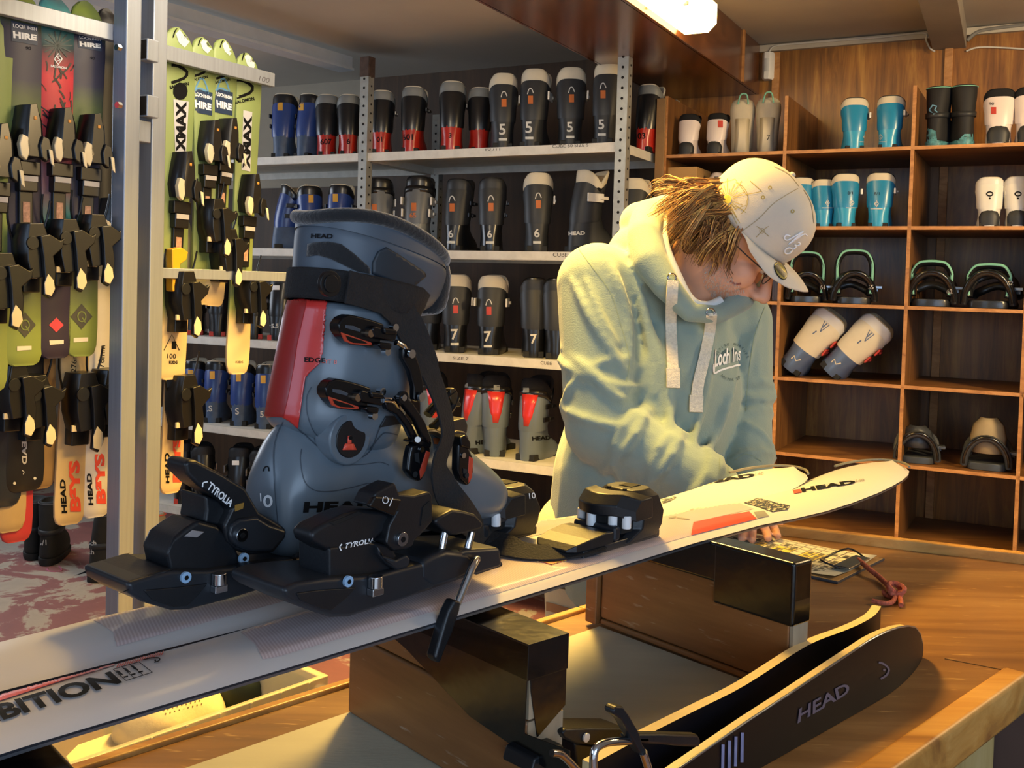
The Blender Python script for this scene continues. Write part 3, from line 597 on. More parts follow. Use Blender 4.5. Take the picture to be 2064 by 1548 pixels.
# --- toe pieces in the ski's own frame
def toe(root, s0, zs=0., k=.86):
    TM_ = wm(root) @ Matrix.Translation((s0, 0, zs)) @ Matrix.Scale(k, 4) @ Matrix.Translation((-s0, 0, -zs))
    o = make('toe_piece', loft([[V((s0 + a, y * w, zs + z)) for a, y in ((f0, -.7), (f0 + .012, -1), (f1 - .012, -1), (f1, -.6), (f1, .6), (f1 - .012, 1), (f0 + .012, 1), (f0, .7))] for f0, f1, w, z in ((-.03, .062, .034, .004), (-.004, .068, .039, .02), (-.002, .07, .040, .038), (.0, .06, .037, .060), (.008, .05, .028, .069))]), blk, root, fr=TM_, smooth=30, bevel=.002)
    mb = MB()
    ws = [(-.046, -.018, -.008), (-.030, -.040, .0), (-.012, -.050, .0), (0, -.052, .0), (.012, -.050, .0), (.030, -.040, .0), (.046, -.018, -.008)]
    rings = [[V((s0 + a, y, zs + .042 + b)), V((s0 + a - .002, y, zs + .056 + b)), V((s0 + a + .012, y, zs + .069 + b)), V((s0 + a + .038, y, zs + .070 + b)), V((s0 + a + .04, y, zs + .042 + b))] for y, a, b in ws]
    make('wing', loft(rings), blk, o, fr=TM_, smooth=30, bevel=.0018)
    mb = MB(); rings = [[V((s0 + a + .012, y, zs + .018)), V((s0 + a + .010, y, zs + .042)), V((s0 + .03, y, zs + .042)), V((s0 + .03, y, zs + .018))] for y, a, b in ws[1:-1]]
    make('wing_recess', loft(rings), mat('recess', '#07080a', .8), o, fr=TM_, smooth=0)
    for y, a in ((-.036, -.026), (-.022, -.037), (.006, -.045), (.031, -.032)): make('roller', cyl((s0 + a, y, zs + .026), (s0 + a, y, zs + .043), .0062, 16), whitep, o, fr=TM_, bevel=.001, smooth=40)
    for y in (-.013, .012): make('bore', cyl((s0 + .002, y, zs + .068), (s0 + .002, y, zs + .0705), .003, 12), mat('recess', '#07080a', .8), o, fr=TM_, smooth=40)
    make('window', box(s0 + .022, s0 + .045, -.010, .010, zs + .0685, zs + .0700), mat('recess', '#07080a', .8), o, fr=TM_, smooth=0)
    make('toe_base', box(s0 - .11, s0 + .064, -.031, .031, zs, zs + .011), blk2_, o, fr=TM_, bevel=.002, smooth=0)
    a = make('friction_plate', loft([[V((s0 + x, y * w, zs + z)) for y in (-1, 1) for z in ((.011, h) if y < 0 else (h, .011))] for x, w, h in ((-.135, .022, .014), (-.125, .031, .020), (-.10, .034, .024), (-.07, .035, .027), (-.052, .035, .026))]), blk, o, fr=TM_, bevel=.0015, smooth=0)
    make('rib', MB().add(box(s0 - .048, s0 - .034, -.034, .034, zs + .011, zs + .031)), blk2_, o, fr=TM_, bevel=.004, smooth=40)
    make('sticker', box(s0 - .165, s0 - .135, -.024, .018, zs + .0015, zs + .004), stripes('sticker print', '#c9b23a', '#c05040', 60, 0), o, fr=TM_, smooth=0)
    make('marker', box(s0 - .012, s0 - .004, -.0325, -.031, zs + .006, zs + .008), whitep, o, fr=TM_, smooth=0)
    return o
sF = (onz(1222, 1085, ZS) - P0).dot(SD); toeF = toe(skiF, sF)
sB = (onz(974, 1085, ZS) - (Q0 + SD2 * kk)).dot(SD2); toeB = toe(skiB, sB, .002)
print('toe s', sF, sB, 'kk', kk)
TT = bvh([toeB, toeF] + [o for o in SC.objects if o.parent in (toeB, toeF)])
decal('lettering', [txt('10', 1063, 1006, 12, 8)], TT, whtink, toeB, maxlen=6)
# --- far ski heel piece (raised lever)
PB = Q0
hb_ = piece('heel_piece', [(345, 1152), (338, 1118), (354, 1082), (375, 1066), (400, 1050), (440, 1060), (470, 1092), (484, 1120), (512, 1132), (506, 1152), (420, 1164), (365, 1170)], blk, skiB, PB, .028, .04, bevel=.004)
piece('base_plate', [(255, 1175), (300, 1162), (345, 1150), (420, 1150), (560, 1130), (658, 1128), (662, 1158), (560, 1180), (465, 1209), (385, 1230), (350, 1232), (291, 1215), (262, 1197)], blk2_, hb_, PB, .036, bevel=.004)
piece('plate_facet', [(290, 1190), (360, 1184), (420, 1176), (400, 1200), (378, 1222), (350, 1224), (308, 1210)], blk, hb_, PB, .0375, .003, bevel=.001)
piece('toe_end', [(255, 1176), (298, 1160), (345, 1146), (352, 1156), (300, 1178), (262, 1192)], blk, hb_, PB, .034, bevel=.003)
piece('heel_lever', [(373, 934), (384, 927), (396, 928), (450, 956), (496, 984), (524, 1032), (583, 1068), (576, 1086), (553, 1115), (505, 1120), (476, 1108), (456, 1092), (451, 1062), (468, 1027), (438, 1002), (400, 980), (376, 956)], blk, hb_, PB, .030, .03, bevel=.005, seg=3)
piece('lever_window', [(474, 1018), (492, 1013), (490, 1025), (474, 1031)], mat('brass window', '#8a6a30', .4), hb_, PB, .0305, .002, bevel=0)
piece('cup_disc', [(463, 1078), (468, 1058), (484, 1046), (520, 1042), (545, 1058), (580, 1070), (572, 1088), (550, 1112), (508, 1114), (480, 1104), (466, 1092)], blk2_, hb_, PB, .034, .05, bevel=.003)
piece('lever_stem', [(413, 998), (444, 1008), (462, 1030), (452, 1066), (436, 1060), (412, 1056), (416, 1030)], blk, hb_, PB, .02, bevel=.003)
piece('sight_glass', [(370, 1082), (388, 1068), (414, 1072), (398, 1084)], mat('clear grey plastic', '#8f8b8c', .15, coat=.6), hb_, PB, .0285, .03, bevel=.001)
screw(hb_, 485, 1078, PB, .034, .0058); screw(hb_, 372, 1163, PB, .036, .0046, mat('pale blue rivet', '#8fb4d8', .3)); screw(hb_, 489, 1125, PB, .03, .0048, mat('pale blue rivet', '#8fb4d8', .3)); bolt(hb_, 442, 1164, PB, .040)
TH2 = bvh([o for o in SC.objects if o.parent == hb_] + [hb_])
decal('lettering', [txt('TYROLIA', 0, 0, 0, q=((424, 970), (471, 1010), (464, 1022), (416, 984)), bold=.03), stroke([(418, 971), (409, 973), (408, 981)], 2.5)], TH2, whtink, hb_, off=.0006, maxlen=6)
br2 = piece('brake_arm', [(484, 1150), (497, 1138), (545, 1132), (592, 1126), (598, 1138), (575, 1145), (520, 1152), (497, 1155), (490, 1168), (483, 1164)], blk, skiB, PB, .042, .012, bevel=.003)
make('brake_wire', MB().add(tube([onpl(594, 1130, PB, .036), onpl(630, 1128, PB, .036), onpl(662, 1124, PB, .036)], .003, 8)).add(tube([onpl(594, 1135, PB, .036), onpl(630, 1132, PB, .036), onpl(662, 1130, PB, .036)], .002, 8)), mat('dull steel', '#6b6259', .3, metal=.9), br2, smooth=60)
# ---------------------------------------------------------------- black skis standing on edge
ZK = ZC + .0002
ca, cb = onz(1585, 1519, ZK), onz(1748, 1426, ZK); BD = (cb - ca).normalized(); BN = V((-BD.y, BD.x, 0))
KB = mat('black ski base', '#0a0a10', .45, var=.25, vs=4, spec=.2)
gold = mat('pale ski sidewall', '#d8c290', .35, var=.12, vs=30)
top_ = [(1310, 1592), (1404, 1527), (1504, 1458), (1585, 1405), (1680, 1341), (1760, 1288), (1790, 1274), (1818, 1267), (1843, 1266), (1868, 1272), (1888, 1288), (1901, 1310), (1904, 1332), (1898, 1354), (1884, 1374), (1862, 1391), (1834, 1403)]
bot_ = [(1790, 1414), (1748, 1426), (1670, 1471), (1585, 1519), (1547, 1548), (1420, 1640)]
def bk(x, y):
    p = onp(x, y, ca, BN); s = (p - ca).dot(BD); b = max(0, s - .20); return p + BN * (b * b * .9) * 0 + BN * 0
bkp = [onp(x, y, ca, BN) for x, y in top_ + bot_]
bkp = [V((p.x, p.y, max(p.z, ZC + .0004))) for p in bkp]
rk = empty('ski', M=xf(V((ca.x, ca.y, ZC)), BD), label='black ski lying on edge along the counter, its lettered black base facing the camera', cat='ski', group=None)
def bend(o, P):
    for v in o.data.vertices:
        w = wm(o) @ v.co; s = (w - P).dot(BD) - .19
        if s > 0: w += BN * (s * s * .8); v.co = wm(o).inverted() @ w
vf = prism(bkp, V((0, 0, 0)), BN * .009); mbk = MB().add(vf)
def tess(poly, th, n=40):
    # strip surface between lower and upper outline, so that it can bend
    s = [(p - ca).dot(BD) for p in poly]; lo, hi = min(s), max(s) - .0008; rows = []
    for i in range(n + 1):
        t = lo + .0008 + (hi - lo - .0008) * (1 - (1 - i / n) ** 1.8); zs = []
        for a in range(len(poly)):
            b = (a + 1) % len(poly)
            if (s[a] - t) * (s[b] - t) <= 0 and abs(s[a] - s[b]) > 1e-9: k = (t - s[a]) / (s[b] - s[a]); zs.append(poly[a].z + (poly[b].z - poly[a].z) * k)
        z0, z1 = min(zs), max(zs); q = max(0, t - .19); base = ca + BD * t + BN * (q * q * .8); rows.append([V((base.x, base.y, z0)), V((base.x, base.y, z1)), V((base.x, base.y, z1)) + BN * th, V((base.x, base.y, z0)) + BN * th])
    return rows
rows = tess(bkp, .011)
v, f = loft(rows); mbk = MB().add((v, f)); mbk.m = []
for q in f:
    k = sorted(set(i % 4 for i in q)) if len(q) == 4 else [9]
    mbk.m.append(0 if k in ([0, 1], [2, 3]) else 1)
bbody = make('ski_body', mbk, [KB, gold], rk, smooth=30, clean=True)
mbs = MB()
make('steel_edge', tube([r_[1] + V((0, 0, .0006)) + BN * .0008 for r_ in rows[:-1]], .0012, 6), mat('ski steel edge', '#8f97a3', .3, metal=.9), rk, smooth=60)
TK = bvh([bbody])
greyink = mat('grey violet print', '#5d5664', .5)
decal('lettering', [txt('HEAD', 0, 0, 0, q=((1610, 1428), (1706, 1374), (1714, 1394), (1606, 1458)), bold=.02), stroke([(1770, 1335), (1780, 1338), (1790, 1348), (1786, 1360), (1774, 1368)], 4), disc(1781, 1350, 2.5)], TK, greyink, rk, maxlen=8)
decal('pale_streaks', [stroke([(1456 + i * 13, 1500 - i * 8), (1455 + i * 13, 1560 - i * 8)], 6, 0) for i in range(4)], TK, mat('streak print', '#8088b0', .5, var=.3, vs=60), rk)
rk2 = empty('ski', M=xf(V((ca.x, ca.y, ZC)) + BN * .06, BD), label='second black ski on edge, behind the lettered one, with a thin pale tip curling up', cat='ski', group=None)
zt = ZC + .062
tp_ = [onz(x, y, zt) for x, y in ((1195, 1540), (1311, 1478), (1404, 1431), (1504, 1380), (1626, 1302), (1700, 1272), (1735, 1257), (1762, 1241), (1773, 1228), (1776, 1222))]
tp_ = smoothpath(tp_, 4); rings = []
for i, p in enumerate(tp_):
    d = (tp_[min(i + 1, len(tp_) - 1)] - tp_[max(i - 1, 0)]).normalized(); nn = V((-d.y, d.x, 0)).normalized(); t = i / len(tp_); zb_ = ZC + .0005 + max(0, t - .8) * .09
    rings.append([V((p.x, p.y, zb_)), V((p.x, p.y, zt)), V((p.x, p.y, zt)) + nn * .011, V((p.x, p.y, zb_)) + nn * .011])
v, f = loft(rings); mb = MB().add((v, f)); mb.m = [0 if (len(q) == 4 and sorted(set(i % 4 for i in q)) == [0, 1]) else 1 for q in f]
make('ski_body', mb, [KB, gold], rk2, smooth=30)
# bindings and brakes of the black skis
ko = ca + BN * .05
def kp(x, y, o=0.): return onp(x, y, ca - BN * o, BN)
def kpiece(name, pts, m, par, o, w, bevel=.002): return make(name, prism([kp(x, y, o) for x, y in pts], V((0, 0, 0)), BN * w), m, par, bevel=bevel, smooth=40, clean=2)
kb = kpiece('toe_piece', [(1133, 1478), (1140, 1470), (1190, 1468), (1258, 1468), (1280, 1476), (1262, 1492), (1230, 1502), (1190, 1503), (1160, 1500), (1140, 1490)], blk, rk2, -.07, .03)
kpiece('toe_stem', [(1158, 1498), (1200, 1504), (1240, 1500), (1236, 1545), (1200, 1560), (1165, 1556)], blk2_, kb, -.075, .03)
c = kp(1180, 1486, -.0695); make('screw', cyl(c, c - BN * .002, .004, 16), mat('white rivet', '#d9d4cc', .3), kb)
kh = kpiece('heel_piece', [(1070, 1560), (1078, 1530), (1110, 1508), (1134, 1500), (1142, 1520), (1146, 1560)], blk, rk2, -.06, .035)
kbr = make('brake_wire', MB().add(tube([kp(1196, 1556, .03), kp(1197, 1520, .03), kp(1206, 1504, .03), kp(1232, 1495, .03), kp(1275, 1493, .03)], .0032, 8, k=4)).add(tube([kp(1112, 1518, .0), kp(1130, 1520, .0), kp(1150, 1538, .0), kp(1166, 1556, .0)], .003, 8, k=3)).add(tube([kp(1296, 1516, .035), kp(1310, 1560, .035)], .0035, 8)), chrome, rk, smooth=60)
kpiece('brake_arm', [(1237, 1432), (1244, 1424), (1256, 1424), (1268, 1440), (1290, 1478), (1296, 1500), (1306, 1516), (1296, 1524), (1284, 1506), (1270, 1480), (1254, 1452), (1238, 1440)], blk, kbr, .036, .010, .003)
kpiece('brake_arm', [(1266, 1484), (1292, 1480), (1340, 1480), (1408, 1482), (1413, 1492), (1411, 1507), (1380, 1506), (1340, 1502), (1300, 1500), (1270, 1496)], blk, kbr, .026, .010, .003)
# ================================================================ big grey ski boot on the far ski
BC = Q0 + SP * 0          # centre plane through the far ski
def bpn(x, y): return onp(x, y, BC, SP)
shell = mat('blue grey boot shell', '#5d6872', .33, var=.06, vs=3, coat=.15)
shell2 = mat('dark grey boot panel', '#353c45', .4, var=.1)
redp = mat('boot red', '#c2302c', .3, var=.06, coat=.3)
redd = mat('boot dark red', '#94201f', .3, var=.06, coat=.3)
felt = mat('black felt', '#17171a', .95, var=.3, vs=60, bump=.5, bs=260, sheen=.5)
strapm = mat('black webbing', '#1b1a1c', .85, var=.25, vs=90, bump=.6, bs=400)
lin1 = mat('liner slate blue', '#48525e', .45, var=.1)
lin2 = mat('liner dark panel', '#1f2831', .5, var=.1)
boot = empty('ski_boot', M=xf(V((bpn(560, 1100).x, bpn(560, 1100).y, ZS + .04)), SD), label='large grey and red ski boot with open buckles standing on the farther white ski', cat='ski boot')
def seg(b, f, hw, n=36, e=2.4, shift=0.):
    """ring through back pixel b and front pixel f, half width hw"""
    B, Fp = bpn(*b), bpn(*f); c = (B + Fp) / 2; ax = (Fp - B) / 2; return ering(c + SP * shift, ax.normalized(), SP, ax.length, hw, n, e)
zb0 = ZS + .030
# lower shell as slices from heel to toe: (top px, half width, exponent)
sl = [((524, 985), .008, 60), ((526, 960), .022, 30), ((533, 925), .030, 14), ((549, 888), .036, 6), ((566, 850), .040, 2), ((600, 838), .044, 0), ((650, 838), .047, 0), ((710, 840), .049, 0), ((762, 845), .050, 0), ((800, 852), .050, 0), ((838, 855), .050, 0), ((868, 858), .050, 0), ((890, 870), .050, 0), ((918, 892), .050, 0), ((946, 917), .048, 0), ((966, 934), .044, 1), ((978, 950), .036, 4), ((986, 985), .022, 14)]
rings = []
for (x, y), hw, lift in sl:
    T = bpn(x, y); zb = zb0 + lift * .001; c = V((T.x, T.y, (T.z + zb) / 2)); h = (T.z - zb) / 2; r_ = []
    for i in range(32):
        t = 2 * math.pi * i / 32; cx, sy = math.cos(t), math.sin(t); e = 3.2 if sy < 0 else 2.1
        yy = hw * math.copysign(abs(cx) ** (2 / e), cx) * (1 - .25 * max(0, sy) ** 2); r_.append(c + SP * yy + V((0, 0, h * math.copysign(abs(sy) ** (2 / e), sy))))
    rings.append(r_)
low = make('lower_shell', loft(rings), shell, boot, smooth=60, sub=1)
# ribs along the sole, toe and heel lugs
mb = MB()
def slab(xa, xb, hw, z0, z1):
    A, B = bpn(*xa), bpn(*xb); A.z = B.z = (z0 + z1) / 2; return obox(A, B, (0, 0, 1), hw * 2, z1 - z0)
mb.add(slab((556, 1110), (640, 1115), .030, zb0 - .008, zb0 + .016)).add(slab((660, 1110), (800, 1080), .031, zb0 + .0, zb0 + .014)).add(slab((860, 1080), (990, 1050), .032, zb0 - .006, zb0 + .016)).add(slab((980, 1040), (1004, 1035), .030, zb0 + .0, zb0 + .017))
make('sole', mb, mat('dark rubber sole', '#2a2f36', .6, var=.2), low, bevel=.004, smooth=40)
# cuff
cr = [((640, 905), (742, 915), .030), ((600, 885), (768, 890), .046), ((566, 864), (776, 864), .051), ((556, 840), (782, 836), .053), ((566, 785), (805, 790), .0535), ((580, 715), (826, 728), .0535), ((593, 655), (838, 676), .053), ((602, 612), (800, 646), .0525), ((605, 600), (768, 622), .052)]
v, f = loft([seg(b, f_, w) for b, f_, w in cr]); cuff = make('cuff', (v, f), shell, boot, smooth=60, sub=1)
# liner with an open top and felt rim
lr = [((609, 600), (790, 640), .050), ((611, 555), (850, 622), .052), ((614, 505), (868, 582), .0535), ((617, 468), (872, 556), .0545), ((619, 452), (868, 546), .0545)]
li_ = [((632, 452), (856, 540), .046), ((640, 500), (845, 570), .04), ((650, 560), (820, 610), .035)]
liner = make('liner', loft([seg(b, f_, w) for b, f_, w in lr] + [seg(b, f_, w) for b, f_, w in li_], cap=(0, 1)), [lin1], boot, smooth=60, sub=1)
TL = bvh([liner])
rimp = []
for p in seg((621, 452), (866, 546), .052, 48): rimp.append(p)
b0, b1 = bpn(621, 452), bpn(866, 546); ln_ = (b1 - b0).length
def rimz(p): k = (p - b0).dot((b1 - b0)) / ln_ / ln_; return V((0, 0, .006 + .013 * math.sin(math.pi * min(1, max(0, k)) ** .75)))
rp = [p + rimz(p) for p in rimp]; rp.append(rp[0]); rp.append(rp[1])
rim = make('felt_rim', tube(rp, .0072, 10), felt, liner, smooth=80, mods=(('SUBSURF', dict(levels=1, render_levels=1)),))
# fill between liner top and rim
va = seg((619, 455), (869, 549), .0545, 48); ring2 = [p + rimz(p) * .9 for p in seg((620, 452), (867, 546), .053, 48)]
make('liner_collar', loft([va, ring2], cap=(0, 0)), lin1, liner, smooth=60)
TLL = bvh([liner, [o for o in SC.objects if o.name.startswith('liner_collar')][0]])
decal('dark_panel', [pg((749, 530), (760, 507), (776, 498), (800, 512), (853, 548), (856, 556), (838, 572), (822, 580), (806, 577), (749, 552))], TLL, lin2, liner, off=.0012, thick=.0012)
decal('dark_panel', [pg((623, 492), (640, 488), (664, 487), (688, 492), (714, 512), (744, 540), (746, 552), (722, 548), (700, 538), (668, 522), (640, 514), (621, 517))], TLL, felt, liner, off=.0012, thick=.001)
decal('lettering', [txt('HEAD', 0, 0, 0, q=((629, 471), (672, 472), (671, 481), (628, 480)), bold=.04)], TLL, inkm, liner, off=.0012, maxlen=6)
# tongue at the front and pull loop
tg = [seg((806, 640), (862, 640), .036, 24), seg((820, 590), (868, 600), .040, 24), seg((828, 545), (874, 556), .038, 24), seg((836, 512), (872, 520), .034, 24)]
make('tongue', loft(tg), felt, liner, smooth=60, sub=1)
lp = [bpn(800, 490), bpn(824, 486), bpn(856, 490), bpn(884, 506), bpn(893, 522), bpn(884, 536), bpn(868, 538)]
make('pull_loop', tube(lp, .009, 8, k=5, up=SP, flat=.2), strapm, liner, smooth=60)
make('pull_loop', tube([bpn(861, 505), bpn(890, 512), bpn(888, 540), bpn(866, 542)], .007, 8, k=4, up=SP, flat=.2), mat('grey webbing', '#4a4c52', .8), liner, smooth=60)
# power strap around the top of the cuff
sr = [((606, 600), (792, 644), .0555), ((606, 592), (806, 642), .057), ((609, 545), (832, 600), .0575), ((610, 538), (826, 590), .056)]
strap = make('power_strap', loft([seg(b, f_, w) for b, f_, w in sr], cap=(0, 0)), strapm, boot, smooth=60, mods=(('SOLIDIFY', dict(thickness=.0025, offset=0)),))
TS = bvh([strap])
def bp(x, y, o=.0): return onp(x, y, BC - SP * o, SP)
c = bp(666, 572, .060); make('strap_rivet', MB().add(cyl(c + SP * .004, c - SP * .001, .0115, 32)).add(cyl(c - SP * .0008, c - SP * .002, .008, 32)), mat('black rivet', '#0e1014', .35), strap, bevel=.001, smooth=40)
# loose end of the strap, hanging down and lying over the near ski
def band(name, cpx, m, par, w, th=.0022, k=5):
    """cpx: (point, width direction)"""
    P = smoothpath([p for p, n in cpx], k); Nn = smoothpath([n for p, n in cpx], k); r_ = []
    for i, p in enumerate(P):
        d = (P[min(i + 1, len(P) - 1)] - P[max(i - 1, 0)]).normalized(); a = (Nn[i] - d * Nn[i].dot(d)).normalized(); n = d.cross(a); ww = w if not callable(w) else w(i / (len(P) - 1))
        r_.append([p + a * ww / 2 + n * th / 2, p - a * ww / 2 + n * th / 2, p - a * ww / 2 - n * th / 2, p + a * ww / 2 - n * th / 2])
    return make(name, loft(r_), m, par, smooth=30, bevel=.0005)
dn_ = V((0, 0, -1)); tw = lambda x, y: (SP * x + V((0, 0, y))).normalized()
zsk = ZS + .006
cp = [(bp(700, 578, .059), V((0, 0, 1))), (bp(748, 592, .058), V((0, 0, 1))), (bp(788, 612, .056), tw(.15, 1)), (bp(822, 652, .056), (SD * .8 + V((0, 0, .6)))), (bp(848, 706, .06), FWD + RT * .9), (bp(872, 762, .066), FWD + RT * .55), (bp(896, 830, .072), FWD + RT * .4), (bp(902, 880, .076), FWD + RT * .35), (bp(886, 935, .08), FWD + RT * .4), (bp(898, 985, .085), (SD * 1 + V((0, 0, .5)))), (bp(930, 1030, .09), (SD * .7 + V((0, 0, .7)))),
      (onz(975, 1079, zsk + .010), V((.2, 1, .5))), (onz(1030, 1104, zsk + .005), V((.1, 1, .4))), (onz(1085, 1114, zsk + .003), V((-.1, 1, .3))), (onz(1140, 1110, zsk + .003), V((-.25, 1, .3))), (onz(1190, 1100, zsk + .004), V((-.3, 1, .3))), (onz(1208, 1095, zsk + .004), V((-.3, 1, .3)))]
band('loose_strap_end', cp, strapm, strap, lambda t: .034 if .1 < t < .3 else (.030 if t < .97 else .022))
TBt = bvh([low, cuff])
# red spine and shade panels
decal('red_spine', [pg((556, 838), (536, 842), (545, 785), (560, 712), (574, 640), (584, 602), (625, 603), (659, 604), (645, 630), (640, 670), (636, 690), (645, 704), (649, 716), (645, 733), (625, 751), (617, 762), (611, 800), (602, 862), (585, 848), (571, 840))], TBt, redp, cuff, off=.0012, maxlen=6, thick=.0008)
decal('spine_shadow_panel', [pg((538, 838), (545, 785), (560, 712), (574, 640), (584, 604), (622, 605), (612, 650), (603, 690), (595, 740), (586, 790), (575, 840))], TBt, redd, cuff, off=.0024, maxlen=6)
decal('lettering', [txt('EDGE', 615, 730, 9.5, -2, wide=1.25, bold=.02)], TBt, inkm, cuff, off=.0028, maxlen=6)
decal('lettering', [txt('LYT 8', 648, 732, 8.5, -4, wide=1.05)], TBt, coral, cuff, off=.0026, maxlen=6)
dseam = mat('panel seam', '#39424c', .5)
decal('cuff_edge_line', [stroke([(602, 864), (620, 882), (642, 902), (664, 920), (690, 928), (716, 927), (740, 915), (752, 896), (762, 868), (776, 842)], 2.2), stroke([(628, 780), (619, 800), (620, 835), (634, 870), (655, 888)], 1.6)], TBt, dseam, low, off=.0008, maxlen=6)
decal('shell_seam', [stroke([(571, 850), (558, 880), (552, 920), (556, 1000), (562, 1062)], 1.6), stroke([(608, 905), (606, 930), (614, 970), (634, 988), (668, 990), (710, 982), (745, 974), (776, 982), (800, 1000)], 2), stroke([(690, 938), (735, 936), (765, 932), (783, 938)], 1.6), stroke([(746, 904), (768, 876), (780, 872), (800, 876)], 2)], TBt, dseam, low, off=.0008, maxlen=6)
# ankle pivot
pv = bp(704, 884, .0475); prv = MB().add(cyl(pv + SP * .02, pv - SP * .002, .0245, 40)); make('pivot_ring', prv, shell, cuff, bevel=.002, smooth=40)
pr2 = make('pivot_dial', MB().add(cyl(pv, pv - SP * .0030, .0175, 40)), mat('dial black', '#14161a', .4), cuff, bevel=.001, smooth=40)
TP = bvh([pr2])
decal('red_dial_mark', [pg((695, 894), (712, 894), (718, 907), (690, 907)), pg((701, 878), (707, 878), (708, 895), (700, 895))], TP, coral, pr2, off=.0008, thick=.0012)
decal('dial_pin', [disc(704, 882, 4)], TP, inkm, pr2, off=.002)
# shell throat overlap
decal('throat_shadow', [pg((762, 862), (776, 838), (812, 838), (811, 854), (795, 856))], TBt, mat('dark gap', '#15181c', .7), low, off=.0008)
decal('lettering', [txt('HEAD', 0, 0, 0, q=((613, 1011), (762, 1009), (758, 1030), (610, 1033)), bold=.05)], TBt, inkm, low, off=.0008, maxlen=8)
decal('printed_number', [ringpx(541, 1010, 7, 5, ry=10), stroke([(526, 994), (527, 1010)], 2.4, 0)], TBt, whtink, low, off=.0006)
decal('small_logo', [stroke([(531, 950), (535, 942), (541, 941), (543, 950)], 2.4)], TBt, inkm, low, off=.0006)
decal('small_print', [txt('XR', 878, 912, 11, 5)], TBt, inkm, low, off=.0008)
decal('orange_badge', [pg((872, 884), (886, 884), (887, 896), (874, 896))], TBt, mat('copper badge', '#a8653a', .4), low, off=.0008)
# ---- buckles
bkm = mat('anodised black buckle', '#101216', .25, metal=.4, coat=.3)
orng = mat('orange buckle inlay', '#b8402a', .4)
def bpiece(name, pts, m, par, o, w, bevel=.0015): return make(name, prism([bp(x, y, o) for x, y in pts], V((0, 0, 0)), SP * w), m, par, bevel=bevel, smooth=40, clean=2)
def bar(par, name, pts, r, m=bkm, k=4, flat=1.): return make(name, tube([bp(x, y, o) for x, y, o in pts], r, 8, k=k, flat=flat), m, par, smooth=60)
for dx, dy, n in ((0, 0, 0), (-26, 129, 1)):
    q = lambda pts: [(x + dx, y + dy) for x, y in pts]; o0 = .066
    b_ = bpiece('buckle', q([(683, 653), (692, 640), (706, 634), (722, 637), (752, 645), (775, 653), (774, 668), (770, 682), (764, 701), (735, 698), (708, 695), (692, 680), (684, 668)]), bkm, cuff, o0, .014, .002)
    bpiece('buckle_inlay', q([(688, 670), (700, 674), (748, 690), (751, 694), (745, 696), (710, 694), (696, 688)]), orng, b_, o0 + .0006, .002, .0004)
    bpiece('buckle_recess', q([(697, 676), (735, 688), (742, 693), (712, 691), (702, 686)]), bkm, b_, o0 + .0012, .001, .0002)
    bpiece('buckle_slot', q([(697, 655), (714, 657), (728, 664), (726, 669), (706, 664), (697, 661)]), mat('grey window', '#3e4650', .2, coat=.5), b_, o0 + .0006, .001, .0002)
    bpiece('buckle_arm', q([(750, 664), (756, 656), (776, 662), (802, 672), (798, 690), (776, 686), (756, 682)]), bkm, b_, o0 + .006, .016, .002)
    bpiece('hinge_block', q([(774, 660), (800, 664), (803, 676), (776, 674)]), bkm, b_, o0 + .009, .024, .002)
    bpiece('hinge_block', q([(762, 694), (768, 690), (792, 692), (790, 706), (770, 704)]), bkm, b_, o0 + .009, .024, .002)
    for x, y in ((744, 672), (778, 709), (794, 660)):
        c = bp(x + dx, y + dy, o0 + .002); make('pin', cyl(c + SP * .003, c - SP * .003, .0036, 14), mat('bronze pin', '#a89078', .25, metal=.9) if x == 744 else chrome, b_, smooth=40)
    if n == 0:
        bar(b_, 'wire_bail', [(798, 690, .072), (812, 698, .072), (822, 712, .07)], .003, chrome)
        bpiece('ladder_strap', [(812, 702), (826, 700), (838, 714), (848, 740), (854, 770), (856, 800), (848, 812), (834, 806), (834, 780), (826, 748), (812, 722)], bkm, b_, .074, .007, .002)
        for x, y in ((827, 713), (847, 800)): c = bp(x, y, .076); make('pin', cyl(c, c - SP * .003, .0042, 14), chrome, b_, smooth=40)
    else:
        bar(b_, 'wire_bail', [(772, 806, .072), (790, 808, .072), (800, 820, .07)], .003, chrome)
        bpiece('ladder_strap', [(776, 812), (790, 808), (812, 828), (832, 856), (846, 884), (848, 896), (834, 892), (820, 862), (800, 836), (780, 826)], bkm, b_, .072, .007, .002)
        bpiece('ladder_strap', [(800, 800), (812, 794), (834, 812), (858, 850), (872, 888), (866, 894), (852, 880), (836, 846), (812, 816)], bkm, b_, .078, .007, .002)
        c = bp(808, 801, .08); make('pin', cyl(c, c - SP * .004, .006, 16), bkm, b_, smooth=40); make('pin', cyl(c - SP * .004, c - SP * .005, .003, 12), chrome, b_, smooth=40)
        bar(b_, 'cross_rod', [(842, 886, .085), (856, 882, .06)], .003, chrome, 0)
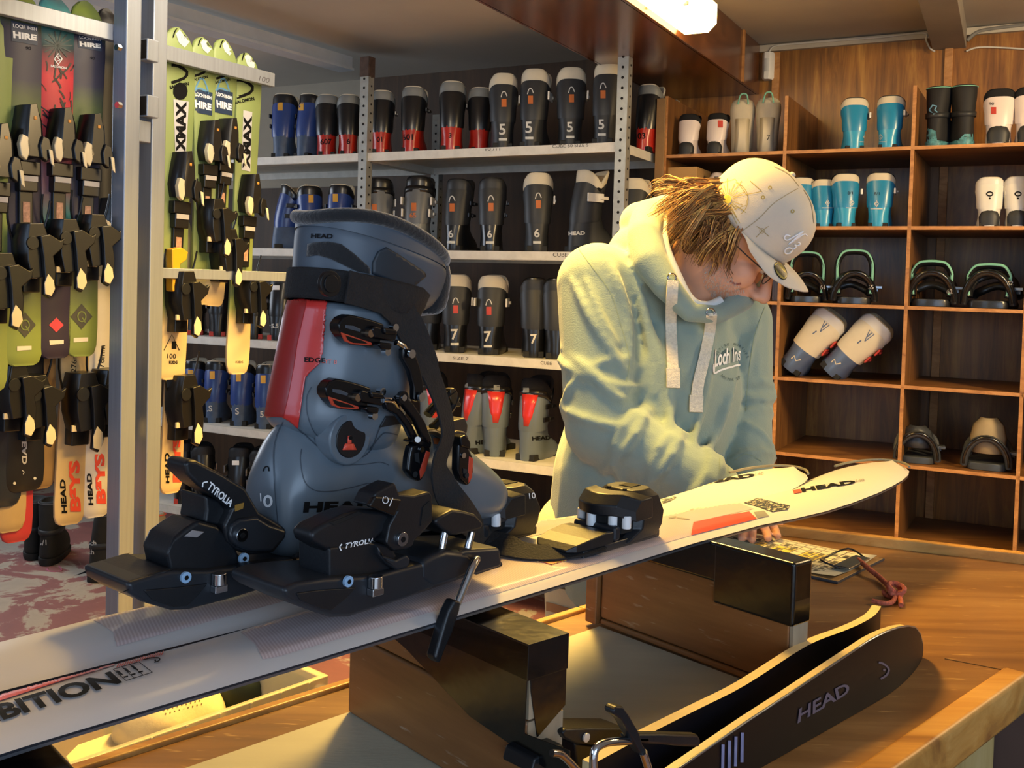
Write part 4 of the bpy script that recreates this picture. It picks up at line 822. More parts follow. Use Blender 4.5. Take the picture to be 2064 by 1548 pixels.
# lower buckles hanging open over the instep and toe
for pts, ip, hn, nm in (([(830, 898), (846, 890), (868, 900), (870, 914), (862, 940), (856, 962), (846, 972), (832, 964), (822, 950), (824, 924)], [(860, 908), (868, 912), (858, 950), (848, 966), (846, 950)], [(828, 890), (846, 880), (872, 890), (870, 904), (848, 900)], 'a'),
                        ([(924, 896), (934, 890), (946, 902), (954, 920), (956, 950), (950, 974), (942, 980), (928, 968), (922, 948)], [(946, 920), (954, 924), (952, 962), (945, 974), (944, 946)], [(928, 882), (940, 876), (950, 892), (950, 906), (930, 900)], 'b')):
    b_ = bpiece('buckle', pts, bkm, low, .070, .010, .003)
    bpiece('buckle_inlay', ip, orng, b_, .0706, .004, .0006); bpiece('hinge_block', hn, bkm, b_, .073, .014, .002)
    for k in (0, 1):
        x, y = ((836, 956), (850, 906))[k] if nm == 'a' else ((940, 958), (934, 918))[k]; c = bp(x, y, .0706); make('slot', cyl(c, c - SP * .001, .003, 10), chrome if k else mat('dark gap', '#15181c', .7), b_)
    bpiece('window', [(836, 914), (844, 912), (846, 934), (838, 930)] if nm == 'a' else [(934, 944), (942, 946), (942, 958), (934, 954)], mat('dark gap', '#15181c', .7), b_, .0708, .002, 0)
def rack_arm(pts, r=.0045, m=bkm, o=.06, par=low): return make('ladder_arm', tube([bp(x, y, o) for x, y in pts], r, 8, k=4, flat=.8), m, par, smooth=60)
rack_arm([(862, 836), (876, 818), (896, 800), (912, 788)], .0055, o=.03); rack_arm([(872, 862), (888, 846), (908, 822), (918, 800)], .0055, o=.03)
bpiece('arm_end', [(908, 784), (918, 782), (924, 792), (922, 806), (930, 812), (930, 820), (918, 820), (908, 806)], mat('brass hardware', '#4c4232', .3, metal=.6), low, .035, .01)
brz = mat('gunmetal hardware', '#57524a', .3, metal=.7)
bpiece('toe_ladder', [(908, 874), (922, 868), (938, 870), (946, 884), (944, 896), (926, 892), (912, 886)], brz, low, .05, .05)
bpiece('toe_ladder', [(914, 848), (938, 842), (944, 858), (942, 874), (920, 868), (912, 872)], brz, low, .02, .02)
rack_arm([(850, 872), (872, 870), (890, 880), (906, 888)], .004, brz, .045); rack_arm([(896, 900), (912, 892), (930, 886)], .004, brz, .055)
# ================================================================ background boots on the shelves
def mt(n, c, r=.35, **k): return mat(n, c, r, **k)
BK = mt('boot black', '#17181b', .3, var=.2, coat=.2); BKm = mt('boot matt charcoal', '#26282b', .5, var=.15); RED = mt('rental red', '#a82418', .3, var=.15, coat=.2); BLU = mt('rental blue', '#27407e', .32, var=.12, coat=.2); SLB = mt('worn slate blue', '#40526e', .5, var=.25, vs=30)
GRY = mt('boot mid grey', '#5c5f62', .4, var=.1); LGR = mt('boot light grey', '#777a78', .4, var=.1); CRM = mt('cream liner', '#c9c0aa', .7, var=.1); WHT = mt('boot white', '#cfccc4', .35, var=.08); TRQ = mt('boot turquoise', '#1d7da8', .32, var=.08, coat=.2); TRL = mt('boot light turquoise', '#2f95bd', .32, var=.08, coat=.2)
DKF = mt('dark felt', '#131315', .9, var=.3); NVY = mt('boot navy', '#4d5d7c', .3, var=.1, coat=.3); PNK = mt('pale pink shell', '#d3c6c0', .35, var=.06); BUFF = mt('white buckle', '#d6d3ca', .3); STL = mt('steel buckle', '#80848a', .25, metal=.8)
TAN = mt('tan liner', '#a08e6e', .8); RUB = mt('rubber sole', '#141414', .7); ORG = mt('orange print', '#b5622c', .5); WINK = mt('worn white ink', '#c4c3be', .6); REDP = mt('red print', '#b83a30', .5); MINT = mt('mint trim', '#74b39e', .6)
HRED = MATS['boot red']; HGR = MATS['blue grey boot shell']
def bring(yb, yf, z, w, lean=0., n=20, e=2.3, dome=0.):
    c = V((0, (yb + yf) / 2, z)); h = (yf - yb) / 2; ay = V((0, 1, lean)).normalized(); R = ering(c, V((1, 0, 0)), ay, w, h, n, e)
    if dome:
        for p in R: k = abs(p.y - c.y) / h; p.z -= dome * (1 - min(1, k)) ** 1.6
    return R
def boot_proto(name, h, L, m_low, m_cuff, m_lin, m_buck=None, strap=None, spine=None, soles=RUB, flare=1., dark=DKF, cufflow=.40, w=.052, heelcap=None, tall=.0, nb=2, buck_side=(1,), vcut=.03):
    """heel at the origin, toe towards +y; h height to the liner top, L sole length"""
    r = empty(name, (0, -50, 0)); M = wm(r)
    def mk(nm, mb, m, par=r, **k): return make(nm, mb, m, par, fr=r, **k)
    s = h / .36; W = w * L / .32 * (1.32 if h > .27 else 1.62)
    zs = [(0, 0, .98, .80), (.03, -.005, 1., .86), (.10, 0, .98, .88), (.17, .004, .88, .84), (.23, .01, .70, .82), (.30, .02, .56, .83), (.40, .035, .50, .88), (.46, .04, .48, .85)]
    low = mk('lower_shell', loft([bring(a * L, b * L, z * h, c * W, n=20, e=2.5) for z, a, b, c in zs]), m_low, smooth=50)
    mk('sole', MB().add(box(-W * .72, W * .72, .005, L * .30, -.0, .028 * s)).add(box(-W * .80, W * .80, L * .55, L * .985, -.0, .026 * s)).add(box(-W * .5, W * .5, L * .28, L * .57, .008 * s, .024 * s)), soles, low, bevel=.003, smooth=40)
    q = cufflow; cz = [(q - vcut, .026, .48, .94), (q + .04, .024, .50, .98), (.58, .045, .50, 1.), (.72, .08, .53, 1.06), (.84, .115, .56, 1.1 * flare), (.87, .125, .55, 1.1 * flare)]
    DM = .16 * h; rings = [bring(a * L, b * L, z * h, c * W, .10, n=28, e=2.2, dome=DM * max(0, (z - .6) / .3)) for z, a, b, c in cz]
    # spine V cut: raise back centre of the lowest ring
    cuff = mk('cuff', loft(rings, cap=(1, 1)), m_cuff, smooth=50)
    lz = [(.83, .13, .55, 1.02), (.93, .14, .58, 1.08 * flare), (.985, .145, .60, 1.1 * flare), (1., .155, .59, 1.03 * flare), (.99, .175, .56, .93 * flare), (.9, .20, .52, .8)]
    lin_ = mk('liner', loft([bring(a * L, b * L, z * h - (a - .13) * 0, c * W, .05, n=28, e=2.2, dome=DM) for z, a, b, c in lz], cap=(0, 1)), m_lin, smooth=60)
    mk('collar_lining', loft([bring(.146 * L, .598 * L, .994 * h, 1.08 * flare * W, .05, 28, dome=DM), bring(.15 * L, .59 * L, 1.008 * h, 1.02 * flare * W, .05, 28, dome=DM), bring(.18 * L, .565 * L, 1.003 * h, .92 * flare * W, .05, 28, dome=DM), bring(.22 * L, .54 * L, .95 * h, .8 * W, .05, 28, dome=DM)], cap=(0, 1)), dark, lin_, smooth=60)
    if strap: mk('power_strap', loft([bring(.105 * L, .575 * L, .80 * h, 1.17 * W * flare, .1, 28, dome=DM * .7), bring(.125 * L, .58 * L, .885 * h, 1.2 * W * flare, .1, 28, dome=DM)], cap=(0, 0)), strap, mods=(('SOLIDIFY', dict(thickness=.003)),))
    if spine: mk('spine_panel', loft([[V((x * W, y * L, z * h)) for x, y in ((-a, b + .012), (-a * .5, b - .012), (a * .5, b - .012), (a, b + .012))] for z, a, b in ((.42, .30, .035), (.55, .42, .05), (.68, .5, .082), (.80, .62, .118))], closed=False), spine, cuff, mods=(('SOLIDIFY', dict(thickness=.004)),))
    if heelcap: mk('heel_patch', loft([bring(-.012 * L, .25 * L, .03 * h, .72 * W), bring(-.010 * L, .25 * L, .2 * h, .78 * W), bring(.008 * L, .2 * L, .30 * h, .6 * W), bring(.05 * L, .2 * L, .36 * h, .3 * W)]), heelcap, low, smooth=60)
    if m_buck:
        for sd in buck_side:
            for i in range(nb):
                z = (.66, .50, .3)[i] * h; y = (.30, .28, .5)[i] * L; x = sd * W * (1.08, .98, .98)[i]
                b = mk('buckle', MB().add(box(min(x, x + sd * .008), max(x, x + sd * .008), y - (.035 if m_buck is BK else .055) * s, y + .03 * s, z - (.011 if m_buck is BK else .019) * s, z + (.011 if m_buck is BK else .019) * s)).add(box(min(x, x + sd * .014), max(x, x + sd * .014), y + .01 * s, y + .05 * s, z - .007 * s, z + .007 * s)), m_buck, cuff, bevel=.002, smooth=40)
    return r
PR = dict(
    blue=lambda: boot_proto('ski_boot', .33, .28, SLB, BLU, BK, BK, buck_side=(1, -1), dark=CRM, vcut=.06),
    red=lambda: boot_proto('ski_boot', .30, .25, RED, BK, LGR, BK, nb=1, dark=CRM, cufflow=.38),
    head5=lambda: boot_proto('ski_boot', .34, .29, BKm, BKm, CRM, BUFF, nb=1, buck_side=(1,), dark=CRM, w=.050),
    grey6=lambda: boot_proto('ski_boot', .35, .29, LGR, GRY, BK, BUFF, strap=BK, buck_side=(1, -1)),
    blk6=lambda: boot_proto('ski_boot', .34, .29, BK, BKm, BKm, BK, dark=BK, w=.05),
    head7=lambda: boot_proto('ski_boot', .36, .30, BK, BKm, CRM, BUFF, nb=1, buck_side=(1, -1), dark=CRM, w=.052),
    edge=lambda: boot_proto('ski_boot', .36, .30, HGR, HGR, DKF, BK, strap=BK, spine=HRED, buck_side=(1,), nb=2),
    blkred=lambda: boot_proto('ski_boot', .34, .28, BK, BK, BKm, STL, soles=REDP, buck_side=(1, -1)),
    turq=lambda: boot_proto('ski_boot', .225, .19, TRL, TRQ, CRM, BUFF, nb=1, dark=BK, w=.054),
    white=lambda: boot_proto('ski_boot', .215, .19, PNK, PNK, DKF, None, heelcap=BKm, dark=BK, w=.054),
    cream=lambda: boot_proto('ski_boot', .20, .18, WHT, WHT, WHT, BUFF, nb=1, heelcap=BKm, dark=CRM, w=.054),
    tecnica=lambda: boot_proto('ski_boot', .33, .21, NVY, CRM, WHT, REDP, nb=2, buck_side=(1,), dark=TAN, w=.088))
CACHE = {}; COUNT = {}
BOOTS = []
def place(kind, base, yaw, label, group, scale=1., tilt=0., M=None):
    if kind not in CACHE: CACHE[kind] = PR[kind]()
    p = CACHE[kind]
    Mx = M if M else Matrix.Translation(base) @ Matrix.Rotation(yaw, 4, 'Z') @ Matrix.Rotation(tilt, 4, 'Y') @ Matrix.Scale(scale, 4)
    o = dup(p, Mx); tag(o, label, 'ski boot', group); BOOTS.append(o); return o
YN = math.atan2(-N2.x, N2.y)      # +y into the shelf
def onshelf(x, z, inset, c=CS):
    p = linept(c + inset * math.sqrt(1 + SL * SL), x); return V((p.x, p.y, z + .0005))
def fam(o):
    k = PARENTS(); r = []; st = list(k.get(o.name, []))
    while st: a = st.pop(); r.append(a); st += k.get(a.name, [])
    return r
def mark(o, shapes, m, name='painted_number', off=.0012, maxlen=5):
    tr = bvh([x for x in fam(o)]); par = [x for x in fam(o) if x.name.startswith('lower_shell')] or [None]; return decal(name, shapes, tr, m, o, off=off, maxlen=maxlen)
R_ = random.Random(4)
g1 = 'ski boots on the metal shelving'
# (kind, photo x of the heel, shelf index, inset, yaw offset deg, scale, label)
rows = [
 ('blue', 562, 0, .05, -12, 1., 'worn blue ski boot standing first at the far end of the top metal shelf'),
 ('blue', 604, 0, .06, -30, .98, 'worn blue ski boot with pale label strip leaning beside it, top metal shelf'),
 ('red', 657, 0, .05, 4, 1.02, 'black and red boot marked 607, left of the rusty upright, top shelf'),
 ('red', 701, 0, .06, 6, 1.0, 'black and red boot half hidden by the rusty upright, top shelf'),
 ('red', 765, 0, .05, 0, 1.02, 'black and red boot first to the right of the rusty upright, top shelf'),
 ('red', 822, 0, .05, -10, 1.05, 'black and red boot marked 601, second after the rusty upright, top shelf'),
 ('red', 905, 0, .05, 0, 1.08, 'black and red boot with broad pale collar, middle of the top shelf'),
 ('red', 964, 0, .12, 6, 1.0, 'shaded black and red boot beside the first of the numbered 5 boots'),
 ('head5', 1010, 0, .05, 5, 1., 'charcoal boot marked 5 with its white buckle open towards the red boots'),
 ('head5', 1063, 0, .05, -10, 1.03, 'charcoal boot marked 5 with a large open white buckle, second of the fives'),
 ('head5', 1145, 0, .07, 4, 1.02, 'charcoal boot marked 5 in shade, third of the fives on the top shelf'),
 ('head5', 1208, 0, .05, -12, 1.04, 'charcoal boot marked 5 right against the second perforated upright'),
 ('red', 1286, 0, .30, -25, 1.0, 'red and black boot marked 603 beyond the second perforated upright'),
 ('blue', 552, 1, .08, -75, 1., 'blue buckled boot turned sideways on the second metal shelf'),
 ('blue', 628, 1, .05, 8, .96, 'blue boot with orange tag seen from behind on the second shelf'),
 ('blue', 677, 1, .05, -14, .97, 'blue boot with orange tag touching the rusty upright on the second shelf'),
 ('grey6', 770, 1, .05, 10, .98, 'grey boot marked 6.5 nearest the rusty upright, second metal shelf'),
 ('grey6', 835, 1, .05, -12, 1.0, 'light grey boot with two white buckles marked 6.5, second metal shelf'),
 ('blk6', 912, 1, .06, -18, .98, 'dark boot marked 6 with plain grey flank, second metal shelf'),
 ('blk6', 990, 1, .06, 0, .98, 'dark boot marked 6 with red script on its side, second metal shelf'),
 ('head5', 1085, 1, .05, 4, 1.02, 'charcoal boot marked 6 with white collar, second metal shelf'),
 ('head5', 1150, 1, .06, -52, 1.04, 'charcoal boot marked 6 turned sideways showing broad white buckles'),
 ('head5', 1268, 1, .16, -14, .96, 'charcoal boot with white buckle beyond the second perforated upright'),
 ('blkred', 520, 2, .05, 10, .98, 'glossy black boot with red sole behind the hanging skis, third shelf'),
 ('blkred', 562, 2, .05, -15, 1., 'glossy black boot with silver buckle at the edge of the big grey boot'),
 ('blkred', 400, 2, .06, 0, .95, 'black boot with red sole behind the ski rack, farther left of a pair'),
 ('blkred', 445, 2, .06, 0, .95, 'black boot with red sole behind the ski rack, right of its pair'),
 ('blk6', 870, 2, .10, 0, 1.03, 'dark boot partly hidden behind the big grey boot, third metal shelf'),
 ('head7', 925, 2, .05, 2, .98, 'dark boot marked 7 with white collar, left of the pair on the third shelf'),
 ('head7', 992, 2, .05, -6, .98, 'dark boot marked 7 with open white buckle and tag, right of its pair'),
 ('blk6', 1085, 2, .06, 4, 1.02, 'black boot marked 7 standing close to the man in the hoodie'),
 ('blk6', 1130, 2, .06, 4, 1.02, 'black boot almost hidden behind the shoulder of the man, third shelf'),
 ('blue', 393, 3, .08, -14, .95, 'blue boot on the fourth shelf, first from the ski rack'),
 ('blue', 437, 3, .05, -12, .98, 'blue boot marked S on the fourth shelf, second from the ski rack'),
 ('blue', 490, 3, .05, -12, .98, 'blue boot marked S on the fourth shelf, third from the ski rack'),
 ('blue', 540, 3, .05, -12, .99, 'blue boot on the fourth shelf beside the spine of the big grey boot'),
 ('edge', 888, 3, .06, 8, .96, 'grey boot with red spine, first of the four right of the big boot'),
 ('edge', 948, 3, .05, -42, 1.0, 'grey boot with red spine turned sideways, small buckles and dark lettering'),
 ('edge', 1012, 3, .06, 4, 1.0, 'grey boot with red spine seen straight from behind, third of the four'),
 ('edge', 1072, 3, .05, -24, 1.0, 'grey boot with red spine standing right beside the man'),
 ('blkred', 380, 4, .06, 0, .95, 'dark boot in shade on the lowest shelf, nearest the ski rack'),
 ('blkred', 425, 4, .06, 10, .95, 'dark boot in shade on the lowest shelf, second from the ski rack'),
 ('blkred', 488, 4, .05, -12, 1., 'dark boot with white size label on the lowest shelf'),
 ('blkred', 535, 4, .05, -6, 1., 'dark boot with white label close behind the big grey boot, lowest shelf'),
 ('edge', 1000, 4, .06, 12, .9, 'grey boot on the lowest shelf right behind the toe of the binding'),
 ('blue', 1045, 4, .02, -20, .8, 'blue boot with yellow tag glimpsed under the skis beside the cream trousers'),
]
OB = []
def VY(x): return -math.atan2(x - CX, F) * .9 + YN * .1
for kind, x, si, ins, yo, sc, lab in rows:
    OB.append(place(kind, onshelf(x - 5, SZ[si], ins), VY(x) + math.radians(yo), lab, g1, sc))
def B(i): return OB[i]
# painted numbers and marks
def at(o, z, dx=0.):
    k = wm(o) @ V((dx, 0, z)); return pix(k)
def num(o, t_, z, h_, m, bold=.02, dx=0, wide=1.):
    x, y = at(o, z); w_ = h_ * .78 * len(t_) * wide; mark(o, [txt(t_, x - w_ / 2 + dx, y, h_, 2, bold=bold, wide=wide)], m)
for i, s, h_ in ((2, '607', 11), (3, '6', 11), (4, '01', 10), (5, '601', 12), (6, '3', 10), (12, '603', 12)): num(B(i), s, .055, h_, inkm)
for i, s, h_ in ((8, '5', 22), (9, '5', 23), (10, '5', 20), (11, '5', 20), (16, '6', 16), (17, '6', 17), (18, '6', 15), (19, '6', 15), (20, '6', 17), (28, '7', 21), (29, '7', 21), (30, '7', 19), (33, '.S', 12), (34, 'S', 13), (35, '5', 12), (24, '25.5', 9)): num(B(i), s, .062, h_, WINK)
for i, s, z, h_ in ((16, '65', .15, 10), (17, '65', .15, 10)): num(B(i), s, z, h_, ORG)
mark(B(37), [txt('HEAD', 958, 896, 8, 4, bold=.05, wide=1.3)], inkm); mark(B(39), [txt('HEAD', 1072, 888, 8, 4, bold=.05, wide=1.3)], inkm); mark(B(21), [txt('HEAD', 1146, 474, 7, 2, bold=.05, wide=1.3)], WINK)
def sq(o, z, w_, h_, m, nm, dx=0):
    x, y = at(o, z); x += dx; mark(o, [pg((x - w_, y - h_), (x + w_, y - h_), (x + w_, y + h_), (x - w_, y + h_))], m, nm); return x, y
for i in (8, 9, 10, 11, 18, 19, 20, 28, 29, 16, 17):
    x, y = sq(B(i), .20, 5, 8, REDP if i in (28, 29) else ORG, 'orange_label', -14 if i == 16 else 0)
    if i not in (16, 17): mark(B(i), [stroke([(x - 6, y - 11), (x - 3, y - 21), (x + 2, y - 22), (x + 6, y - 13)], 1.8)], WINK, 'small_logo')
for i in (8, 9, 10, 11, 18, 19, 20, 28, 29): sq(B(i), .040, 8, 2.5, WINK, 'size_label')
for i in (0, 1, 14, 15, 32, 33, 34, 35): sq(B(i), .255, 5, 8, mt('yellow tag', '#d6a03a', .5), 'yellow_tag')
for i in (23, 24, 25, 26, 42, 43): sq(B(i), .265, 7, 4.5, whitep, 'white_label')
for i in (36, 38, 37, 39): sq(B(i), .31, 6, 5, mt('boot light grey', '#777a78'), 'strap_label')
# handwriting on the shelf edges
TSH = bvh([o for o in SC.objects if o.parent in (shR, shL)])
mk2 = mt('marker ink', '#3a3832', .6)
decal('lettering', [txt('10 /11', 976, 304, 9, 1, wide=1.1), txt('CUBE 60 SIZE 5', 1113, 298, 6.5, 2, wide=1.25), txt('CUBE 60', 1114, 517, 8, -1, wide=1.1), txt('SIZE 7', 912, 724, 6, -4, wide=1.5), txt('CUBE', 1089, 734, 7, -5)], TSH, mk2, shR, maxlen=8)
# ---------------------------------------------------------------- cubby boots
def oncub(x, z, inset): return onshelf(x, z, inset, CQ)
cb = [('turq', 1727, 0, .03, 8, 1.02, 'turquoise boot in the top cubby row, first of the pair and farther from the divider'),
      ('turq', 1791, 0, .03, -8, 1.02, 'turquoise boot in the top cubby row close beside the divider'),
      ('turq', 1628, 1, .04, 10, 1.0, 'turquoise boot half hidden behind the cap, second cubby row'),
      ('turq', 1672, 1, .05, 10, .96, 'turquoise boot squeezed between two others in the second cubby row'),
      ('turq', 1717, 1, .03, 12, 1.05, 'turquoise boot marked 8, second cubby row, left of the front pair'),
      ('turq', 1778, 1, .03, -6, 1.05, 'turquoise boot marked 8 beside the divider, second cubby row'),
      ('white', 1390, 0, .04, -18, .93, 'small white boot with dark heel, first in the top cubby row'),
      ('white', 1446, 0, .05, -20, .92, 'small white boot with dark heel beside the two pale inner boots'),
      ('white', 2003, 0, .03, 0, 1.08, 'white boot with dark heel marked 90, top cubby row'),
      ('white', 2066, 0, .03, 4, 1.08, 'white boot with dark heel cut by the photo edge, top cubby row'),
      ('cream', 1993, 1, .03, 3, 1.03, 'cream boot with oval badge and dark heel, second cubby row'),
      ('cream', 2050, 1, .03, 3, 1.03, 'cream boot with oval badge at the right hand edge, second cubby row')]
CBO = [place(k, oncub(x - (16 if k == 'turq' else 20 if x < 1500 else 6), QZ[r_], ins), VY(x) + math.radians(yo), lab, 'small boots in the cubby holes', sc * .93) for k, x, r_, ins, yo, sc, lab in cb]
SL_ = WINK
for i, x, y in ((0, 1744, 276), (1, 1775, 276), (4, 1717, 409), (5, 1767, 411), (3, 1668, 409)):
    mark(CBO[i], [ringpx(x, y, 4, 1.6, 4, ry=6), stroke([(x + 2, y - 3), (x - 2, y - 1), (x + 2, y + 2), (x - 2, y + 4)], 1.4, 0), stroke([(x - 12, y + 10), (x + 12, y + 10)], 1.6, 0)], WINK, 'small_logo')
for i, s, x, y in ((4, '8/1', 1708, 392), (5, '8/1', 1762, 393), (8, '90', 1994, 212)): mark(CBO[i], [txt(s, x, y, 6, 0, wide=1.2)], inkm)
for i, x, y in ((7, 1452, 250), (8, 2003, 223)): mark(CBO[i], [pg((x - 5, y - 7), (x + 5, y - 7), (x + 5, y + 7), (x - 5, y + 7))], REDP, 'red_label')
for i, x, y in ((10, 1995, 391), (11, 2052, 391)): mark(CBO[i], [ringpx(x, y, 6, 2.6, ry=4), disc(x, y + 9, 2)], inkm, 'small_logo'); 
# tilted white and navy pair
for (hx, hy), (tx, ty), lab in (((1587, 745), (1672, 640), 'cream and navy boot lying aslant in the fourth cubby row, nearer the man'), ((1668, 752), (1768, 655), 'cream and navy boot lying aslant against the divider, fourth cubby row')):
    n = -N2; A = onp(hx, hy, linept(CQ, 1700) + N2 * .05, N2); Bp = onp(tx, ty, linept(CQ, 1700) + N2 * .05, N2)
    up = (Bp - A).normalized(); fwd = N2; rt = up.cross(fwd) * -1; rt = fwd.cross(up); zz_ = up
    Mx = Matrix(((rt.x, fwd.x, up.x, A.x), (rt.y, fwd.y, up.y, A.y), (rt.z, fwd.z, up.z, A.z), (0, 0, 0, 1))) @ Matrix.Scale((Bp - A).length / .31, 4)
    o = place('tecnica', None, 0, lab, 'cream and navy boots lying aslant', M=Mx)
    cx, cy = (hx + 75, hy - 88) if hx < 1600 else (hx + 84, hy - 76)
    mark(o, [stroke([(cx - 9, cy + 12), (cx + 1, cy - 11), (cx + 10, cy - 2), (cx - 9, cy + 12)], 1.8, 0), stroke([(cx - 4, cy + 3), (cx + 5, cy - 5)], 2.4, 0), stroke([(cx - 24, cy + 16), (cx - 16, cy + 10)], 2.5, 0)], NVY, 'small_logo')
    mark(o, [stroke([(hx + 8, hy - 22), (hx + 14, hy - 28), (hx + 17, hy - 18), (hx + 27, hy - 20)], 2.4, 0)], CRM, 'small_logo')
for k in CACHE.values():
    for x in fam(k): bpy.data.objects.remove(x)
    bpy.data.objects.remove(k)
# ================================================================ ski rack
alu = mat('brushed aluminium', '#9aa2b0', .42, metal=.55, var=.12, vs=3, stretch=(40, 40, 1))
RZ = 2.04
ra, rb = onz(0, 30, RZ), onz(232, 85, RZ); rc, rdd = onz(340, 124, RZ), onz(549, 176, RZ)
rack = empty('ski_rack', V((rb.x, rb.y, 0)), label='upright aluminium ski rack with two square posts and a rail marked 100', cat='ski rack')
RL = (rb - ra).normalized(); RRt = (rdd - rc).normalized()
def rail(name, a, b, h=.043, t=.022): return make(name, obox(a + V((0, 0, h / 2)), b + V((0, 0, h / 2)), (0, 0, 1), t, h), alu, rack, bevel=.002, smooth=0)
rail('rail', ra - RL * 1.0, rb + RL * .05); r2 = rail('rail', rc - RRt * .1, rdd)
def post(xt, xb, D):
    t_ = ond(xt, 0, D); b_ = ond(xb, 1220, D); d = (t_ - b_).normalized(); b0 = b_ - d * ((b_.z) / d.z); t0 = b_ + d * ((CEIL - .01 - b_.z) / d.z)
    return make('post', obox(b0, t0, U, .05, .05), alu, rack, bevel=.004, smooth=0), b_, d
p1_, q1, d1 = post(258, 240, 2.70); p2_, q2, d2 = post(312, 292, 2.80)
for x, y in ((311, 106), (311, 218), (295, 268)):
    c = ond(x, y, 2.76); M_ = Matrix.Translation(c)
    make('socket', MB().add(obox(c + N2 * .0, c - N2 * .04, (0, 0, 1), .036, .058)), alu, rack, bevel=.003, smooth=0)
    make('socket_mouth', obox(c - N2 * .0395, c - N2 * .0405, (0, 0, 1), .029, .050), mat('dark socket', '#1c1208', .8), rack, bevel=.002, smooth=0)
for x, y in ((242, 97), (243, 213)):
    c = ond(x, y, 2.64); make('bolt', cyl(c + U * .0, c - N2 * .012, .009, 6), chrome, rack)
TR = bvh([r2]); decal('lettering', [txt('100', 518, 162, 11, -14, wide=1.1)], TR, mt('faint ink', '#5a5a60', .6), rack)
rail('lower_rail', ra - RL * 1.0 + V((0, 0, -.62)) - V((RL.y, -RL.x, 0)) * -.0 + N2 * .5, rb + RL * .6 + N2 * .5 + V((0, 0, -.62)), .03)
# ---- ski bodies hanging in the rack
GRN = mt('lime green ski', '#76854c', .3, coat=.4); 
def gmat(name, stops, ax=2, nz=.0):
    if name in MATS: return MATS[name]
    m = bpy.data.materials.new(name); t = NT(m); tc = t.add('ShaderNodeTexCoord'); n = t.add('ShaderNodeTexNoise'); n.inputs['Scale'].default_value = 7; n.inputs['Detail'].default_value = 4; t.ln(tc.outputs['Object'], n.inputs[0]); sx = t.add('ShaderNodeSeparateXYZ'); t.ln(tc.outputs['Object'], sx.inputs[0])
    a = t.add('ShaderNodeMath', operation='MULTIPLY_ADD'); a.inputs[1].default_value = nz; t.ln(n.outputs[0], a.inputs[0]); t.ln(sx.outputs[2], a.inputs[2]); mr = t.add('ShaderNodeMapRange'); mr.inputs[1].default_value = -.5 + nz / 2; mr.inputs[2].default_value = .5 + nz / 2; t.ln(a.outputs[0], mr.inputs[0])
    r = t.add('ShaderNodeValToRGB'); e = r.color_ramp.elements; e[0].position = stops[0][0]; e[0].color = lin(stops[0][1]); e[1].position = stops[-1][0]; e[1].color = lin(stops[-1][1])
    for p, c in stops[1:-1]: k = e.new(p); k.color = lin(c)
    t.ln(mr.outputs[0], r.inputs[0]); t.ln(r.outputs[0], t.b.inputs[0]); t.b.inputs['Roughness'].default_value = .45; MATS[name] = m; return m
purp = gmat('green violet ski print', [(.0, '#7c8c48'), (.12, '#7c8c48'), (.3, '#3a3548'), (.55, '#2c2a3c'), (.62, '#6c7c36'), (.74, '#34344a'), (.86, '#2a2a40'), (.93, '#80923e'), (1., '#3a4a3a')], nz=.12)
tropic = gmat('tropical ski print', [(0, '#2c2638'), (.22, '#33293f'), (.4, '#2f6a72'), (.62, '#b02a38'), (.75, '#c8323e'), (.84, '#16323a'), (.92, '#4c9a9c'), (.97, '#3a2c4a'), (1, '#3a2c4a')], nz=.16)
xgrn = gmat('lime and white ski print', [(0, '#c9b48c'), (.14, '#cdb88e'), (.2, '#76854c'), (.5, '#7f8f56'), (1, '#86965c')], nz=.02)
byc = mat('worn cream ski', '#c9b083', .4, var=.12, vs=6); byw = mat('white worn ski', '#d6cfc4', .4, var=.1)
sblk = mat('black ski top', '#16171c', .4, var=.2); sred = mat('red ski top', '#a3333a', .35, var=.1); sbei = mat('beige ski top', '#a08a68', .45, var=.15)
bindm = mat('binding black', '#131315', .35, var=.2, coat=.2); creamp = mat('cream plastic', '#cfc2a4', .35, coat=.3); foam = mat('grey sticker', '#b0aeb0', .5)
spk = mat('dotted sticker', '#b98f7c', .6, var=.5, vs=90)
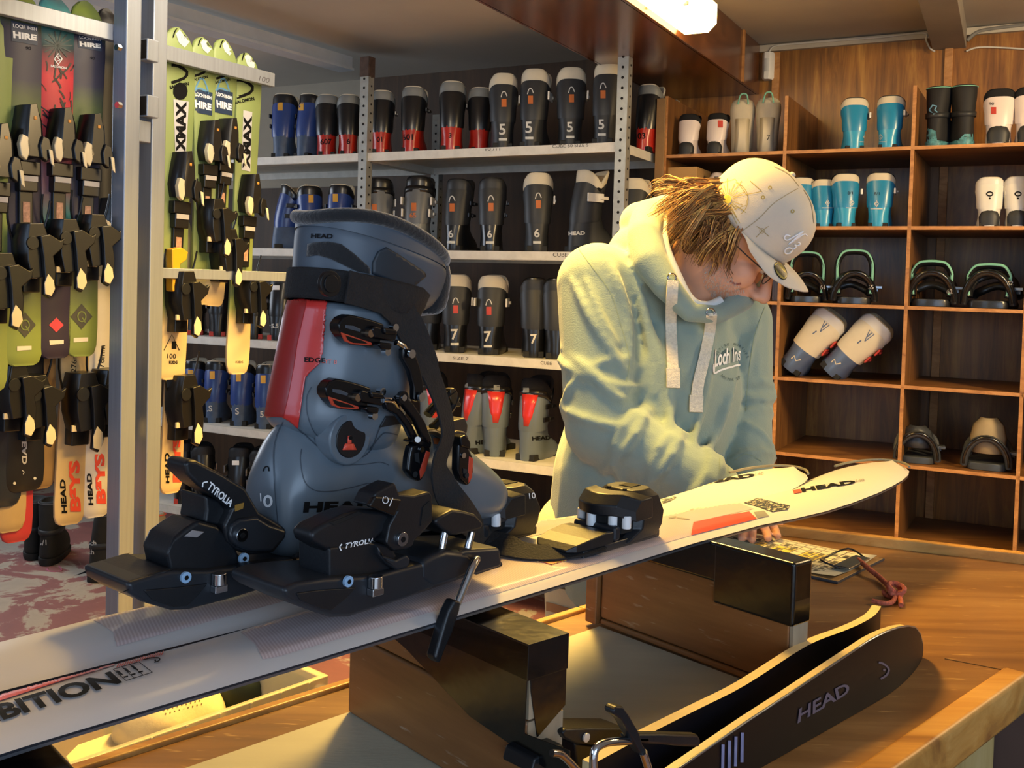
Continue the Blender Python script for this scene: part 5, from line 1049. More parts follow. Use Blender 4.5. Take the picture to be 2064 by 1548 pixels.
def rack_ski(P, n, top, tail, w, m, zt=None, zh=None, label='', tailround=True, tipm=None, bs=1., group=None, down=False, wide=1.):
    """top/tail pixels on the vertical plane through P with normal n (towards the camera)"""
    T = onp(tail[0], tail[1], P, n); Q = onp(top[0], top[1], P, n); up = (Q - T).normalized(); Ls = (Q - T).length; out = (n - up * n.dot(up)).normalized(); sd = up.cross(out) * -1
    if sd.dot(RT) < 0: sd = -sd; 
    yv = up.cross(sd)      # right handed frame: sd, yv, up
    M = Matrix(((sd.x, yv.x, up.x, T.x), (sd.y, yv.y, up.y, T.y), (sd.z, yv.z, up.z, T.z), (0, 0, 0, 1)))
    so = 1 if yv.dot(out) > 0 else -1
    r = empty('ski', M=M, label=label, cat='ski', group=group)
    prof = [(0, .55), (.008, .8), (.03, .95), (.08, 1), (.45, .86), (.84, 1.08), (.91, 1.1), (.95, .98), (.975, .78), (.993, .42), (1., .1)]; rings = []
    for t, k in prof:
        hw = w * k / 2; z = t * Ls; y = so * (.02 * max(0, t - .9) / .1) * -1; a, b = y + so * -.005, y + so * .005
        rings.append([V((-hw, a, z)), V((hw, a, z)), V((hw, b - so * .003, z)), V((hw * .86, b, z)), V((-hw * .86, b, z)), V((-hw, b - so * .003, z))])
    body = make('ski_body', loft(rings), m, r, fr=r, smooth=40)
    def bx(nm, x0, x1, y0, y1, z0, z1, mm, par=r, bev=.003): return make(nm, box(x0, x1, min(so * y0, so * y1), max(so * y0, so * y1), z0, z1), mm, par, fr=r, bevel=bev, smooth=40)
    def pz(y): return (onp(top[0] + (tail[0] - top[0]) * (y - top[1]) / (tail[1] - top[1]), y, P, n) - T).dot(up)
    def pp(pts, y0, y1, nm, mm, par, bev=.003): return make(nm, prism([(x, so * y0, z) for x, z in pts], V((0, 0, 0)), V((0, so * (y1 - y0), 0))), mm, par, fr=r, bevel=bev, smooth=40, clean=2)
    k = bs
    if zt is not None:
        z = pz(zt)
        t = pp([(-.026 * k, .085 * k), (.012 * k, .09 * k), (.026 * k, .06 * k), (.034 * k, .0), (.03 * k, -.03 * k), (-.03 * k, -.03 * k), (-.036 * k, .0), (-.03 * k, .04 * k)], .004, .035, 'toe_piece', bindm, r) if 0 else make('toe_piece', loft([[V((x * k * s_, so * y, z + zz * k)) for x, zz in ((-.022, .085), (.010, .09), (.028, .05), (.034, -.005), (.028, -.04), (-.028, -.04), (-.036, -.005), (-.03, .04))] for y, s_ in ((.004, 1), (.030, 1), (.05, .75), (.056, .5))]), bindm, r, fr=r, bevel=.002, smooth=35)
        for sx in (-1, 1):
            cx = sx * .024 * k; pts = [(cx - .015 * k, z - .012 * k), (cx - .008 * k, z + .012 * k), (cx + .010 * k, z + .006 * k), (cx + .016 * k, z - .018 * k), (cx + .004 * k, z - .052 * k), (cx - .010 * k, z - .042 * k)]
            make('toe_wing', prism([(a, so * (.040 if sx < 0 else .048), b) for a, b in pts], V((0, 0, 0)), V((0, so * .016, 0))), creamp if sx < 0 else bindm, t, fr=r, bevel=.003, smooth=40, clean=2)
            if sx > 0: make('wing_tip', prism([(cx + .004 * k, so * .066, z - .02 * k), (cx + .014 * k, so * .066, z - .022 * k), (cx + .016 * k, so * .07, z - .062 * k), (cx + .008 * k, so * .07, z - .055 * k)], V((0, 0, 0)), V((0, so * .004, 0))), creamp, t, fr=r, bevel=.001, smooth=40)
        bx('screw', -.003, .005, .054, .058, z + .05, z + .058, mt('orange dot', '#c88a3a', .4), t, .001)
        bx('friction_pad', -.03 * k, .03 * k, .004, .03, z - .085 * k, z - .05 * k, bindm, t); bx('pad_label', -.022 * k, .022 * k, .03, .032, z - .10 * k, z - .086 * k, foam, t, .001)
        bx('pad_foot', -.024 * k, .024 * k, .004, .029, z - .125 * k, z - .085 * k, bindm, t); bx('track', -.018 * k, .018 * k, .004, .016, z - .22 * k, z - .12 * k, bindm, t); bx('size_window', -.009 * k, .009 * k, .016, .0172, z - .20 * k, z - .15 * k, spk, t, 0)
    if zh is not None:
        z = pz(zh)
        h = make('heel_piece', loft([[V((x * k * s_, so * y, z + zz * k)) for x, zz in ((-.03, .06), (.02, .062), (.036, .03), (.04, -.02), (.026, -.07), (-.022, -.075), (-.036, -.03), (-.038, .02))] for y, s_ in ((.004, .9), (.03, 1), (.055, .95), (.07, .7))]), bindm, r, fr=r, bevel=.002, smooth=35)
        pts = [(-.012, .03), (.012, .035), (.040, .02), (.052, .028), (.045, .0), (.022, -.02), (.028, -.05), (.026, -.10), (.012, -.125), (-.004, -.115), (.0, -.07), (-.004, -.02)]
        make('heel_lever', prism([((a + .01) * k, so * .07, z + b * k) for a, b in pts], V((0, 0, 0)), V((0, so * .014, 0))), bindm, h, fr=r, bevel=.003, smooth=40, clean=2)
        pts = [(.008, -.062), (.022, -.078), (.026, -.10), (.016, -.118), (.0, -.112), (-.002, -.086)]
        make('lever_tip', prism([((a + .008) * k, so * .084, z + b * k) for a, b in pts], V((0, 0, 0)), V((0, so * .003, 0))), creamp, h, fr=r, bevel=.003, smooth=40, clean=2)
        make('dial', cyl((-.016 * k, so * .07, z + .012 * k), (-.016 * k, so * .076, z + .012 * k), .016 * k, 20), mt('dial black', '#14161a', .4), h, fr=r, smooth=40, bevel=.001)
        bx('heel_tab', -.032 * k, .006, .05, .058, z - .075 * k, z - .06 * k, creamp, h, .002); bx('heel_block', -.022 * k, .022 * k, .004, .04, z - .11 * k, z - .07 * k, bindm, h)
        for sx in (-1, 1): make('brake_arm', tube([(sx * .034 * k, so * .012, z + .02), (sx * .05 * k, so * .02, z + .07 * k), (sx * .054 * k, so * .03, z + .12 * k)], .0028, 6, k=3), bindm, h, fr=r, smooth=60)
    return r, body
def pln(a, d, off): n = V((RL.y, -RL.x, 0)); n = n if n.dot(CAM - a) > 0 else -n; return a - n * off, n
PA, nA = pln(ra, RL, .030)
nR = V((RRt.y, -RRt.x, 0)); PR_ = rc - nR * .03
SK = {}
def rs(key, *a, **k):
    k['group'] = 'hire skis hanging in the rack'; r, b = rack_ski(*a, **k); SK[key] = (r, b); return r
rs('a', PA, nA, (116, -12), (111, 722), .092, tropic, 290, 490, 'hire ski with teal and red tropical print and violet tail, hung in the rack')
rs('b', PA, nA, (45, -24), (47, 737), .10, purp, 285, 500, 'lime and violet hire ski marked 90, hung left of the tropical printed ski')
rs('c', PA, nA, (180, 0), (163, 718), .09, purp, 300, 480, 'lime and violet hire ski hanging right of the tropical ski, beside the post')
rs('d', PA, nA, (-8, -20), (-22, 790), .09, gmat('lime ski', [(0, '#76854c'), (.5, '#829254'), (1, '#829254')]), 325, 560, 'lime ski cut off by the photo edge at the left end of the rack')
PB1, _n = pln(ra, RL, .20)
rs('e', PB1, nA, (222, 15), (212, 668), .075, sblk, 460, 560, 'dark ski partly hidden behind the square post')
rs('x1', PR_, nR, (366, 54), (344, 765), .105, xgrn, 370, 590, 'lime and white ski with black patch on its tip, cream tail marked 100', bs=1.05)
rs('x2', PR_, nR, (415, 74), (408, 614), .085, xgrn, 300, 440, 'second lime ski on the short rail, with a blue hire sticker', bs=.95)
rs('x3', PR_, nR, (458, 78), (429, 617), .085, xgrn, 295, 500, 'third lime ski on the short rail, with a blue hire sticker', bs=.95)
rs('x4', PR_, nR, (505, 106), (478, 754), .095, xgrn, 405, 585, 'last lime ski on the short rail, with a long yellow cream tail', bs=.95)
PL2, n2_ = PA + N2 * .55, nA
rs('k1', PL2, nA, (60, 420), (49, 990), .105, sblk, None, 800, 'black ski with pale letters and rivets on its tail, hanging in the lower row', bs=1.0)
rs('k2', PL2 + N2 * .02, nA, (20, 420), (4, 1022), .10, mat('dark blue ski', '#1c2433', .35, var=.2), None, 780, 'dark blue ski at the photo edge in the lower row', bs=1.)
rs('k3', PL2 + N2 * .06, nA, (40, 460), (18, 1072), .085, sbei, None, None, 'worn beige ski tail below the black skis')
rs('k4', PL2 + N2 * .10, nA, (50, 480), (32, 1092), .085, sred, None, None, 'red ski tail lowest of the hanging skis')
rs('y1', PL2, nA, (162, 440), (139, 1057), .090, byc, None, 800, 'cream ski lettered in black and red, left of the two hanging beside the post', bs=1.15)
rs('y2', PL2, nA, (214, 440), (192, 1042), .090, byw, None, 790, 'white ski lettered in black and red, hanging against the post', bs=1.1)
rs('y3', PR_ + N2 * .45, nR, (366, 420), (344, 994), .082, byc, None, 800, 'cream ski lettered in black and red, hanging right of the posts', bs=1.15)
rs('y4', PL2 + N2 * .12, nA, (90, 440), (78, 985), .09, mat('kraft ski', '#8a6f4c', .5, var=.2), None, None, 'brown ski tail behind the black lettered ski')
def sd(key, nm, shapes, m, **k): return decal(nm, shapes, bvh([SK[key][1]]), m, SK[key][0], off=.0012, **k)
stb = mt('sticker blue', '#1d3352', .45)
for key, x0, x1, y0, y1 in (('b', 22, 76, 41, 92), ('c', 156, 205, 68, 104), ('x2', 389, 428, 178, 233), ('x3', 432, 469, 178, 233)):
    sd(key, 'hire_sticker', [pg((x0, y0), (x1, y0 + (x1 - x0) * .23), (x1 - 1, y1), (x0 + 1, y1 - (x1 - x0) * .18))], stb, maxlen=12)
    hh = (y1 - y0)
    decal('lettering', [txt('HIRE', 0, 0, 0, q=((x0 + 3, y0 + hh * .42), (x1 - 3, y0 + hh * .58), (x1 - 3, y0 + hh * .82), (x0 + 4, y0 + hh * .70)), bold=.05), txt('LOCH INSH', 0, 0, 0, q=((x0 + 3, y0 + hh * .12), (x1 - 3, y0 + hh * .30), (x1 - 3, y0 + hh * .42), (x0 + 4, y0 + hh * .28)), bold=.03)], bvh([SK[key][1]]), whtink, SK[key][0], off=.0022, maxlen=6)
    if key[0] == 'x': sd(key, 'sticker_logo', [stroke([(x0 + 5, y0 + 2), (x0 + 10, y0 - 12), (x0 + 17, y0 - 20), (x0 + 24, y0 - 12), (x0 + 30, y0 + 6)], 3), stroke([(x0 + 2, y0 + 4), (x0 + 14, y0), (x0 + 32, y0 + 10)], 4)], mt('sticker light blue', '#5a8fb8', .4))
sd('b', 'lettering', [txt('90', 51, 100, 7, -5, wide=1.2)], inkm); sd('c', 'lettering', [txt('90', 181, 120, 6, -5, wide=1.2)], inkm)
sd('a', 'lettering', [ringpx(117, 119, 8, 2.5, 4, ry=11), stroke([(122, 112), (113, 114), (121, 121), (112, 124)], 2.6, 0), txt('SALOMON', 101, 135, 5, -8, wide=1.0, bold=.03)], whtink)
for key, x, y, pr in (('x1', 362, 150, 1.), ('x2', 404, 140, .8), ('x3', 449, 145, .8), ('x4', 494, 180, 1.)):
    s = 17 * pr
    sd(key, 'lettering', [stroke([(x - s, y + s * 1.0), (x + s * .5, y + s * .45), (x + s * .85, y - s * .3), (x - s * .2, y - s * 1.0), (x - s, y - s * 1.1)], 6 * pr, 2), txt('SALOMON', x - s * 1.15, y + s * 1.75, 7 * pr, 12, wide=.85, bold=.04)], inkm)
sd('x1', 'lettering', [txt('100', 363, 77, 7, -4, wide=1.1)], inkm); sd('x2', 'lettering', [txt('80', 415, 92, 6, -4)], inkm); sd('x4', 'lettering', [txt('100', 499, 125, 6, -4)], inkm)
sd('x1', 'white_panel', [pg((349, 200), (380, 205), (374, 318), (353, 316))], mt('silver print', '#bdbcc0', .4), maxlen=20); sd('x4', 'white_panel', [pg((490, 222), (508, 226), (504, 346), (486, 342))], mt('silver print', '#bdbcc0', .4), maxlen=20)
for key, q in (('x1', ((354, 306), (354, 205), (375, 205), (373, 306))), ('x4', ((488, 340), (490, 234), (507, 234), (503, 340)))):
    decal('lettering', [txt('XMAX', 0, 0, 0, q=q, bold=.05)], bvh([SK[key][1]]), inkm, SK[key][0], off=.0022)
for key, x, y, k_ in (('x1', 368, 76, 1.), ('x2', 415, 92, .8), ('x3', 459, 96, .8), ('x4', 505, 122, .9)):
    sd(key, 'tip_patch', [pg((x - 14 * k_, y - 8 * k_), (x - 6 * k_, y - 17 * k_), (x + 6 * k_, y - 17 * k_), (x + 15 * k_, y - 6 * k_), (x + 14 * k_, y + 8 * k_), (x + 4 * k_, y + 20 * k_), (x - 8 * k_, y + 10 * k_))], mt('grey white print', '#c6c8c8', .4)); decal('tip_outline', [stroke([(x - 20 * k_, y), (x - 14 * k_, y - 16 * k_), (x, y - 24 * k_), (x + 13 * k_, y - 17 * k_), (x + 18 * k_, y)], 2.4)], bvh([SK[key][1]]), inkm, SK[key][0], off=.0022)
rt_ = random.Random(2); lf = []
for k in range(26):
    x, y = rt_.uniform(92, 144), rt_.uniform(140, 262); a = rt_.uniform(-2.6, -.5); L_ = rt_.uniform(14, 34); lf.append(stroke([(x, y), (x + math.cos(a) * L_ * .5 + 2, y + math.sin(a) * L_ * .5), (x + math.cos(a) * L_, y + math.sin(a) * L_)], rt_.uniform(1.5, 4), 3))
decal('leaf_print', lf, bvh([SK['a'][1]]), mt('leaf black', '#1a1420', .4), SK['a'][0], off=.0012); lf = []
for k in range(14):
    a = k * math.pi / 7; lf.append(stroke([(116, 92), (116 + 12 * math.cos(a), 92 + 12 * math.sin(a)), (116 + 30 * math.cos(a), 92 + 30 * math.sin(a))], 2.4, 3))
decal('leaf_print', lf, bvh([SK['a'][1]]), mt('leaf teal', '#12323a', .4), SK['a'][0], off=.0012)
sd('x1', 'black_patch', [disc(363, 184, 15, 11, 18)], inkm)
sd('x1', 'lettering', [pg((346, 688), (355, 688), (355, 703), (346, 703)), txt('100', 334, 722, 10, -2, wide=1.), txt('KIDS', 340, 733, 6, 0, bold=.03), stroke([(330, 706), (346, 674), (361, 706)], 1.6, 0)], inkm)
sd('x4', 'lettering', [txt('KIDS', 474, 732, 5, 0, wide=1.1)], inkm)
for key, q1_, q2_ in (('y1', ((124, 1034), (120, 966), (131, 966), (135, 1034)), ((141, 1031), (138, 928), (160, 928), (163, 1031))), ('y2', ((178, 1018), (174, 954), (184, 954), (188, 1018)), ((194, 1015), (190, 914), (210, 914), (214, 1015))), ('y3', ((334, 974), (331, 913), (342, 913), (341, 974)), ((348, 972), (348, 878), (363, 878), (365, 972)))):
    def rot(q): (a, b, c, d) = q; return (a, b, c, d)
    tr_ = bvh([SK[key][1]]); decal('lettering', [txt('HEAD', 0, 0, 0, q=rot(q1_), bold=.04)], tr_, inkm, SK[key][0], off=.0012); decal('lettering', [txt('B²YS', 0, 0, 0, q=rot(q2_), bold=.05)], tr_, coral, SK[key][0], off=.0012)
sd('y1', 'lettering', [txt('276mm', 0, 0, 0, q=((142, 750), (146, 700), (156, 700), (153, 750)))], inkm); sd('y2', 'lettering', [txt('276mm', 0, 0, 0, q=((196, 750), (200, 696), (212, 696), (209, 750)))], inkm)
sd('k1', 'lettering', [txt('HEAD', 0, 0, 0, q=((43, 872), (44, 936), (54, 936), (53, 872)), bold=.03), disc(29, 974, 3), disc(70, 964, 3), stroke([(44, 948), (48, 951), (46, 956)], 1.6)], WINK)
for key, x, y in (('b', 50, 655), ('c', 164, 638)):
    sd(key, 'diamond_badge', [pg((x - 22, y), (x, y - 26), (x + 22, y), (x, y + 26))], mt('badge grey', '#4a4a44', .4)); decal('lettering', [ringpx(x, y, 8, 2.5, ry=10), stroke([(x + 1, y + 2), (x + 7, y + 12)], 2.5, 0)], bvh([SK[key][1]]), GRN, SK[key][0], off=.0022)
    sd(key, 'tail_label', [pg((x - 16, y + 43), (x + 13, y + 42), (x + 13, y + 50), (x - 16, y + 52))], byw)
sd('a', 'diamond_badge', [pg((98, 655), (113, 640), (128, 655), (113, 670))], mt('pink red', '#c84656', .4)); sd('a', 'tail_label', [pg((99, 686), (128, 685), (128, 693), (100, 695))], byw)
make('yellow_clip', prism([onp(x, y, PR_ - nR * -.02, nR) for x, y in ((333, 502), (352, 498), (366, 508), (362, 524), (350, 532), (347, 560), (343, 590), (334, 586), (334, 540))], V((0, 0, 0)), nR * .03), mt('yellow plastic', '#d8a024', .3, coat=.3), SK['x1'][0], bevel=.003, smooth=40, clean=2)
# ================================================================ boots on the floor
SBF = mat('snowboard boot fabric', '#1a1a18', .75, var=.25, vs=20, bump=.3, bs=120)
def snow_boot(base, yaw, sc, label, group=None, h=.31, L=.31, m=SBF, name='snowboard_boot', M=None, solem=None, trim=None):
    r = empty(name, M=(M if M else Matrix.Translation(base) @ Matrix.Rotation(yaw, 4, 'Z') @ Matrix.Scale(sc, 4)), label=label, cat='boot', group=group or 'soft black snowboard boots')
    up_ = make('upper', loft([bring(a * L, b * L, z * h, c, .04, n=24, e=2.4) for z, a, b, c in ((.06, -.01, .99, .052), (.16, -.01, 1.0, .056), (.28, .0, .96, .054), (.38, .01, .80, .050), (.46, .01, .62, .048), (.58, .02, .52, .050), (.75, .04, .52, .055), (.92, .06, .54, .060), (.99, .08, .54, .058), (1., .12, .50, .046), (.9, .15, .47, .038))]), m, r, fr=r, smooth=60, sub=1)
    make('sole', loft([bring(-.02 * L, 1.01 * L, z * h, w_, 0, n=24, e=2.6) for z, w_ in ((0, .050), (.03, .056), (.10, .058), (.11, .054))]), solem or RUB, r, fr=r, smooth=50)
    for k in range(6):
        z = (.32 + .1 * k) * h; y = (.86 - .085 * k if k < 3 else .64 - .015 * (k - 3)) * L
        make('lace', tube([(-.03, y - .03, z), (0, y - .004, z + .012), (.03, y - .03, z)], .0022, 6, k=3), mt('grey lace', '#4a4a48', .8), up_, fr=r, smooth=60)
    make('ankle_strap', loft([bring(.0, .60 * L, z * h, .057, .1, n=24) for z in (.5, .58)], cap=(0, 0)), mt('boot matt charcoal', '#26282b'), up_, fr=r, mods=(('SOLIDIFY', dict(thickness=.004)),))
    make('piping', tube([p for p in bring(.058 * L, .55 * L, .965 * h, .061, .04, n=24)] , .0022, 6), trim or mt('grey piping', '#55565a', .6), up_, fr=r, smooth=60)
    return r
fl = lambda x, y: onz(x, y, .001)
b1_ = snow_boot(fl(64, 1130), .3, .95, 'black snowboard boot standing farthest back of the three on the red floor')
b2_ = snow_boot(fl(92, 1141), .15, 1., 'black snowboard boot with chalked number, middle of the three on the red floor')
b3_ = snow_boot(fl(178, 1172), -1.1, 1.05, 'black snowboard boot seen side on beside the rack post, on the red floor')
for o, s, x, y, h_ in ((b2_, '65/1', 70, 1100, 11), (b3_, 'Loch', 168, 1100, 10), (b3_, 'Insh', 168, 1118, 10), (b1_, '11', 47, 1078, 9)): decal('chalk_writing', [txt(s, x, y, h_, 3, bold=.01)], bvh(fam(o)), WINK, o, maxlen=5)
lc = [fl(110, 1125), fl(122, 1110) + V((0, 0, .1)), fl(112, 1132), fl(95, 1147), fl(104, 1152), fl(124, 1150), fl(118, 1140)]
tag(make('shoelace', tube(lc, .003, 6, k=5), mt('pink lace', '#b0607c', .7), smooth=60), 'pink lace trailing on the red floor between the snowboard boots', 'lace')
tag(snow_boot(fl(338, 1142), 2.2, .9, 'pale grey boot with orange edging on the floor behind the posts', m=mat('pale grey boot', '#8c8474', .6, var=.15), trim=coral), cat='boot')
# ================================================================ things in the cubbies
def inner(x, yaw, lab):
    b = oncub(x - 16, QZ[0], .05); r = empty('inner_boot', M=Matrix.Translation(b) @ Matrix.Rotation(VY(x) + yaw, 4, 'Z') @ Matrix.Scale(1.08, 4), label=lab, cat='inner boot', group='cream inner boots')
    f_ = mat('cream felt', '#b3aa96', .8, var=.1, bump=.2)
    u_ = make('upper', loft([bring(a, b_, z, w_, .08, n=24, e=2.2) for z, a, b_, w_ in ((0, 0, .17, .036), (.03, -.006, .175, .042), (.08, 0, .13, .041), (.13, .01, .10, .045), (.18, .02, .11, .052), (.215, .035, .105, .045), (.228, .05, .09, .025))]), f_, r, fr=r, smooth=60, sub=1)
    make('heel_patch', loft([[V((x_ * w_, y_ - .004, z)) for x_, y_ in ((-1, .012), (-.5, .0), (.5, .0), (1, .012))] for z, w_, y_ in ((.004, .028, -.002), (.07, .024, -.004), (.15, .026, .006), (.17, .016, .012))] and [[V((x_ * w_, yy + d_, z)) for x_, d_ in ((-1, .012), (-.5, -.001), (.5, -.001), (1, .012))] for z, w_, yy in ((.004, .03, -.006), (.07, .026, -.006), (.14, .028, .006))], closed=False), mat('cream leather', '#c4baa2', .5), u_, fr=r, mods=(('SOLIDIFY', dict(thickness=.004)),))
    make('pull_tab', tube([(-.02, .03, .20), (-.01, .02, .235), (.012, .02, .235), (.02, .03, .20)], .0035, 6, k=4), MINT, r, fr=r, smooth=60)
    return r
i1 = inner(1500, .05, 'plain cream inner boot standing beside the small white boots'); i2 = inner(1549, -.03, 'cream inner boot marked 7 standing against the cubby divider')
decal('lettering', [txt('7', 1545, 282, 11, 0)], bvh(fam(i2)), inkm, i2)
i3 = None
for x, yw, lab in ((1878, -.25, 'black snowboard boot with pale blue logo on its strap, heel outwards in the top row'), (1945, .2, 'black snowboard boot with turquoise sole beside the white boot marked 90')):
    o = snow_boot(oncub(x - 12, QZ[0], .06), VY(x) + yw, .80, lab, m=mat('black boot nylon', '#17171a', .7, var=.2, bump=.2), solem=mat('turquoise marbled sole', '#4f8f98', .5, var=.6, vs=40), trim=MINT)
    if x < 1900: decal('strap_logo', [stroke([(1873, 222), (1880, 212), (1888, 214), (1884, 222), (1890, 226), (1882, 230), (1873, 222)], 2.6, 0)], bvh(fam(o)), mt('pale blue ink', '#6fa6c4', .5), o)
    ts = [x_ for x_ in fam(o)]; decal('heel_tread', [pg((1848, 262), (1866, 256), (1886, 264), (1890, 292), (1850, 292))] if x < 1900 else [pg((1930, 284), (1944, 270), (1966, 270), (1968, 292), (1932, 292))], bvh(ts), mat('turquoise marbled sole', '#4f8f98', .5), o)
def sb_binding(x, row, yaw, sc, label, hb='mint', hbh=.16, num=None, name='snowboard_binding'):
    b = oncub(x - 6, QZ[row], .05); r = empty(name, M=Matrix.Translation(b) @ Matrix.Rotation(VY(x) + yaw, 4, 'Z') @ Matrix.Scale(sc * (1.22 if row > 1 else 1), 4), label=label, cat='snowboard binding', group='snowboard bindings in the cubby holes')
    bm_ = mat('binding charcoal', '#1c1d20', .35, var=.2, coat=.3) if hb != 'tan' and hb != 'plain' else mat('binding slate', '#3d4146', .4, var=.15)
    make('base_plate', loft([bring(-.0, .20, z, w_, 0, n=20, e=5) for z, w_ in ((0, .056), (.014, .058), (.022, .052))]), bm_, r, fr=r, bevel=.002, smooth=40)
    arc = [V((.062 * math.cos(a), .02 + (.045 if 0 else 0) - .02 * math.sin(a), .012 + .085 * math.sin(a))) for a in [math.pi * k / 14 for k in range(15)]]
    make('heel_hoop', tube(arc, .011, 10, up=(0, 1, 0), flat=1.4), bm_, r, fr=r, smooth=60)
    make('hoop_edge', tube([p * 1.0 + V((0, -.013, .004)) for p in arc], .005, 8), mat('binding gloss', '#0e0f11', .2, coat=.5), r, fr=r, smooth=60)
    h_ = hbh; w0 = .052
    if hb == 'mint':
        rim = [V((w0 * sx, .01 + z * .15, z)) for sx, z in ((-.92, .03), (-1., .07), (-1., h_ * .75), (-.72, h_ * .95), (-.3, h_), (.3, h_), (.72, h_ * .95), (1, h_ * .75), (1., .07), (.92, .03))]
        hbk = make('highback', tube(rim, .009, 8, k=4, up=(0, 1, 0), flat=1.5), bm_, r, fr=r, smooth=60); make('highback_trim', tube([p + V((0, -.008, .004)) for p in rim], .005, 8, k=4), MINT, hbk, fr=r, smooth=60)
    else:
        c_ = TAN if hb == 'tan' else (PNK if hb == 'pink' else bm_)
        rows_ = []
        for z, w_ in ((.05, .9), (h_ * .6, 1.), (h_ * .85, .85), (h_, .45)): rows_.append([V((w0 * w_ * math.sin(t), .045 - .05 * math.cos(t) + z * .2, z)) for t in [math.radians(-80 + 16 * k) for k in range(11)]])
        hbk = make('highback', loft(rows_, closed=False), c_, r, fr=r, smooth=60, mods=(('SOLIDIFY', dict(thickness=.006)),))
        if hb == 'pink': make('highback_stripe', box(-.009, .009, -.012, -.006, .03, h_ * .9), bindm, hbk, fr=r); make('mint_tab', box(-.014, .014, -.014, -.004, .015, .06), MINT, hbk, fr=r, bevel=.004)
    for z, y in ((.075, .09), (.045, .17)): make('strap', tube([(-.06, y - .03, .03), (-.05, y, z), (0, y + .01, z + .02), (.05, y, z), (.06, y - .03, .03)], .012, 8, k=4, up=(0, 1, 0), flat=.35), bm_, r, fr=r, smooth=60)
    make('ratchet', MB().add(box(.055, .075, .05, .09, .04, .056)).add(box(.06, .085, .02, .06, .05, .060)), mt('steel buckle', '#80848a'), r, fr=r, bevel=.002)
    if num: decal('lettering', [txt(num[0], num[1], num[2], 9, 2, bold=.02)], bvh(fam(r)), WINK, r)
    return r
sb_binding(1632, 2, .1, 1., 'snowboard binding with tall mint edged highback right behind the cap brim', hbh=.165, num=('61', 1653, 583))
sb_binding(1728, 2, .1, 1.05, 'snowboard binding with tall mint edged highback marked 65, third cubby row', hbh=.165, num=('65', 1749, 583))
sb_binding(1882, 2, .0, 1.12, 'low snowboard binding with mint trim marked 62, third row right of the divider', hbh=.125, num=('62', 1908, 592))
sb_binding(1996, 2, -.15, 1.15, 'low snowboard binding marked 62 at the right hand end of the third row', hbh=.115, num=('62', 2030, 575))
sb_binding(1868, 4, .05, 1.0, 'plain dark grey snowboard binding in the fifth cubby row', hb='plain', hbh=.12)
sb_binding(2008, 4, -.05, 1.05, 'snowboard binding with rounded tan highback, fifth cubby row', hb='tan', hbh=.155)
sb_binding(1442, 1, .0, 1., 'snowboard binding with pale pink highback above the curly hair', hb='pink', hbh=.24)
sb_binding(1533, 1, .0, 1., 'snowboard binding with pale pink highback above the peak of the cap', hb='pink', hbh=.24)
# cardboard box
c0 = oncub(1336, QZ[1], .03); c1_ = oncub(1396, QZ[1], .03); bxr = empty('cardboard_box', c0, label='brown cardboard box standing in the second cubby row left of the hair', cat='box')
card = mat('cardboard', '#a5814f', .85, var=.1, vs=3, stretch=(1, 1, 30))
make('box_body', prism([c0, c1_, c1_ + N2 * .2, c0 + N2 * .2], V((0, 0, 0)), V((0, 0, .26))), card, bxr, smooth=0, bevel=.002)
make('tape_seam', obox(c0 + V((0, 0, .175)) - N2 * .001, c1_ + V((0, 0, .175)) - N2 * .001, N2, .003, .001), mat('cardboard shade', '#8a6a3e', .9), bxr, smooth=0)
# motion detector, cables
pr = wallhit(CW, 1551, 135) - N2 * .03; pir = empty('motion_detector', pr, label='small white motion detector fixed high in the corner beside the wooden beam', cat='sensor')
ax, az = U * .028, V((0, 0, .06))
make('housing', loft([[pr + U * a + V((0, 0, z)) + N2 * b for a, b in ((-.028 * k, .03), (-.026 * k, -.005), (-.012 * k, -.022), (.012 * k, -.022), (.026 * k, -.005), (.028 * k, .03))] for z, k in ((-.066, .8), (-.055, 1), (.05, 1), (.062, .9))]), mat('detector white', '#e2e0da', .4), pir, bevel=.003, smooth=40)
make('lens', loft([[pr + U * a + V((0, 0, z)) + N2 * b for a, b in ((-.014, -.019), (-.008, -.0245), (.008, -.0245), (.014, -.019))] for z in (-.03, .03)], closed=False), mat('grey lens', '#c2c4c2', .3), pir, smooth=60)
def wire(pts, r, m, lab, off=.008): tag(make('cable', tube([wallhit(CW, x, y) - N2 * off for x, y in pts], r, 8, k=5), m, smooth=60), lab, 'cable', 'cables under the ceiling')
wcab = mat('white cable', '#c9c4ba', .5)
wire([(1553, 112), (1558, 100), (1574, 94), (1620, 90), (1700, 84), (1780, 78), (1862, 70), (1868, 84), (1876, 100), (1886, 107)], .004, wcab, 'thin white cable running along the top of the wood wall to the motion detector', .03)
wire([(1948, 104), (1968, 97), (2000, 96), (2070, 100)], .004, wcab, 'thin white cable right of the grey ceiling beam')
wire([(1950, 84), (1966, 70), (1990, 62), (2070, 52)], .009, mat('grey conduit', '#77746e', .5), 'thick grey cable above the white one, right of the grey beam', .02)
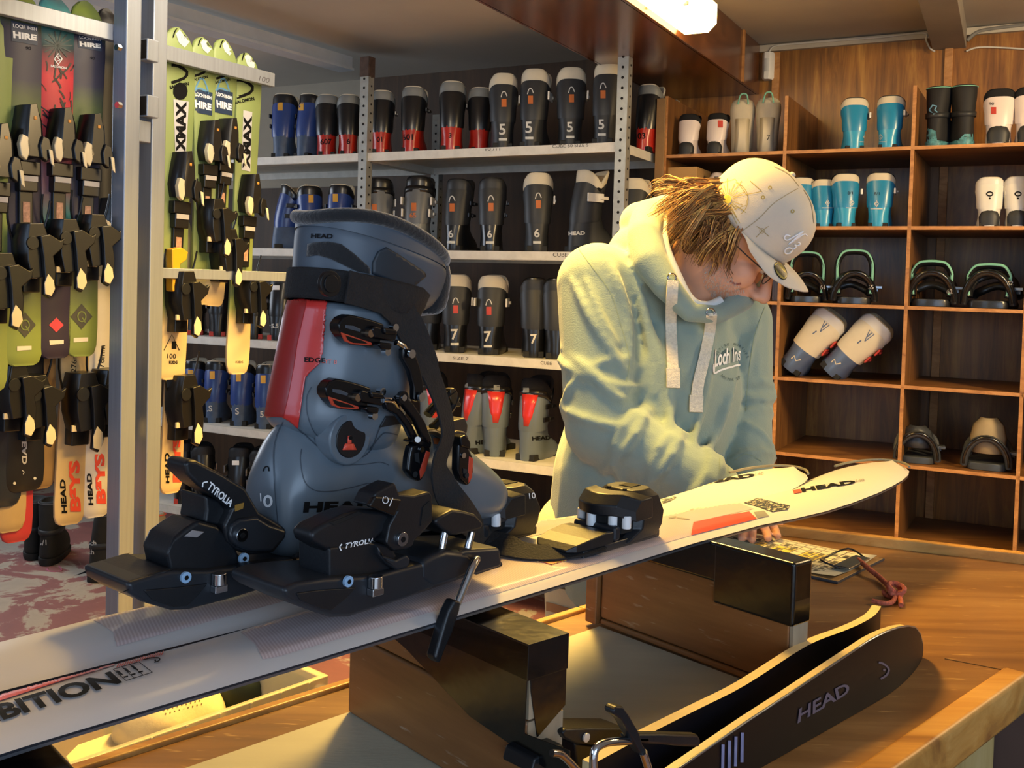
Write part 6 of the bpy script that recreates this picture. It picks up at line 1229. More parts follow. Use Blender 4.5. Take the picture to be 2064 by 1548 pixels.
# ================================================================ clipboard and cord
ZP = ZC
A, B_ = onz(1688, 1177, ZP), onz(1781, 1130, ZP); e_ = (B_ - A); wdt = e_.length; e_.normalize(); l_ = V((-e_.y, e_.x, 0)); l_ = l_ if pix(A + l_)[0] < 1688 else -l_
clip = empty('clipboard', M=xf(A, -l_), label='wooden clipboard with a printed form and sprung metal clip, at the hand', cat='clipboard')
Lc = .31
make('board', prism([A, B_, B_ + l_ * Lc, A + l_ * Lc], V((0, 0, .0004)), V((0, 0, .0044))), mat('hardboard', '#b08a56', .5, var=.1), clip, bevel=.0015, smooth=0)
make('board_rim', tube([p + V((0, 0, .002)) for p in (A + l_ * Lc, A, B_, B_ + l_ * Lc)], .0022, 6), mat('dark board edge', '#3a3a40', .5), clip, smooth=60)
paper = mat('paper', '#ddd6bd', .8, var=.04)
pa = A + e_ * .008 + l_ * .008; W2 = wdt - .018; rows_ = []
for k in range(12): rows_.append([pa + l_ * (Lc - .02) * k / 11 + e_ * W2 * j / 3 + V((0, 0, .0055 + (.004 * (1 - k / 3) ** 2 * (j == 0 or j == 3) if k < 3 else 0))) for j in range(4)])
pp_ = make('paper_form', loft(rows_, closed=False), paper, clip, smooth=60)
gl = MB(); gr = mat('form print', '#6a6556', .8); yl = mat('form highlighter', '#e6cf5a', .8)
def strip(u0, u1, v0, v1, z=.0064): return prism([pa + l_ * u + e_ * v + V((0, 0, z)) for u, v in ((u0, v0), (u1, v0), (u1, v1), (u0, v1))], V((0, 0, 0)), V((0, 0, .0002)))
for k in range(13): gl.add(strip(.03 + .018 * k, .031 + .018 * k, .01, W2 - .01))
for k in range(9): gl.add(strip(.03, .25, .01 + (W2 - .02) * k / 8, .0112 + (W2 - .02) * k / 8))
rr = random.Random(3)
for k in range(12):
    for j in range(7):
        if rr.random() < .75: v0 = .014 + (W2 - .02) * j / 8; gl.add(strip(.035 + .018 * k, .043 + .018 * k, v0, v0 + .004 + rr.random() * (W2 / 14)))
make('printed_grid', gl, gr, pp_, smooth=0); yb = MB()
for k in (2, 3, 5, 6, 8): yb.add(strip(.033 + .018 * k, .047 + .018 * k, .02, W2 * .7, .0061))
make('highlighted_rows', yb, yl, pp_, smooth=0)
cm_ = (A + B_) / 2 + l_ * .016; mt_ = mat('nickel clip', '#9a968c', .2, metal=.9)
make('clip_plate', MB().add(obox(cm_ - e_ * .045 + V((0, 0, .013)), cm_ + e_ * .045 + V((0, 0, .013)), (0, 0, 1), .026, .003)).add(obox(cm_ - e_ * .045 + l_ * .014 + V((0, 0, .009)), cm_ + e_ * .045 + l_ * .014 + V((0, 0, .009)), (0, 0, 1), .004, .008)), mt_, clip, bevel=.002, smooth=40)
make('clip_spring', tube([cm_ - e_ * .05 + V((0, 0, .012)), cm_ - e_ * .055 + l_ * .03 + V((0, 0, .02)), cm_ + l_ * .045 + V((0, 0, .012)), cm_ + e_ * .055 + l_ * .03 + V((0, 0, .02)), cm_ + e_ * .05 + V((0, 0, .012))], .0016, 6, k=5), mat('dark wire', '#2c2c2e', .3, metal=.6), clip, smooth=60)
cord = mat('orange braided cord', '#c86a50', .8, var=.5, vs=240, bump=.8, bs=260)
cr = empty('cord', onz(1795, 1180, ZC), label='orange braided cord tied to the clipboard, ending in a knot on the counter', cat='cord')
z_ = lambda x, y, h: onz(x, y, ZC + h)
make('cord_line', tube([z_(1730, 1128, .012), z_(1750, 1145, .012), z_(1772, 1163, .007), z_(1790, 1180, .007)], .0042, 8, k=6), cord, cr, smooth=60)
kn = []; kc = z_(1802, 1190, .012)
for k in range(40): a = k * .9; kn.append(kc + V((math.cos(a) * .011 * (1 + .2 * math.sin(k)), math.sin(a * 1.3) * .011, .009 * math.sin(a * .7))))
make('knot', tube(kn, .0038, 6, k=2), cord, cr, smooth=60)
make('cord_tail', MB().add(tube([z_(1805, 1198, .006), z_(1800, 1212, .005), z_(1785, 1216, .005), z_(1758, 1211, .005)], .0036, 8, k=5)).add(tube([z_(1808, 1198, .006), z_(1815, 1208, .005), z_(1816, 1220, .005)], .0036, 8, k=4)), cord, cr, smooth=60)
# ================================================================ storage box with cap and garment
zr = .70; clear = mat('translucent plastic', '#dcd6b8', .35, alpha=.42, coat=.3); clear.surface_render_method = 'BLENDED' if hasattr(clear, 'surface_render_method') else 'DITHERED'
c_ = [onz(176, 1522, zr), onz(640, 1362, zr), onz(560, 1306, zr)]; ex = (c_[1] - c_[0]).normalized(); ey = V((-ex.y, ex.x, 0)); Lb = (c_[1] - c_[0]).length; Wb = .36
sbx = empty('storage_box', M=xf(c_[0] - V((0, 0, 0)), ex), label='translucent plastic storage box on the floor side of the counter holding a beige cap', cat='box')
def rct(x0, x1, y0, y1, z): return [c_[0] + ex * x + ey * y + V((0, 0, z)) for x, y in ((x0, y0), (x1, y0), (x1, y1), (x0, y1))]
x0b = -.12
mb = MB(); v, f = loft([rct(x0b + .03, Lb - .02, .02, Wb - .02, -.24), rct(x0b, Lb, 0, Wb, 0), rct(x0b - .015, Lb + .015, -.015, Wb + .015, .002), rct(x0b - .015, Lb + .015, -.015, Wb + .015, -.02)], cap=(1, 0)); mb.add((v, f))
make('tub', mb, clear, sbx, smooth=0, bevel=.003, mods=(('SOLIDIFY', dict(thickness=.002)),))
rb_ = MB()
for k in range(9):
    p = c_[0] + ex * (x0b + (Lb - x0b) * (k + .5) / 9) - ey * .016; rb_.add(obox(p, p + V((0, 0, -.02)), ex, .003, .004))
make('rim_ribs', rb_, clear, sbx, smooth=0)
# stool below so that the box stands on something
cb_ = c_[0] + ex * (Lb / 2 + x0b / 2) + ey * Wb / 2; tb = empty('low_table', V((cb_.x, cb_.y, 0)), label='low wooden table carrying the storage box, mostly hidden below the skis', cat='table')
zt_ = zr - .2415
make('table_top', prism([V((p.x, p.y, zt_)) for p in rct(x0b - .02, Lb + .02, -.005, Wb + .02, 0)], V((0, 0, -.02)), V((0, 0, 0))), plyd, tb, smooth=0)
for p in rct(x0b + .02, Lb - .02, .03, Wb - .02, 0): make('leg', obox(V((p.x, p.y, 0)), V((p.x, p.y, zt_ - .02)), ex, .035, .035), plyd, tb, smooth=0)
beige = mat('beige cotton', '#cfc09a', .9, var=.06, bump=.3, bs=120)
cap2 = empty('cap', M=xf(onz(300, 1470, zr - .1), ex), label='crumpled beige cap lying in the plastic storage box', cat='cap'); K_ = onz(345, 1450, zr - .10)
v, f = ell((0, 0, 0), (.105, .085, .07), 20); mb = MB(); 
for i, p in enumerate(v):
    q = V(p); q += q.normalized() * .009 * noise.noise(q * 22); v[i] = q
mb.add((v, f), Matrix.Translation(K_) @ xf(V((0, 0, 0)), ex).to_3x3().to_4x4()); cr2 = make('crown', mb, beige, cap2, smooth=80)
pk = []
for z, s in ((-.004, 1.), (.0, 1.02), (.003, 1.)): pk.append([K_ + V((0, 0, z - .02)) + ex * (-.10 + x * s) + ey * (y * s - .01) for x, y in ((0.02, -.075), (-.05, -.07), (-.085, -.04), (-.095, 0), (-.085, .04), (-.05, .068), (.02, .07))])
make('peak', loft(pk), beige, cap2, smooth=50, bevel=.001)
hl = MB(); tcap = bvh([cr2]); decal('eyelet_holes', [disc(330 + 9 * i + 4 * (j % 2), 1418 + 7 * j - i * 2.5, 1.6, 6) for i in range(9) for j in range(4)], tcap, mt('hole shade', '#6a5c40', .9), cap2)
dg = mat('dark green nylon', '#1c2c28', .55, var=.3, vs=6, bump=.5, bs=12)
v, f = ell((0, 0, 0), (.13, .10, .08), 20); v = [V(p) + V(p).normalized() * .016 * noise.noise(V(p) * 14) for p in v]
tag(make('jacket', MB().add((v, f), Matrix.Translation(onz(510, 1370, zr - .09)) @ xf(V((0, 0, 0)), ex).to_3x3().to_4x4()), dg, smooth=80), 'dark green jacket bundled in the far end of the plastic storage box', 'jacket')
# ================================================================ man in the hoodie
def J(x, y, D): return ond(x, y, D)
skin = mat('skin', '#d09a7c', .5, var=.10, vs=12, bump=.1, bs=200, spec=.4)
hood_m = mat('sage cotton fleece', '#879a90', .9, var=.05, vs=4, bump=.35, bs=380, sheen=.3)
hood_in = mat('hood inner', '#b4bda4', .9, var=.05, bump=.3, bs=300)
capm = mat('cream cap twill', '#c6beae', .85, var=.04, bump=.2, bs=500)
man = empty('person', (J(1285, 960, 2.0).x, J(1285, 960, 2.0).y, 0), label='person in sage hoodie and pale cap, head bowed, writing at the counter', cat='person')
def cap_(a, b, ra, rb, n=16, k=8):
    a, b = V(a), V(b); d = (b - a); Ln = d.length; d = d / max(Ln, 1e-6); u = V((0, 0, 1)) if abs(d.z) < .9 else V((1, 0, 0)); s = d.cross(u).normalized(); u = s.cross(d); r_ = []
    for i in range(1, k): t = math.pi / 2 * i / k; r_.append(ering(a - d * ra * math.cos(t), s, u, ra * math.sin(t), ra * math.sin(t), n))
    for i in range(0, 5): t = i / 4; r_.append(ering(a.lerp(b, t), s, u, ra + (rb - ra) * t, ra + (rb - ra) * t, n))
    for i in range(1, k): t = math.pi / 2 * i / k; r_.append(ering(b + d * rb * math.sin(t), s, u, rb * math.cos(t), rb * math.cos(t), n))
    return loft(r_)
def blob(name, parts, m, parent, vox, it=6, fr=None, disp=None, **kw):
    mb = MB()
    for p in parts: mb.add(p)
    mods = [('REMESH', dict(mode='VOXEL', voxel_size=vox, use_smooth_shade=True)), ('SMOOTH', dict(factor=.5, iterations=it))]
    return make(name, mb, m, parent, smooth=180, mods=mods, fr=fr, **kw)
pelv, belly, chest, uchest = J(1262, 1110, 2.06), J(1280, 960, 2.03), J(1330, 790, 2.06), J(1352, 660, 2.10)
S1, E1, W1 = J(1205, 572, 2.02), J(1216, 862, 1.92), J(1440, 985, 1.84)
S2, E2, W2 = J(1483, 650, 2.12), J(1494, 828, 2.08), J(1506, 975, 1.96)
pts = [cap_(pelv, belly, .165, .165), cap_(belly, chest, .165, .165), cap_(chest, uchest, .165, .135), cap_(uchest, S1, .12, .082), cap_(uchest, S2, .12, .075), cap_(S1, E1, .082, .074), cap_(E1, W1, .074, .050), cap_(S2, E2, .076, .064), cap_(E2, W2, .062, .050),
       cap_(J(1290, 520, 2.08), uchest, .07, .12)]
hp_ = [(1345, 425, 2.16, .036), (1308, 436, 2.08, .036), (1298, 478, 2.0, .036), (1312, 528, 1.955, .034), (1342, 575, 1.93, .028), (1390, 630, 1.925, .019), (1448, 634, 1.945, .018), (1496, 604, 2.0, .024), (1520, 530, 2.1, .03), (1470, 470, 2.2, .03), (1400, 430, 2.22, .034), (1345, 425, 2.16, .036)]
hpp = [J(x, y, D) for x, y, D, r in hp_]; hr = [r for *_, r in hp_]
for i in range(len(hpp) - 1): pts.append(cap_(hpp[i], hpp[i + 1], hr[i], hr[i + 1], 12, 5))
pts.append(cap_(J(1292, 450, 2.1), J(1330, 560, 2.06), .045, .06))
# creases of the sleeves
rg = random.Random(8)
def crease(a, b, ra, rb, t, tilt, th=.011, arc=(0, 360), sc=1.0):
    a, b = V(a), V(b); d = (b - a).normalized(); u = V((0, 0, 1)) if abs(d.z) < .9 else V((1, 0, 0)); s = d.cross(u).normalized(); u = s.cross(d); c = a.lerp(b, t); r = (ra + (rb - ra) * t) * sc; P = []
    for k in range(13):
        an = math.radians(arc[0] + (arc[1] - arc[0]) * k / 12); P.append(c + s * r * math.cos(an) + u * r * math.sin(an) + d * tilt * math.sin(an + 1.1))
    return tube(P, lambda q: th * (.35 + .65 * math.sin(math.pi * min(1, max(0, q)))) if arc[1] - arc[0] < 360 else th, 8)
for t, tl in ((.18, .03), (.34, -.035), (.5, .03), (.64, -.03), (.78, .035), (.9, .02)): pts.append(crease(E1, W1, .074, .050, t, tl, .0095 + rg.random() * .003, sc=1.0))
for t, tl in ((.62, .05), (.78, -.05), (.92, .04)): pts.append(crease(S1, E1, .082, .074, t, tl, .010, sc=.99))
for t, tl in ((.7, .04), (.9, -.035)): pts.append(crease(S2, E2, .076, .064, t, tl, .010, sc=.98))
for t, tl in ((.2, .03), (.5, -.03), (.75, .02)): pts.append(crease(E2, W2, .062, .050, t, tl, .008, sc=.99))
# long soft folds on the body, laid on the surface of the body volumes
body0 = BVHTree.FromPolygons(*[list(x) for x in (lambda m: (m.v, m.f))(MB().add(pts[0]).add(pts[1]).add(pts[2]).add(pts[3]).add(pts[4]).add(pts[5]).add(pts[6]).add(pts[7]).add(pts[8]))])
def fold(pp, th, sink=-.001):
    P = []
    for x, y in pp:
        h, n, i, _ = body0.ray_cast(CAM, ray(x, y))
        if h: P.append(h + ray(x, y) * sink)
    if len(P) > 2: pts.append(tube(P, lambda q: 1.25 * th * (.3 + .7 * math.sin(math.pi * min(1, max(0, q)))), 8, k=4))
for pp, th in (([(1212, 500), (1240, 560), (1262, 640), (1268, 720), (1262, 790)], .011), ([(1250, 520), (1290, 600), (1312, 700), (1318, 800)], .009), ([(1150, 560), (1190, 640), (1240, 720), (1262, 760)], .010), ([(1180, 560), (1215, 650), (1248, 700)], .008),
               ([(1300, 620), (1330, 720), (1350, 820), (1352, 900)], .008), ([(1130, 700), (1180, 740), (1240, 800), (1268, 800)], .010), ([(1130, 760), (1190, 810), (1262, 860)], .009), ([(1440, 660), (1430, 740), (1410, 840), (1400, 900)], .008), ([(1490, 700), (1470, 800), (1440, 880), (1420, 930)], .009), ([(1110, 900), (1130, 960), (1160, 1000)], .009), ([(1530, 650), (1510, 700), (1500, 760)], .007)): fold(pp, th)
hoodie = blob('hoodie', pts, hood_m, man, .0055, 3)
TM = bvh([hoodie])
# skin of the head, neck and hands: head frame
C_ = J(1513, 448, 1.98)
fw = (RT * .66 - UP * .70 - FWD * .22).normalized(); hu = (RT * .70 + UP * .60 - FWD * .34); hu = (hu - fw * hu.dot(fw)).normalized(); hr_ = fw.cross(hu).normalized()
if hr_.dot(FWD) > 0: hr_ = -hr_
H0 = C_ - hu * .045
def hp3(f, u, r): return H0 + fw * f + hu * u + hr_ * r
MH = Matrix(((fw.x, hu.x, hr_.x, H0.x), (fw.y, hu.y, hr_.y, H0.y), (fw.z, hu.z, hr_.z, H0.z), (0, 0, 0, 1)))
def he(c, r, n=14): v, f = ell(c, r, n); return [MH @ V(p) for p in v], f
sp_ = [he((-.004, .02, 0), (.090, .090, .074)), he((.03, -.066, 0), (.06, .052, .054)), he((.070, -.104, 0), (.024, .02, .026)), he((.056, -.034, .036), (.034, .034, .026)), he((.056, -.034, -.036), (.034, .034, .026)),
       cap_(hp3(.090, .006, 0), hp3(.121, -.042, 0), .010, .0128), he((.108, -.049, .012), (.012, .009, .009)), he((.108, -.049, -.012), (.011, .009, .009)), he((.074, .020, .026), (.018, .012, .026)), he((.074, .020, -.026), (.018, .012, .026)),
       he((.084, -.050, 0), (.017, .019, .020)), he((.090, -.068, 0), (.014, .0075, .024)), he((.085, -.080, 0), (.013, .0075, .021)), he((.04, -.055, .045), (.04, .03, .012)), he((.078, .002, .030), (.016, .010, .015)), he((.078, .002, -.030), (.016, .010, .015)),
       cap_(hp3(-.03, -.05, 0), J(1372, 610, 2.08), .060, .066), cap_(hp3(.01, -.07, 0), J(1390, 620, 2.04), .048, .05)]
body = blob('body', sp_, skin, man, .0042, 4)
face_t = bvh([body])
decal('lips', [stroke([(1472, 566), (1482, 572), (1494, 571)], 4)], face_t, mat('lip', '#9c5a4c', .45), body, off=.0006, maxlen=5)
# eyes (looking down) and brow
for sg in (1,):
    e_ = MB().add(he((.086, .001, .031 * sg), (.010, .009, .011), 12)); make('eye', e_, mat('eye white', '#c9b8a8', .25), body, smooth=60)
    make('eyelid', tube([hp3(.097, -.002, .020 * sg), hp3(.0985, -.006, .031 * sg), hp3(.092, -.002, .043 * sg)], .0014, 6, k=4), mat('lash', '#4a3020', .8), body, smooth=60)
    make('eyebrow', tube([hp3(.099, .024, .014), hp3(.100, .03, .03), hp3(.088, .028, .05)], .0032, 6, k=4), mat('brow hair', '#8a643c', .8), body, smooth=60)
# stubble
rs_ = random.Random(5); sb = MB(); 
poly_ = [(1415, 545), (1440, 520), (1460, 540), (1500, 585), (1494, 604), (1468, 616), (1440, 606), (1420, 575)]
def inside(x, y, P):
    c = False; j = len(P) - 1
    for i in range(len(P)):
        if (P[i][1] > y) != (P[j][1] > y) and x < (P[j][0] - P[i][0]) * (y - P[i][1]) / (P[j][1] - P[i][1]) + P[i][0]: c = not c
        j = i
    return c
k_ = 0
while k_ < 520:
    x, y = rs_.uniform(1405, 1505), rs_.uniform(515, 620)
    if not inside(x, y, poly_): k_ += .2; continue
    k_ += 1; h, n, i, _ = face_t.ray_cast(CAM, ray(x, y))
    if h is None: continue
    d = (n + V((rs_.uniform(-.6, .6), rs_.uniform(-.6, .6), -.6))).normalized(); sb.add(tube([h, h + d * rs_.uniform(.003, .006)], [.0005, .0002], 3))
make('beard_stubble', sb, mat('grey stubble', '#d2c8bc', .8), body, smooth=0)['kind'] = 'stuff'
# cap
cap = tag(empty('cap', M=Matrix(((fw.x, hu.x, hr_.x, C_.x), (fw.y, hu.y, hr_.y, C_.y), (fw.z, hu.z, hr_.z, C_.z), (0, 0, 0, 1)))), 'pale cream baseball cap with sun embroidery worn by the man in the hoodie', 'cap')
rings = []
for u, k, sh in ((-.018, .985, 0), (.0, 1., 0), (.03, 1.015, 0), (.06, .97, -.002), (.085, .85, -.004), (.104, .62, -.005), (.114, .36, -.006), (.118, .1, -.006)):
    r_ = []
    for i in range(40):
        a = 2 * math.pi * i / 40; pan = 1 - .012 * abs(math.sin(3 * a)) ** 6 * 0; x, y = math.cos(a), math.sin(a); dz = -.010 * (x if x > 0 else 0) * (u < .02) * 0
        r_.append(V(((.107 if x > 0 else .104) * k * x + sh + .012 * max(0, x) * (u / .118) * (1 - u / .118) * 2, u + dz, .086 * k * y)))
    rings.append(r_)
crown = make('crown', loft(rings, cap=(0, 1)), capm, cap, fr=cap, smooth=60, sub=1, mods=(('SOLIDIFY', dict(thickness=.002)),))
make('button', MB().add(ell((-.006, .119, 0), (.006, .004, .006), 10)), capm, cap, fr=cap)
pk = []; TB_ = [(0, .174, -.018, 0), (22, .168, -.022, .034), (45, .144, -.033, .064), (68, .102, -.040, .082), (92, .045, -.028, .088)]
def outer(a):
    s_ = 1 if a >= 0 else -1; a = abs(a)
    for (a0, *p0), (a1, *p1) in zip(TB_, TB_[1:]):
        if a <= a1: q = (a - a0) / (a1 - a0); p = V(p0).lerp(V(p1), q); return V((p.x, p.y, p.z * s_))
    return V((TB_[-1][1], TB_[-1][2], TB_[-1][3] * s_))
for off in (0, 1):
    rows_ = []
    for i in range(25):
        ad = -92 + 184 * i / 24; a = math.radians(ad); I_ = V((.102 * math.cos(a), -.014, .083 * math.sin(a))); O_ = outer(ad)
        rows_.append([I_.lerp(O_, t) + V((0, .006 * math.sin(math.pi * t) - off * .0035, 0)) for t in (0, .25, .5, .75, 1)])
    pk.append(rows_)
n5 = 5; vs = []; fs = []
for rws in pk:
    for r_ in rws: vs += r_
N_ = 25 * n5
for i in range(24):
    for j in range(4):
        a = i * n5 + j; fs += [(a, a + 1, a + 1 + n5, a + n5), (N_ + a, N_ + a + n5, N_ + a + 1 + n5, N_ + a + 1)]
    a = i * n5 + 4; fs.append((a, N_ + a, N_ + a + n5, a + n5)); a = i * n5; fs.append((a, a + n5, N_ + a + n5, N_ + a))
for a in (0, 24 * n5):
    for j in range(4): fs.append((a + j, N_ + a + j, N_ + a + j + 1, a + j + 1))
brim = make('brim', (vs, fs), capm, cap, fr=cap, smooth=50, sub=1)
TC = bvh([crown, brim])
olive = mat('olive thread', '#a3924a', .7); seamm = mat('cap seam', '#a39676', .8)
sun = []
for k in range(26):
    a = k * 2 * math.pi / 26 + .1; r0, r1 = 10, 20 + (k * 7 % 5) * 6; sun.append(stroke([(1467 + r0 * math.cos(a), 402 + r0 * math.sin(a) * 1.1), (1467 + r1 * math.cos(a), 402 + r1 * math.sin(a) * 1.1)], 1.1, 0))
sun += [ringpx(1478, 402, 30, 1., 30, ry=34, a0=-80, a1=60), stroke([(1457, 368), (1482, 361), (1508, 396), (1504, 414), (1480, 422)], 1., 0), stroke([(1512, 365), (1535, 385)], 1.2, 0), stroke([(1476, 398), (1536, 386)], 1.2, 0), stroke([(1472, 412), (1500, 424)], 1., 0), stroke([(1468, 412), (1492, 450)], 1, 0), stroke([(1466, 412), (1486, 452)], 1, 0)]
decal('sun_embroidery', sun, TC, olive, crown, off=.0010, maxlen=8); decal('sun_disc', [disc(1467, 402, 8, 18, 9)], TC, mat('yellow thread', '#cdb64e', .7), crown, off=.0012)
decal('star_embroidery', [stroke([(1525, 456), (1533, 461), (1537, 465), (1550, 476)], 1.4, 0), stroke([(1549, 456), (1541, 461), (1536, 466), (1524, 478)], 1.4, 0), ringpx(1536, 465, 5, 1, 12)], TC, mat('tan thread', '#a08c5c', .7), crown, off=.0010, maxlen=5)
decal('script_embroidery', [stroke([(1592, 475), (1584, 473), (1580, 479), (1586, 483), (1598, 477), (1612, 469), (1618, 466)], 2.6), stroke([(1618, 466), (1604, 478), (1588, 492)], 2.8), stroke([(1588, 492), (1606, 479), (1620, 471), (1625, 475)], 2.4), stroke([(1607, 487), (1612, 490), (1606, 494), (1600, 492)], 2.2), stroke([(1604, 495), (1598, 501), (1590, 498), (1582, 502), (1582, 509), (1590, 509), (1596, 503)], 2.6)], TC, mat('white thread', '#eceef2', .6), crown, off=.0018, maxlen=5, thick=.0012)
decal('panel_seam', [stroke([(1497, 465), (1530, 440), (1562, 408), (1608, 380)], 1.6), stroke([(1620, 383), (1634, 410), (1640, 450)], 1.2), stroke([(1560, 336), (1590, 352), (1610, 376)], 1.1)], TC, seamm, crown, off=.0008, maxlen=8)
for x, y in ((1552, 379), (1538, 398), (1597, 426)): decal('eyelet', [ringpx(x, y, 3, 1.8, 12)], TC, olive, crown, off=.0014)
a_ = math.radians(62); ov = lambda rx, ry: [(1573 + rx * math.cos(t) * math.sin(a_) + ry * math.sin(t) * math.cos(a_), 546 - rx * math.cos(t) * math.cos(a_) + ry * math.sin(t) * math.sin(a_)) for t in [2 * math.pi * k / 28 for k in range(28)]]
decal('brim_sticker', [(ov(11, 20), [tuple(range(28))])], TC, mat('sticker black', '#1c1a14', .4), brim, off=.0008, maxlen=6); decal('sticker_gold', [(ov(9, 18), [tuple(range(28))])], TC, mat('sticker gold', '#8f8448', .35, metal=.3), brim, off=.0014, maxlen=6)
decal('sticker_band', [stroke([(1563, 535), (1572, 547), (1583, 557)], 8, 0)], TC, mat('sticker black', '#1c1a14', .4), brim, off=.0019, maxlen=5)
# glasses
gm = mat('dark spectacle wire', '#2a2420', .3, metal=.5); gl_ = tag(empty('glasses', hp3(.1, 0, 0), label='thin dark round spectacles on the nose under the cap brim', cat='glasses'), kind=None)
def lens(sg): return [hp3(.104 - .006 * (math.cos(t) * sg > 0) * abs(math.cos(t)), .0 + .019 * math.sin(t), (.033 + .023 * math.cos(t)) * sg) for t in [2 * math.pi * k / 28 for k in range(29)]]
for sg in (1, -1):
    lr_ = make('lens_rim', tube(lens(sg), .0011, 6), gm, gl_, smooth=60)
    make('lens', loft([[p for p in lens(sg)[:-1]], [p + fw * .0008 for p in lens(sg)[:-1]]]), mat('spectacle glass', '#e8ecee', .05, alpha=.12), lr_, smooth=0)
    make('temple_arm', tube([hp3(.099, .004, .056 * sg), hp3(.06, .004, .074 * sg), hp3(-.01, .004, .082 * sg)], .0012, 6, k=3), gm, gl_, smooth=60)
make('nose_bridge', tube([hp3(.104, .002, .010), hp3(.110, .006, 0), hp3(.104, .002, -.010)], .0011, 6, k=3), gm, gl_, smooth=60)
# hair
hb1, hb2, hb3 = mat('golden brown hair', '#a8763a', .55, var=.3, vs=30, sheen=.2), mat('brown hair', '#6e4724', .6, var=.3, vs=30), mat('light hair strands', '#d2a35a', .5, var=.2)
base = blob('hair', [cap_(J(1440, 420, 2.0), J(1410, 470, 2.02), .048, .050), cap_(J(1405, 465, 2.0), J(1400, 495, 1.99), .042, .028), cap_(J(1450, 430, 1.96), J(1446, 475, 1.94), .040, .028), cap_(J(1400, 450, 2.02), J(1388, 500, 2.02), .034, .024)], hb2, body, .005, 3)
ha = [MB(), MB(), MB()]; rh = random.Random(11)
def strand(P, r, q): ha[q].add(tube(P, lambda t: r * (1 - .75 * t), 4))
edge = [(1446, 372), (1455, 400), (1468, 430), (1482, 458), (1496, 492)]
def epos(t): k = t * (len(edge) - 1); i = min(int(k), len(edge) - 2); return V(edge[i] + (0,)).lerp(V(edge[i + 1] + (0,)), k - i)
tufts = []
for c in range(190):
    t = rh.random() ** 1.25 * .86; e0 = epos(t) + V((rh.uniform(-34, 4), rh.uniform(-10, 16), 0)); ang = math.radians(198 - 100 * t + rh.gauss(0, 17)); Ln = rh.uniform(66, 118) * (1 - .45 * t); D0 = rh.uniform(1.905, 1.99); D1 = D0 + rh.uniform(0, .07); curl = rh.uniform(-1, 1) * 26; w = rh.uniform(.8, 1.6)
    ns = rh.randint(7, 11)
    for s in range(ns):
        o = V((rh.gauss(0, 4.5), rh.gauss(0, 4.5), 0)); P = []; sp2 = rh.gauss(0, 5); ph = rh.uniform(0, 1)
        for k in range(8):
            q = k / 7; bend = 38 * q * q * (1 - t * .6)     # strands droop
            wv = 4.5 * math.sin(q * 8 + c * 1.7) * q; x = e0.x + o.x * (1 - q * .3) + wv + math.cos(ang) * Ln * q + math.sin(ang) * curl * math.sin(q * 5 + w + ph) * .5 * q + sp2 * q; y = e0.y + o.y - (-math.sin(ang)) * Ln * q * 1 + bend - wv * .7 + math.cos(ang) * curl * math.sin(q * 5 + w + ph) * .5 * q
            P.append(J(x, y, D0 + (D1 - D0) * q - .02 * math.sin(math.pi * q)))
        strand(P, rh.uniform(.0010, .0019), rh.choice((0, 0, 1, 2) if t < .5 else (0, 1, 1, 2)))
for c in range(80):   # fly-away wisps above the nape and a lock near the temple
    x, y = rh.uniform(1398, 1442), rh.uniform(372, 405); a = math.radians(rh.uniform(150, 215)); Ln = rh.uniform(30, 70); D0 = rh.uniform(1.93, 2.04); P = [J(x + math.cos(a) * Ln * q + rh.gauss(0, .8), y - math.sin(a) * Ln * q * .8 - 20 * math.sin(math.pi * q) * .4 + 12 * q * q, D0) for q in (0, .25, .5, .75, 1)]
    strand(P, rh.uniform(.0006, .0011), rh.choice((0, 2)))
for c in range(70):
    x, y = rh.uniform(1415, 1466), rh.uniform(440, 470); P = [J(x - 8 * q + 5 * math.sin(q * 4 + c), y + rh.uniform(30, 60) * q, 1.895 + .02 * q) for q in (0, .33, .66, 1)]; strand(P, .0012, rh.choice((0, 1, 1)))
for q, (m_, nm) in enumerate(((hb1, 'hair_locks'), (hb2, 'hair_locks'), (hb3, 'hair_locks'))): o = make(nm, ha[q], m_, base, smooth=60); o['kind'] = 'stuff'
# t-shirt showing at the neck
make('tee_shirt', MB().add(tube([J(1338, 440, 2.06), J(1340, 490, 1.99), J(1362, 548, 1.955), J(1392, 604, 1.94), J(1425, 616, 1.945), J(1452, 606, 1.96)], .009, 10, k=4)), mat('white tee cotton', '#d8dad8', .9, var=.04), man, smooth=60)
# drawstrings
rope = mat('cream woven cord', '#e4ddc8', .9, var=.2, vs=200, bump=1., bs=420)
def lay(pp, w, nm, off=.006):
    c_ = []
    for x, y in pp:
        h, n, i, _ = TM.ray_cast(CAM, ray(x, y)); h = h if h is not None else J(x, y, 1.9); c_.append((h - ray(x, y) * off, RT))
    return band(nm, c_, rope, man, w, .007, 4)
lay([(1356, 566), (1354, 600), (1352, 650), (1354, 700), (1356, 745)], .021, 'drawstring'); lay([(1434, 634), (1430, 670), (1420, 720), (1408, 770), (1404, 800)], .021, 'drawstring')
lay([(1356, 742), (1357, 764), (1357, 782)], .025, 'drawstring_end', .008); lay([(1404, 797), (1403, 815), (1403, 831)], .025, 'drawstring_end', .008)
for x, y in ((1354, 560), (1432, 630)):
    h, n, i, _ = TM.ray_cast(CAM, ray(x, y)); h = h or J(x, y, 1.9); make('eyelet', tube([h - ray(x, y) * .004 + RT * .0075 * math.cos(a) + UP * .0075 * math.sin(a) for a in [2 * math.pi * k / 16 for k in range(17)]], .0022, 6), chrome, man, smooth=60)
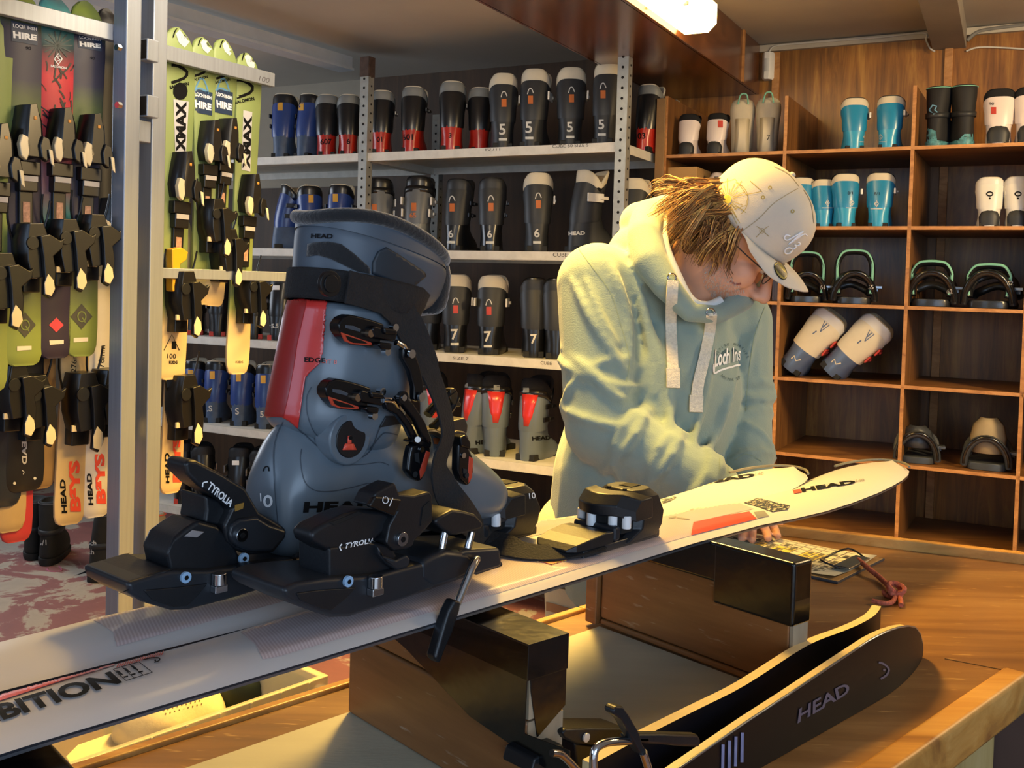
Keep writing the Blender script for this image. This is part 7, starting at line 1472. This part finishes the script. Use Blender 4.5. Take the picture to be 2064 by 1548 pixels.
# chest print and seams
tg_ = mat('grey green print', '#3e5a5e', .8); TM2 = TM
arc_txt = []
for s, a0, a1, rx, ry, cx, cy in (('INSPIRE NURTURE', 196, 335, 33, 40, 1474, 736),):
    for i, ch in enumerate(s):
        if ch == ' ': continue
        a = math.radians(a0 + (a1 - a0) * i / (len(s) - 1)); arc_txt.append(txt(ch, cx + rx * math.cos(a), cy + ry * math.sin(a), 5.5, -(math.degrees(a) - 270), wide=.9))
for i, ch in enumerate('MASTER SPORTS'[:9]):
    if ch != ' ': a = math.radians(140 - 80 * i / 8); arc_txt.append(txt(ch, 1474 + 30 * math.cos(a), 738 + 30 * math.sin(a), 5.5, -(math.degrees(a) - 90) * 1.0, wide=.9))
decal('chest_print', arc_txt + [pg((1453, 712), (1462, 704), (1470, 708), (1468, 716), (1458, 717)), pg((1474, 706), (1480, 702), (1488, 712), (1478, 713))], TM2, tg_, hoodie, off=.0014, maxlen=5)
decal('chest_lettering', [txt('Loch Ins', 0, 0, 0, q=((1440, 705), (1492, 699), (1492, 727), (1438, 741)), bold=.02), stroke([(1438, 734), (1438, 752), (1450, 747), (1470, 741), (1491, 736)], 3.5)], TM2, whtink, hoodie, off=.0022, maxlen=5)
sd_ = mat('hoodie seam', '#8a9a84', .9)
decal('seam_stitching', [stroke([(1167, 503), (1195, 540), (1230, 590), (1250, 650), (1268, 720), (1262, 770)], 1.3), stroke([(1541, 620), (1520, 680), (1508, 760), (1503, 830)], 1.3), stroke([(1450, 925), (1450, 955)], 1.4, 0), stroke([(1466, 920), (1467, 955)], 1.4, 0), stroke([(1480, 928), (1505, 915), (1535, 930)], 1.6)], TM2, sd_, hoodie, off=.0010, maxlen=8)
# hands
def hand(name, wr, pc, kn, fingers, thumb, m=skin):
    P = [cap_(wr, wr.lerp(pc, .5), .026, .027), he_((wr + pc) / 2, .03)] if 0 else [cap_(wr, pc, .025, .026)]
    for a, b in zip(kn, kn[1:]): P.append(cap_(a, b, .0125, .0125))
    for k_ in kn: P.append(cap_(pc, k_, .020, .012))
    for f_ in fingers:
        for (a, b), (r0, r1) in zip(zip(f_, f_[1:]), ((.0095, .0088), (.0088, .0082), (.0082, .0072))): P.append(cap_(a, b, r0, r1, 12, 5))
    for (a, b), (r0, r1) in zip(zip(thumb, thumb[1:]), ((.014, .0115), (.0115, .0100), (.0100, .0085))): P.append(cap_(a, b, r0, r1, 12, 5))
    return blob(name, P, m, man, .0028, 3)
zt2 = ZC + .016
wr = W2.lerp(J(1510, 1010, 1.93), .7); pc = J(1520, 1034, 1.90)
kn = [J(1546, 1040, 1.885), J(1530, 1046, 1.865), J(1513, 1049, 1.855), J(1497, 1046, 1.852)]
fi = [[kn[0], J(1556, 1056, 1.865), J(1563, 1070, 1.86), onz(1567, 1080, zt2)], [kn[1], J(1540, 1061, 1.84), J(1545, 1073, 1.835), onz(1548, 1085, zt2)], [kn[2], J(1516, 1062, 1.83), J(1516, 1074, 1.83), onz(1516, 1088, zt2)], [kn[3], J(1497, 1060, 1.835), J(1496, 1072, 1.83), onz(1495, 1086, zt2)]]
hand('hand', wr, pc, kn, fi, [J(1530, 1030, 1.92), J(1552, 1044, 1.93), J(1566, 1054, 1.925), J(1574, 1066, 1.91)])
wr = W1; pc = J(1478, 1004, 1.83); kn = [J(1500, 1012, 1.82), J(1494, 1020, 1.805), J(1484, 1025, 1.80), J(1472, 1026, 1.80)]
fi = [[kn[0], J(1514, 1026, 1.825), J(1516, 1040, 1.83), J(1510, 1052, 1.83)], [kn[1], J(1508, 1034, 1.81), J(1508, 1048, 1.82), J(1500, 1056, 1.825)], [kn[2], J(1494, 1042, 1.80), J(1490, 1054, 1.81), J(1482, 1056, 1.825)], [kn[3], J(1480, 1044, 1.80), J(1475, 1054, 1.81), J(1468, 1052, 1.825)]]
hand('hand', wr, pc, kn, fi, [J(1480, 1002, 1.85), J(1500, 1020, 1.86), J(1510, 1036, 1.855), J(1510, 1050, 1.845)])
tag(make('pen', tube([J(1500, 1000, 1.84), J(1514, 1062, 1.845)], .004, 10), mat('blue pen', '#1f3a78', .3), smooth=40), 'pen held in the writing hand behind the ski tips', 'pen')
# trousers and shoes
trs = mat('cream trousers', '#c4b692', .9, var=.06, bump=.3, bs=200)
hA, hB = J(1190, 1130, 2.06), J(1330, 1130, 2.12)
def leg_(h): f0 = V((h.x, h.y, .09)); k_ = h.lerp(f0, .5) + V((.0, -.02, 0)); return [cap_(h, k_, .098, .070), cap_(k_, f0, .070, .060)], f0
l1, f1 = leg_(hA); l2, f2 = leg_(hB)
tr_ = blob('trousers', l1 + l2 + [cap_(hA + V((0, 0, .04)), hB + V((0, 0, .04)), .12, .12)], trs, man, .009, 3)
TTr = bvh([tr_])
decal('trouser_band', [pg((1060, 1150), (1120, 1160), (1200, 1184), (1200, 1198), (1120, 1184), (1060, 1166))], TTr, mat('olive band', '#4c4632', .8), tr_, off=.002, maxlen=14)
decal('trouser_band', [pg((1050, 1205), (1110, 1214), (1200, 1240), (1200, 1256), (1110, 1232), (1050, 1222))], TTr, mat('tan band', '#a0744a', .8), tr_, off=.002, maxlen=14)
for f_ in (f1, f2): make('shoe', loft([ering(f_ + V((0, -.05, z - .09)), V((1, 0, 0)), V((0, 1, 0)), a, b, 24, 2.4) for z, a, b in ((.001, .048, .14), (.03, .052, .145), (.06, .048, .12), (.10, .042, .07))]), mat('dark shoe', '#26221e', .6), man, smooth=60)
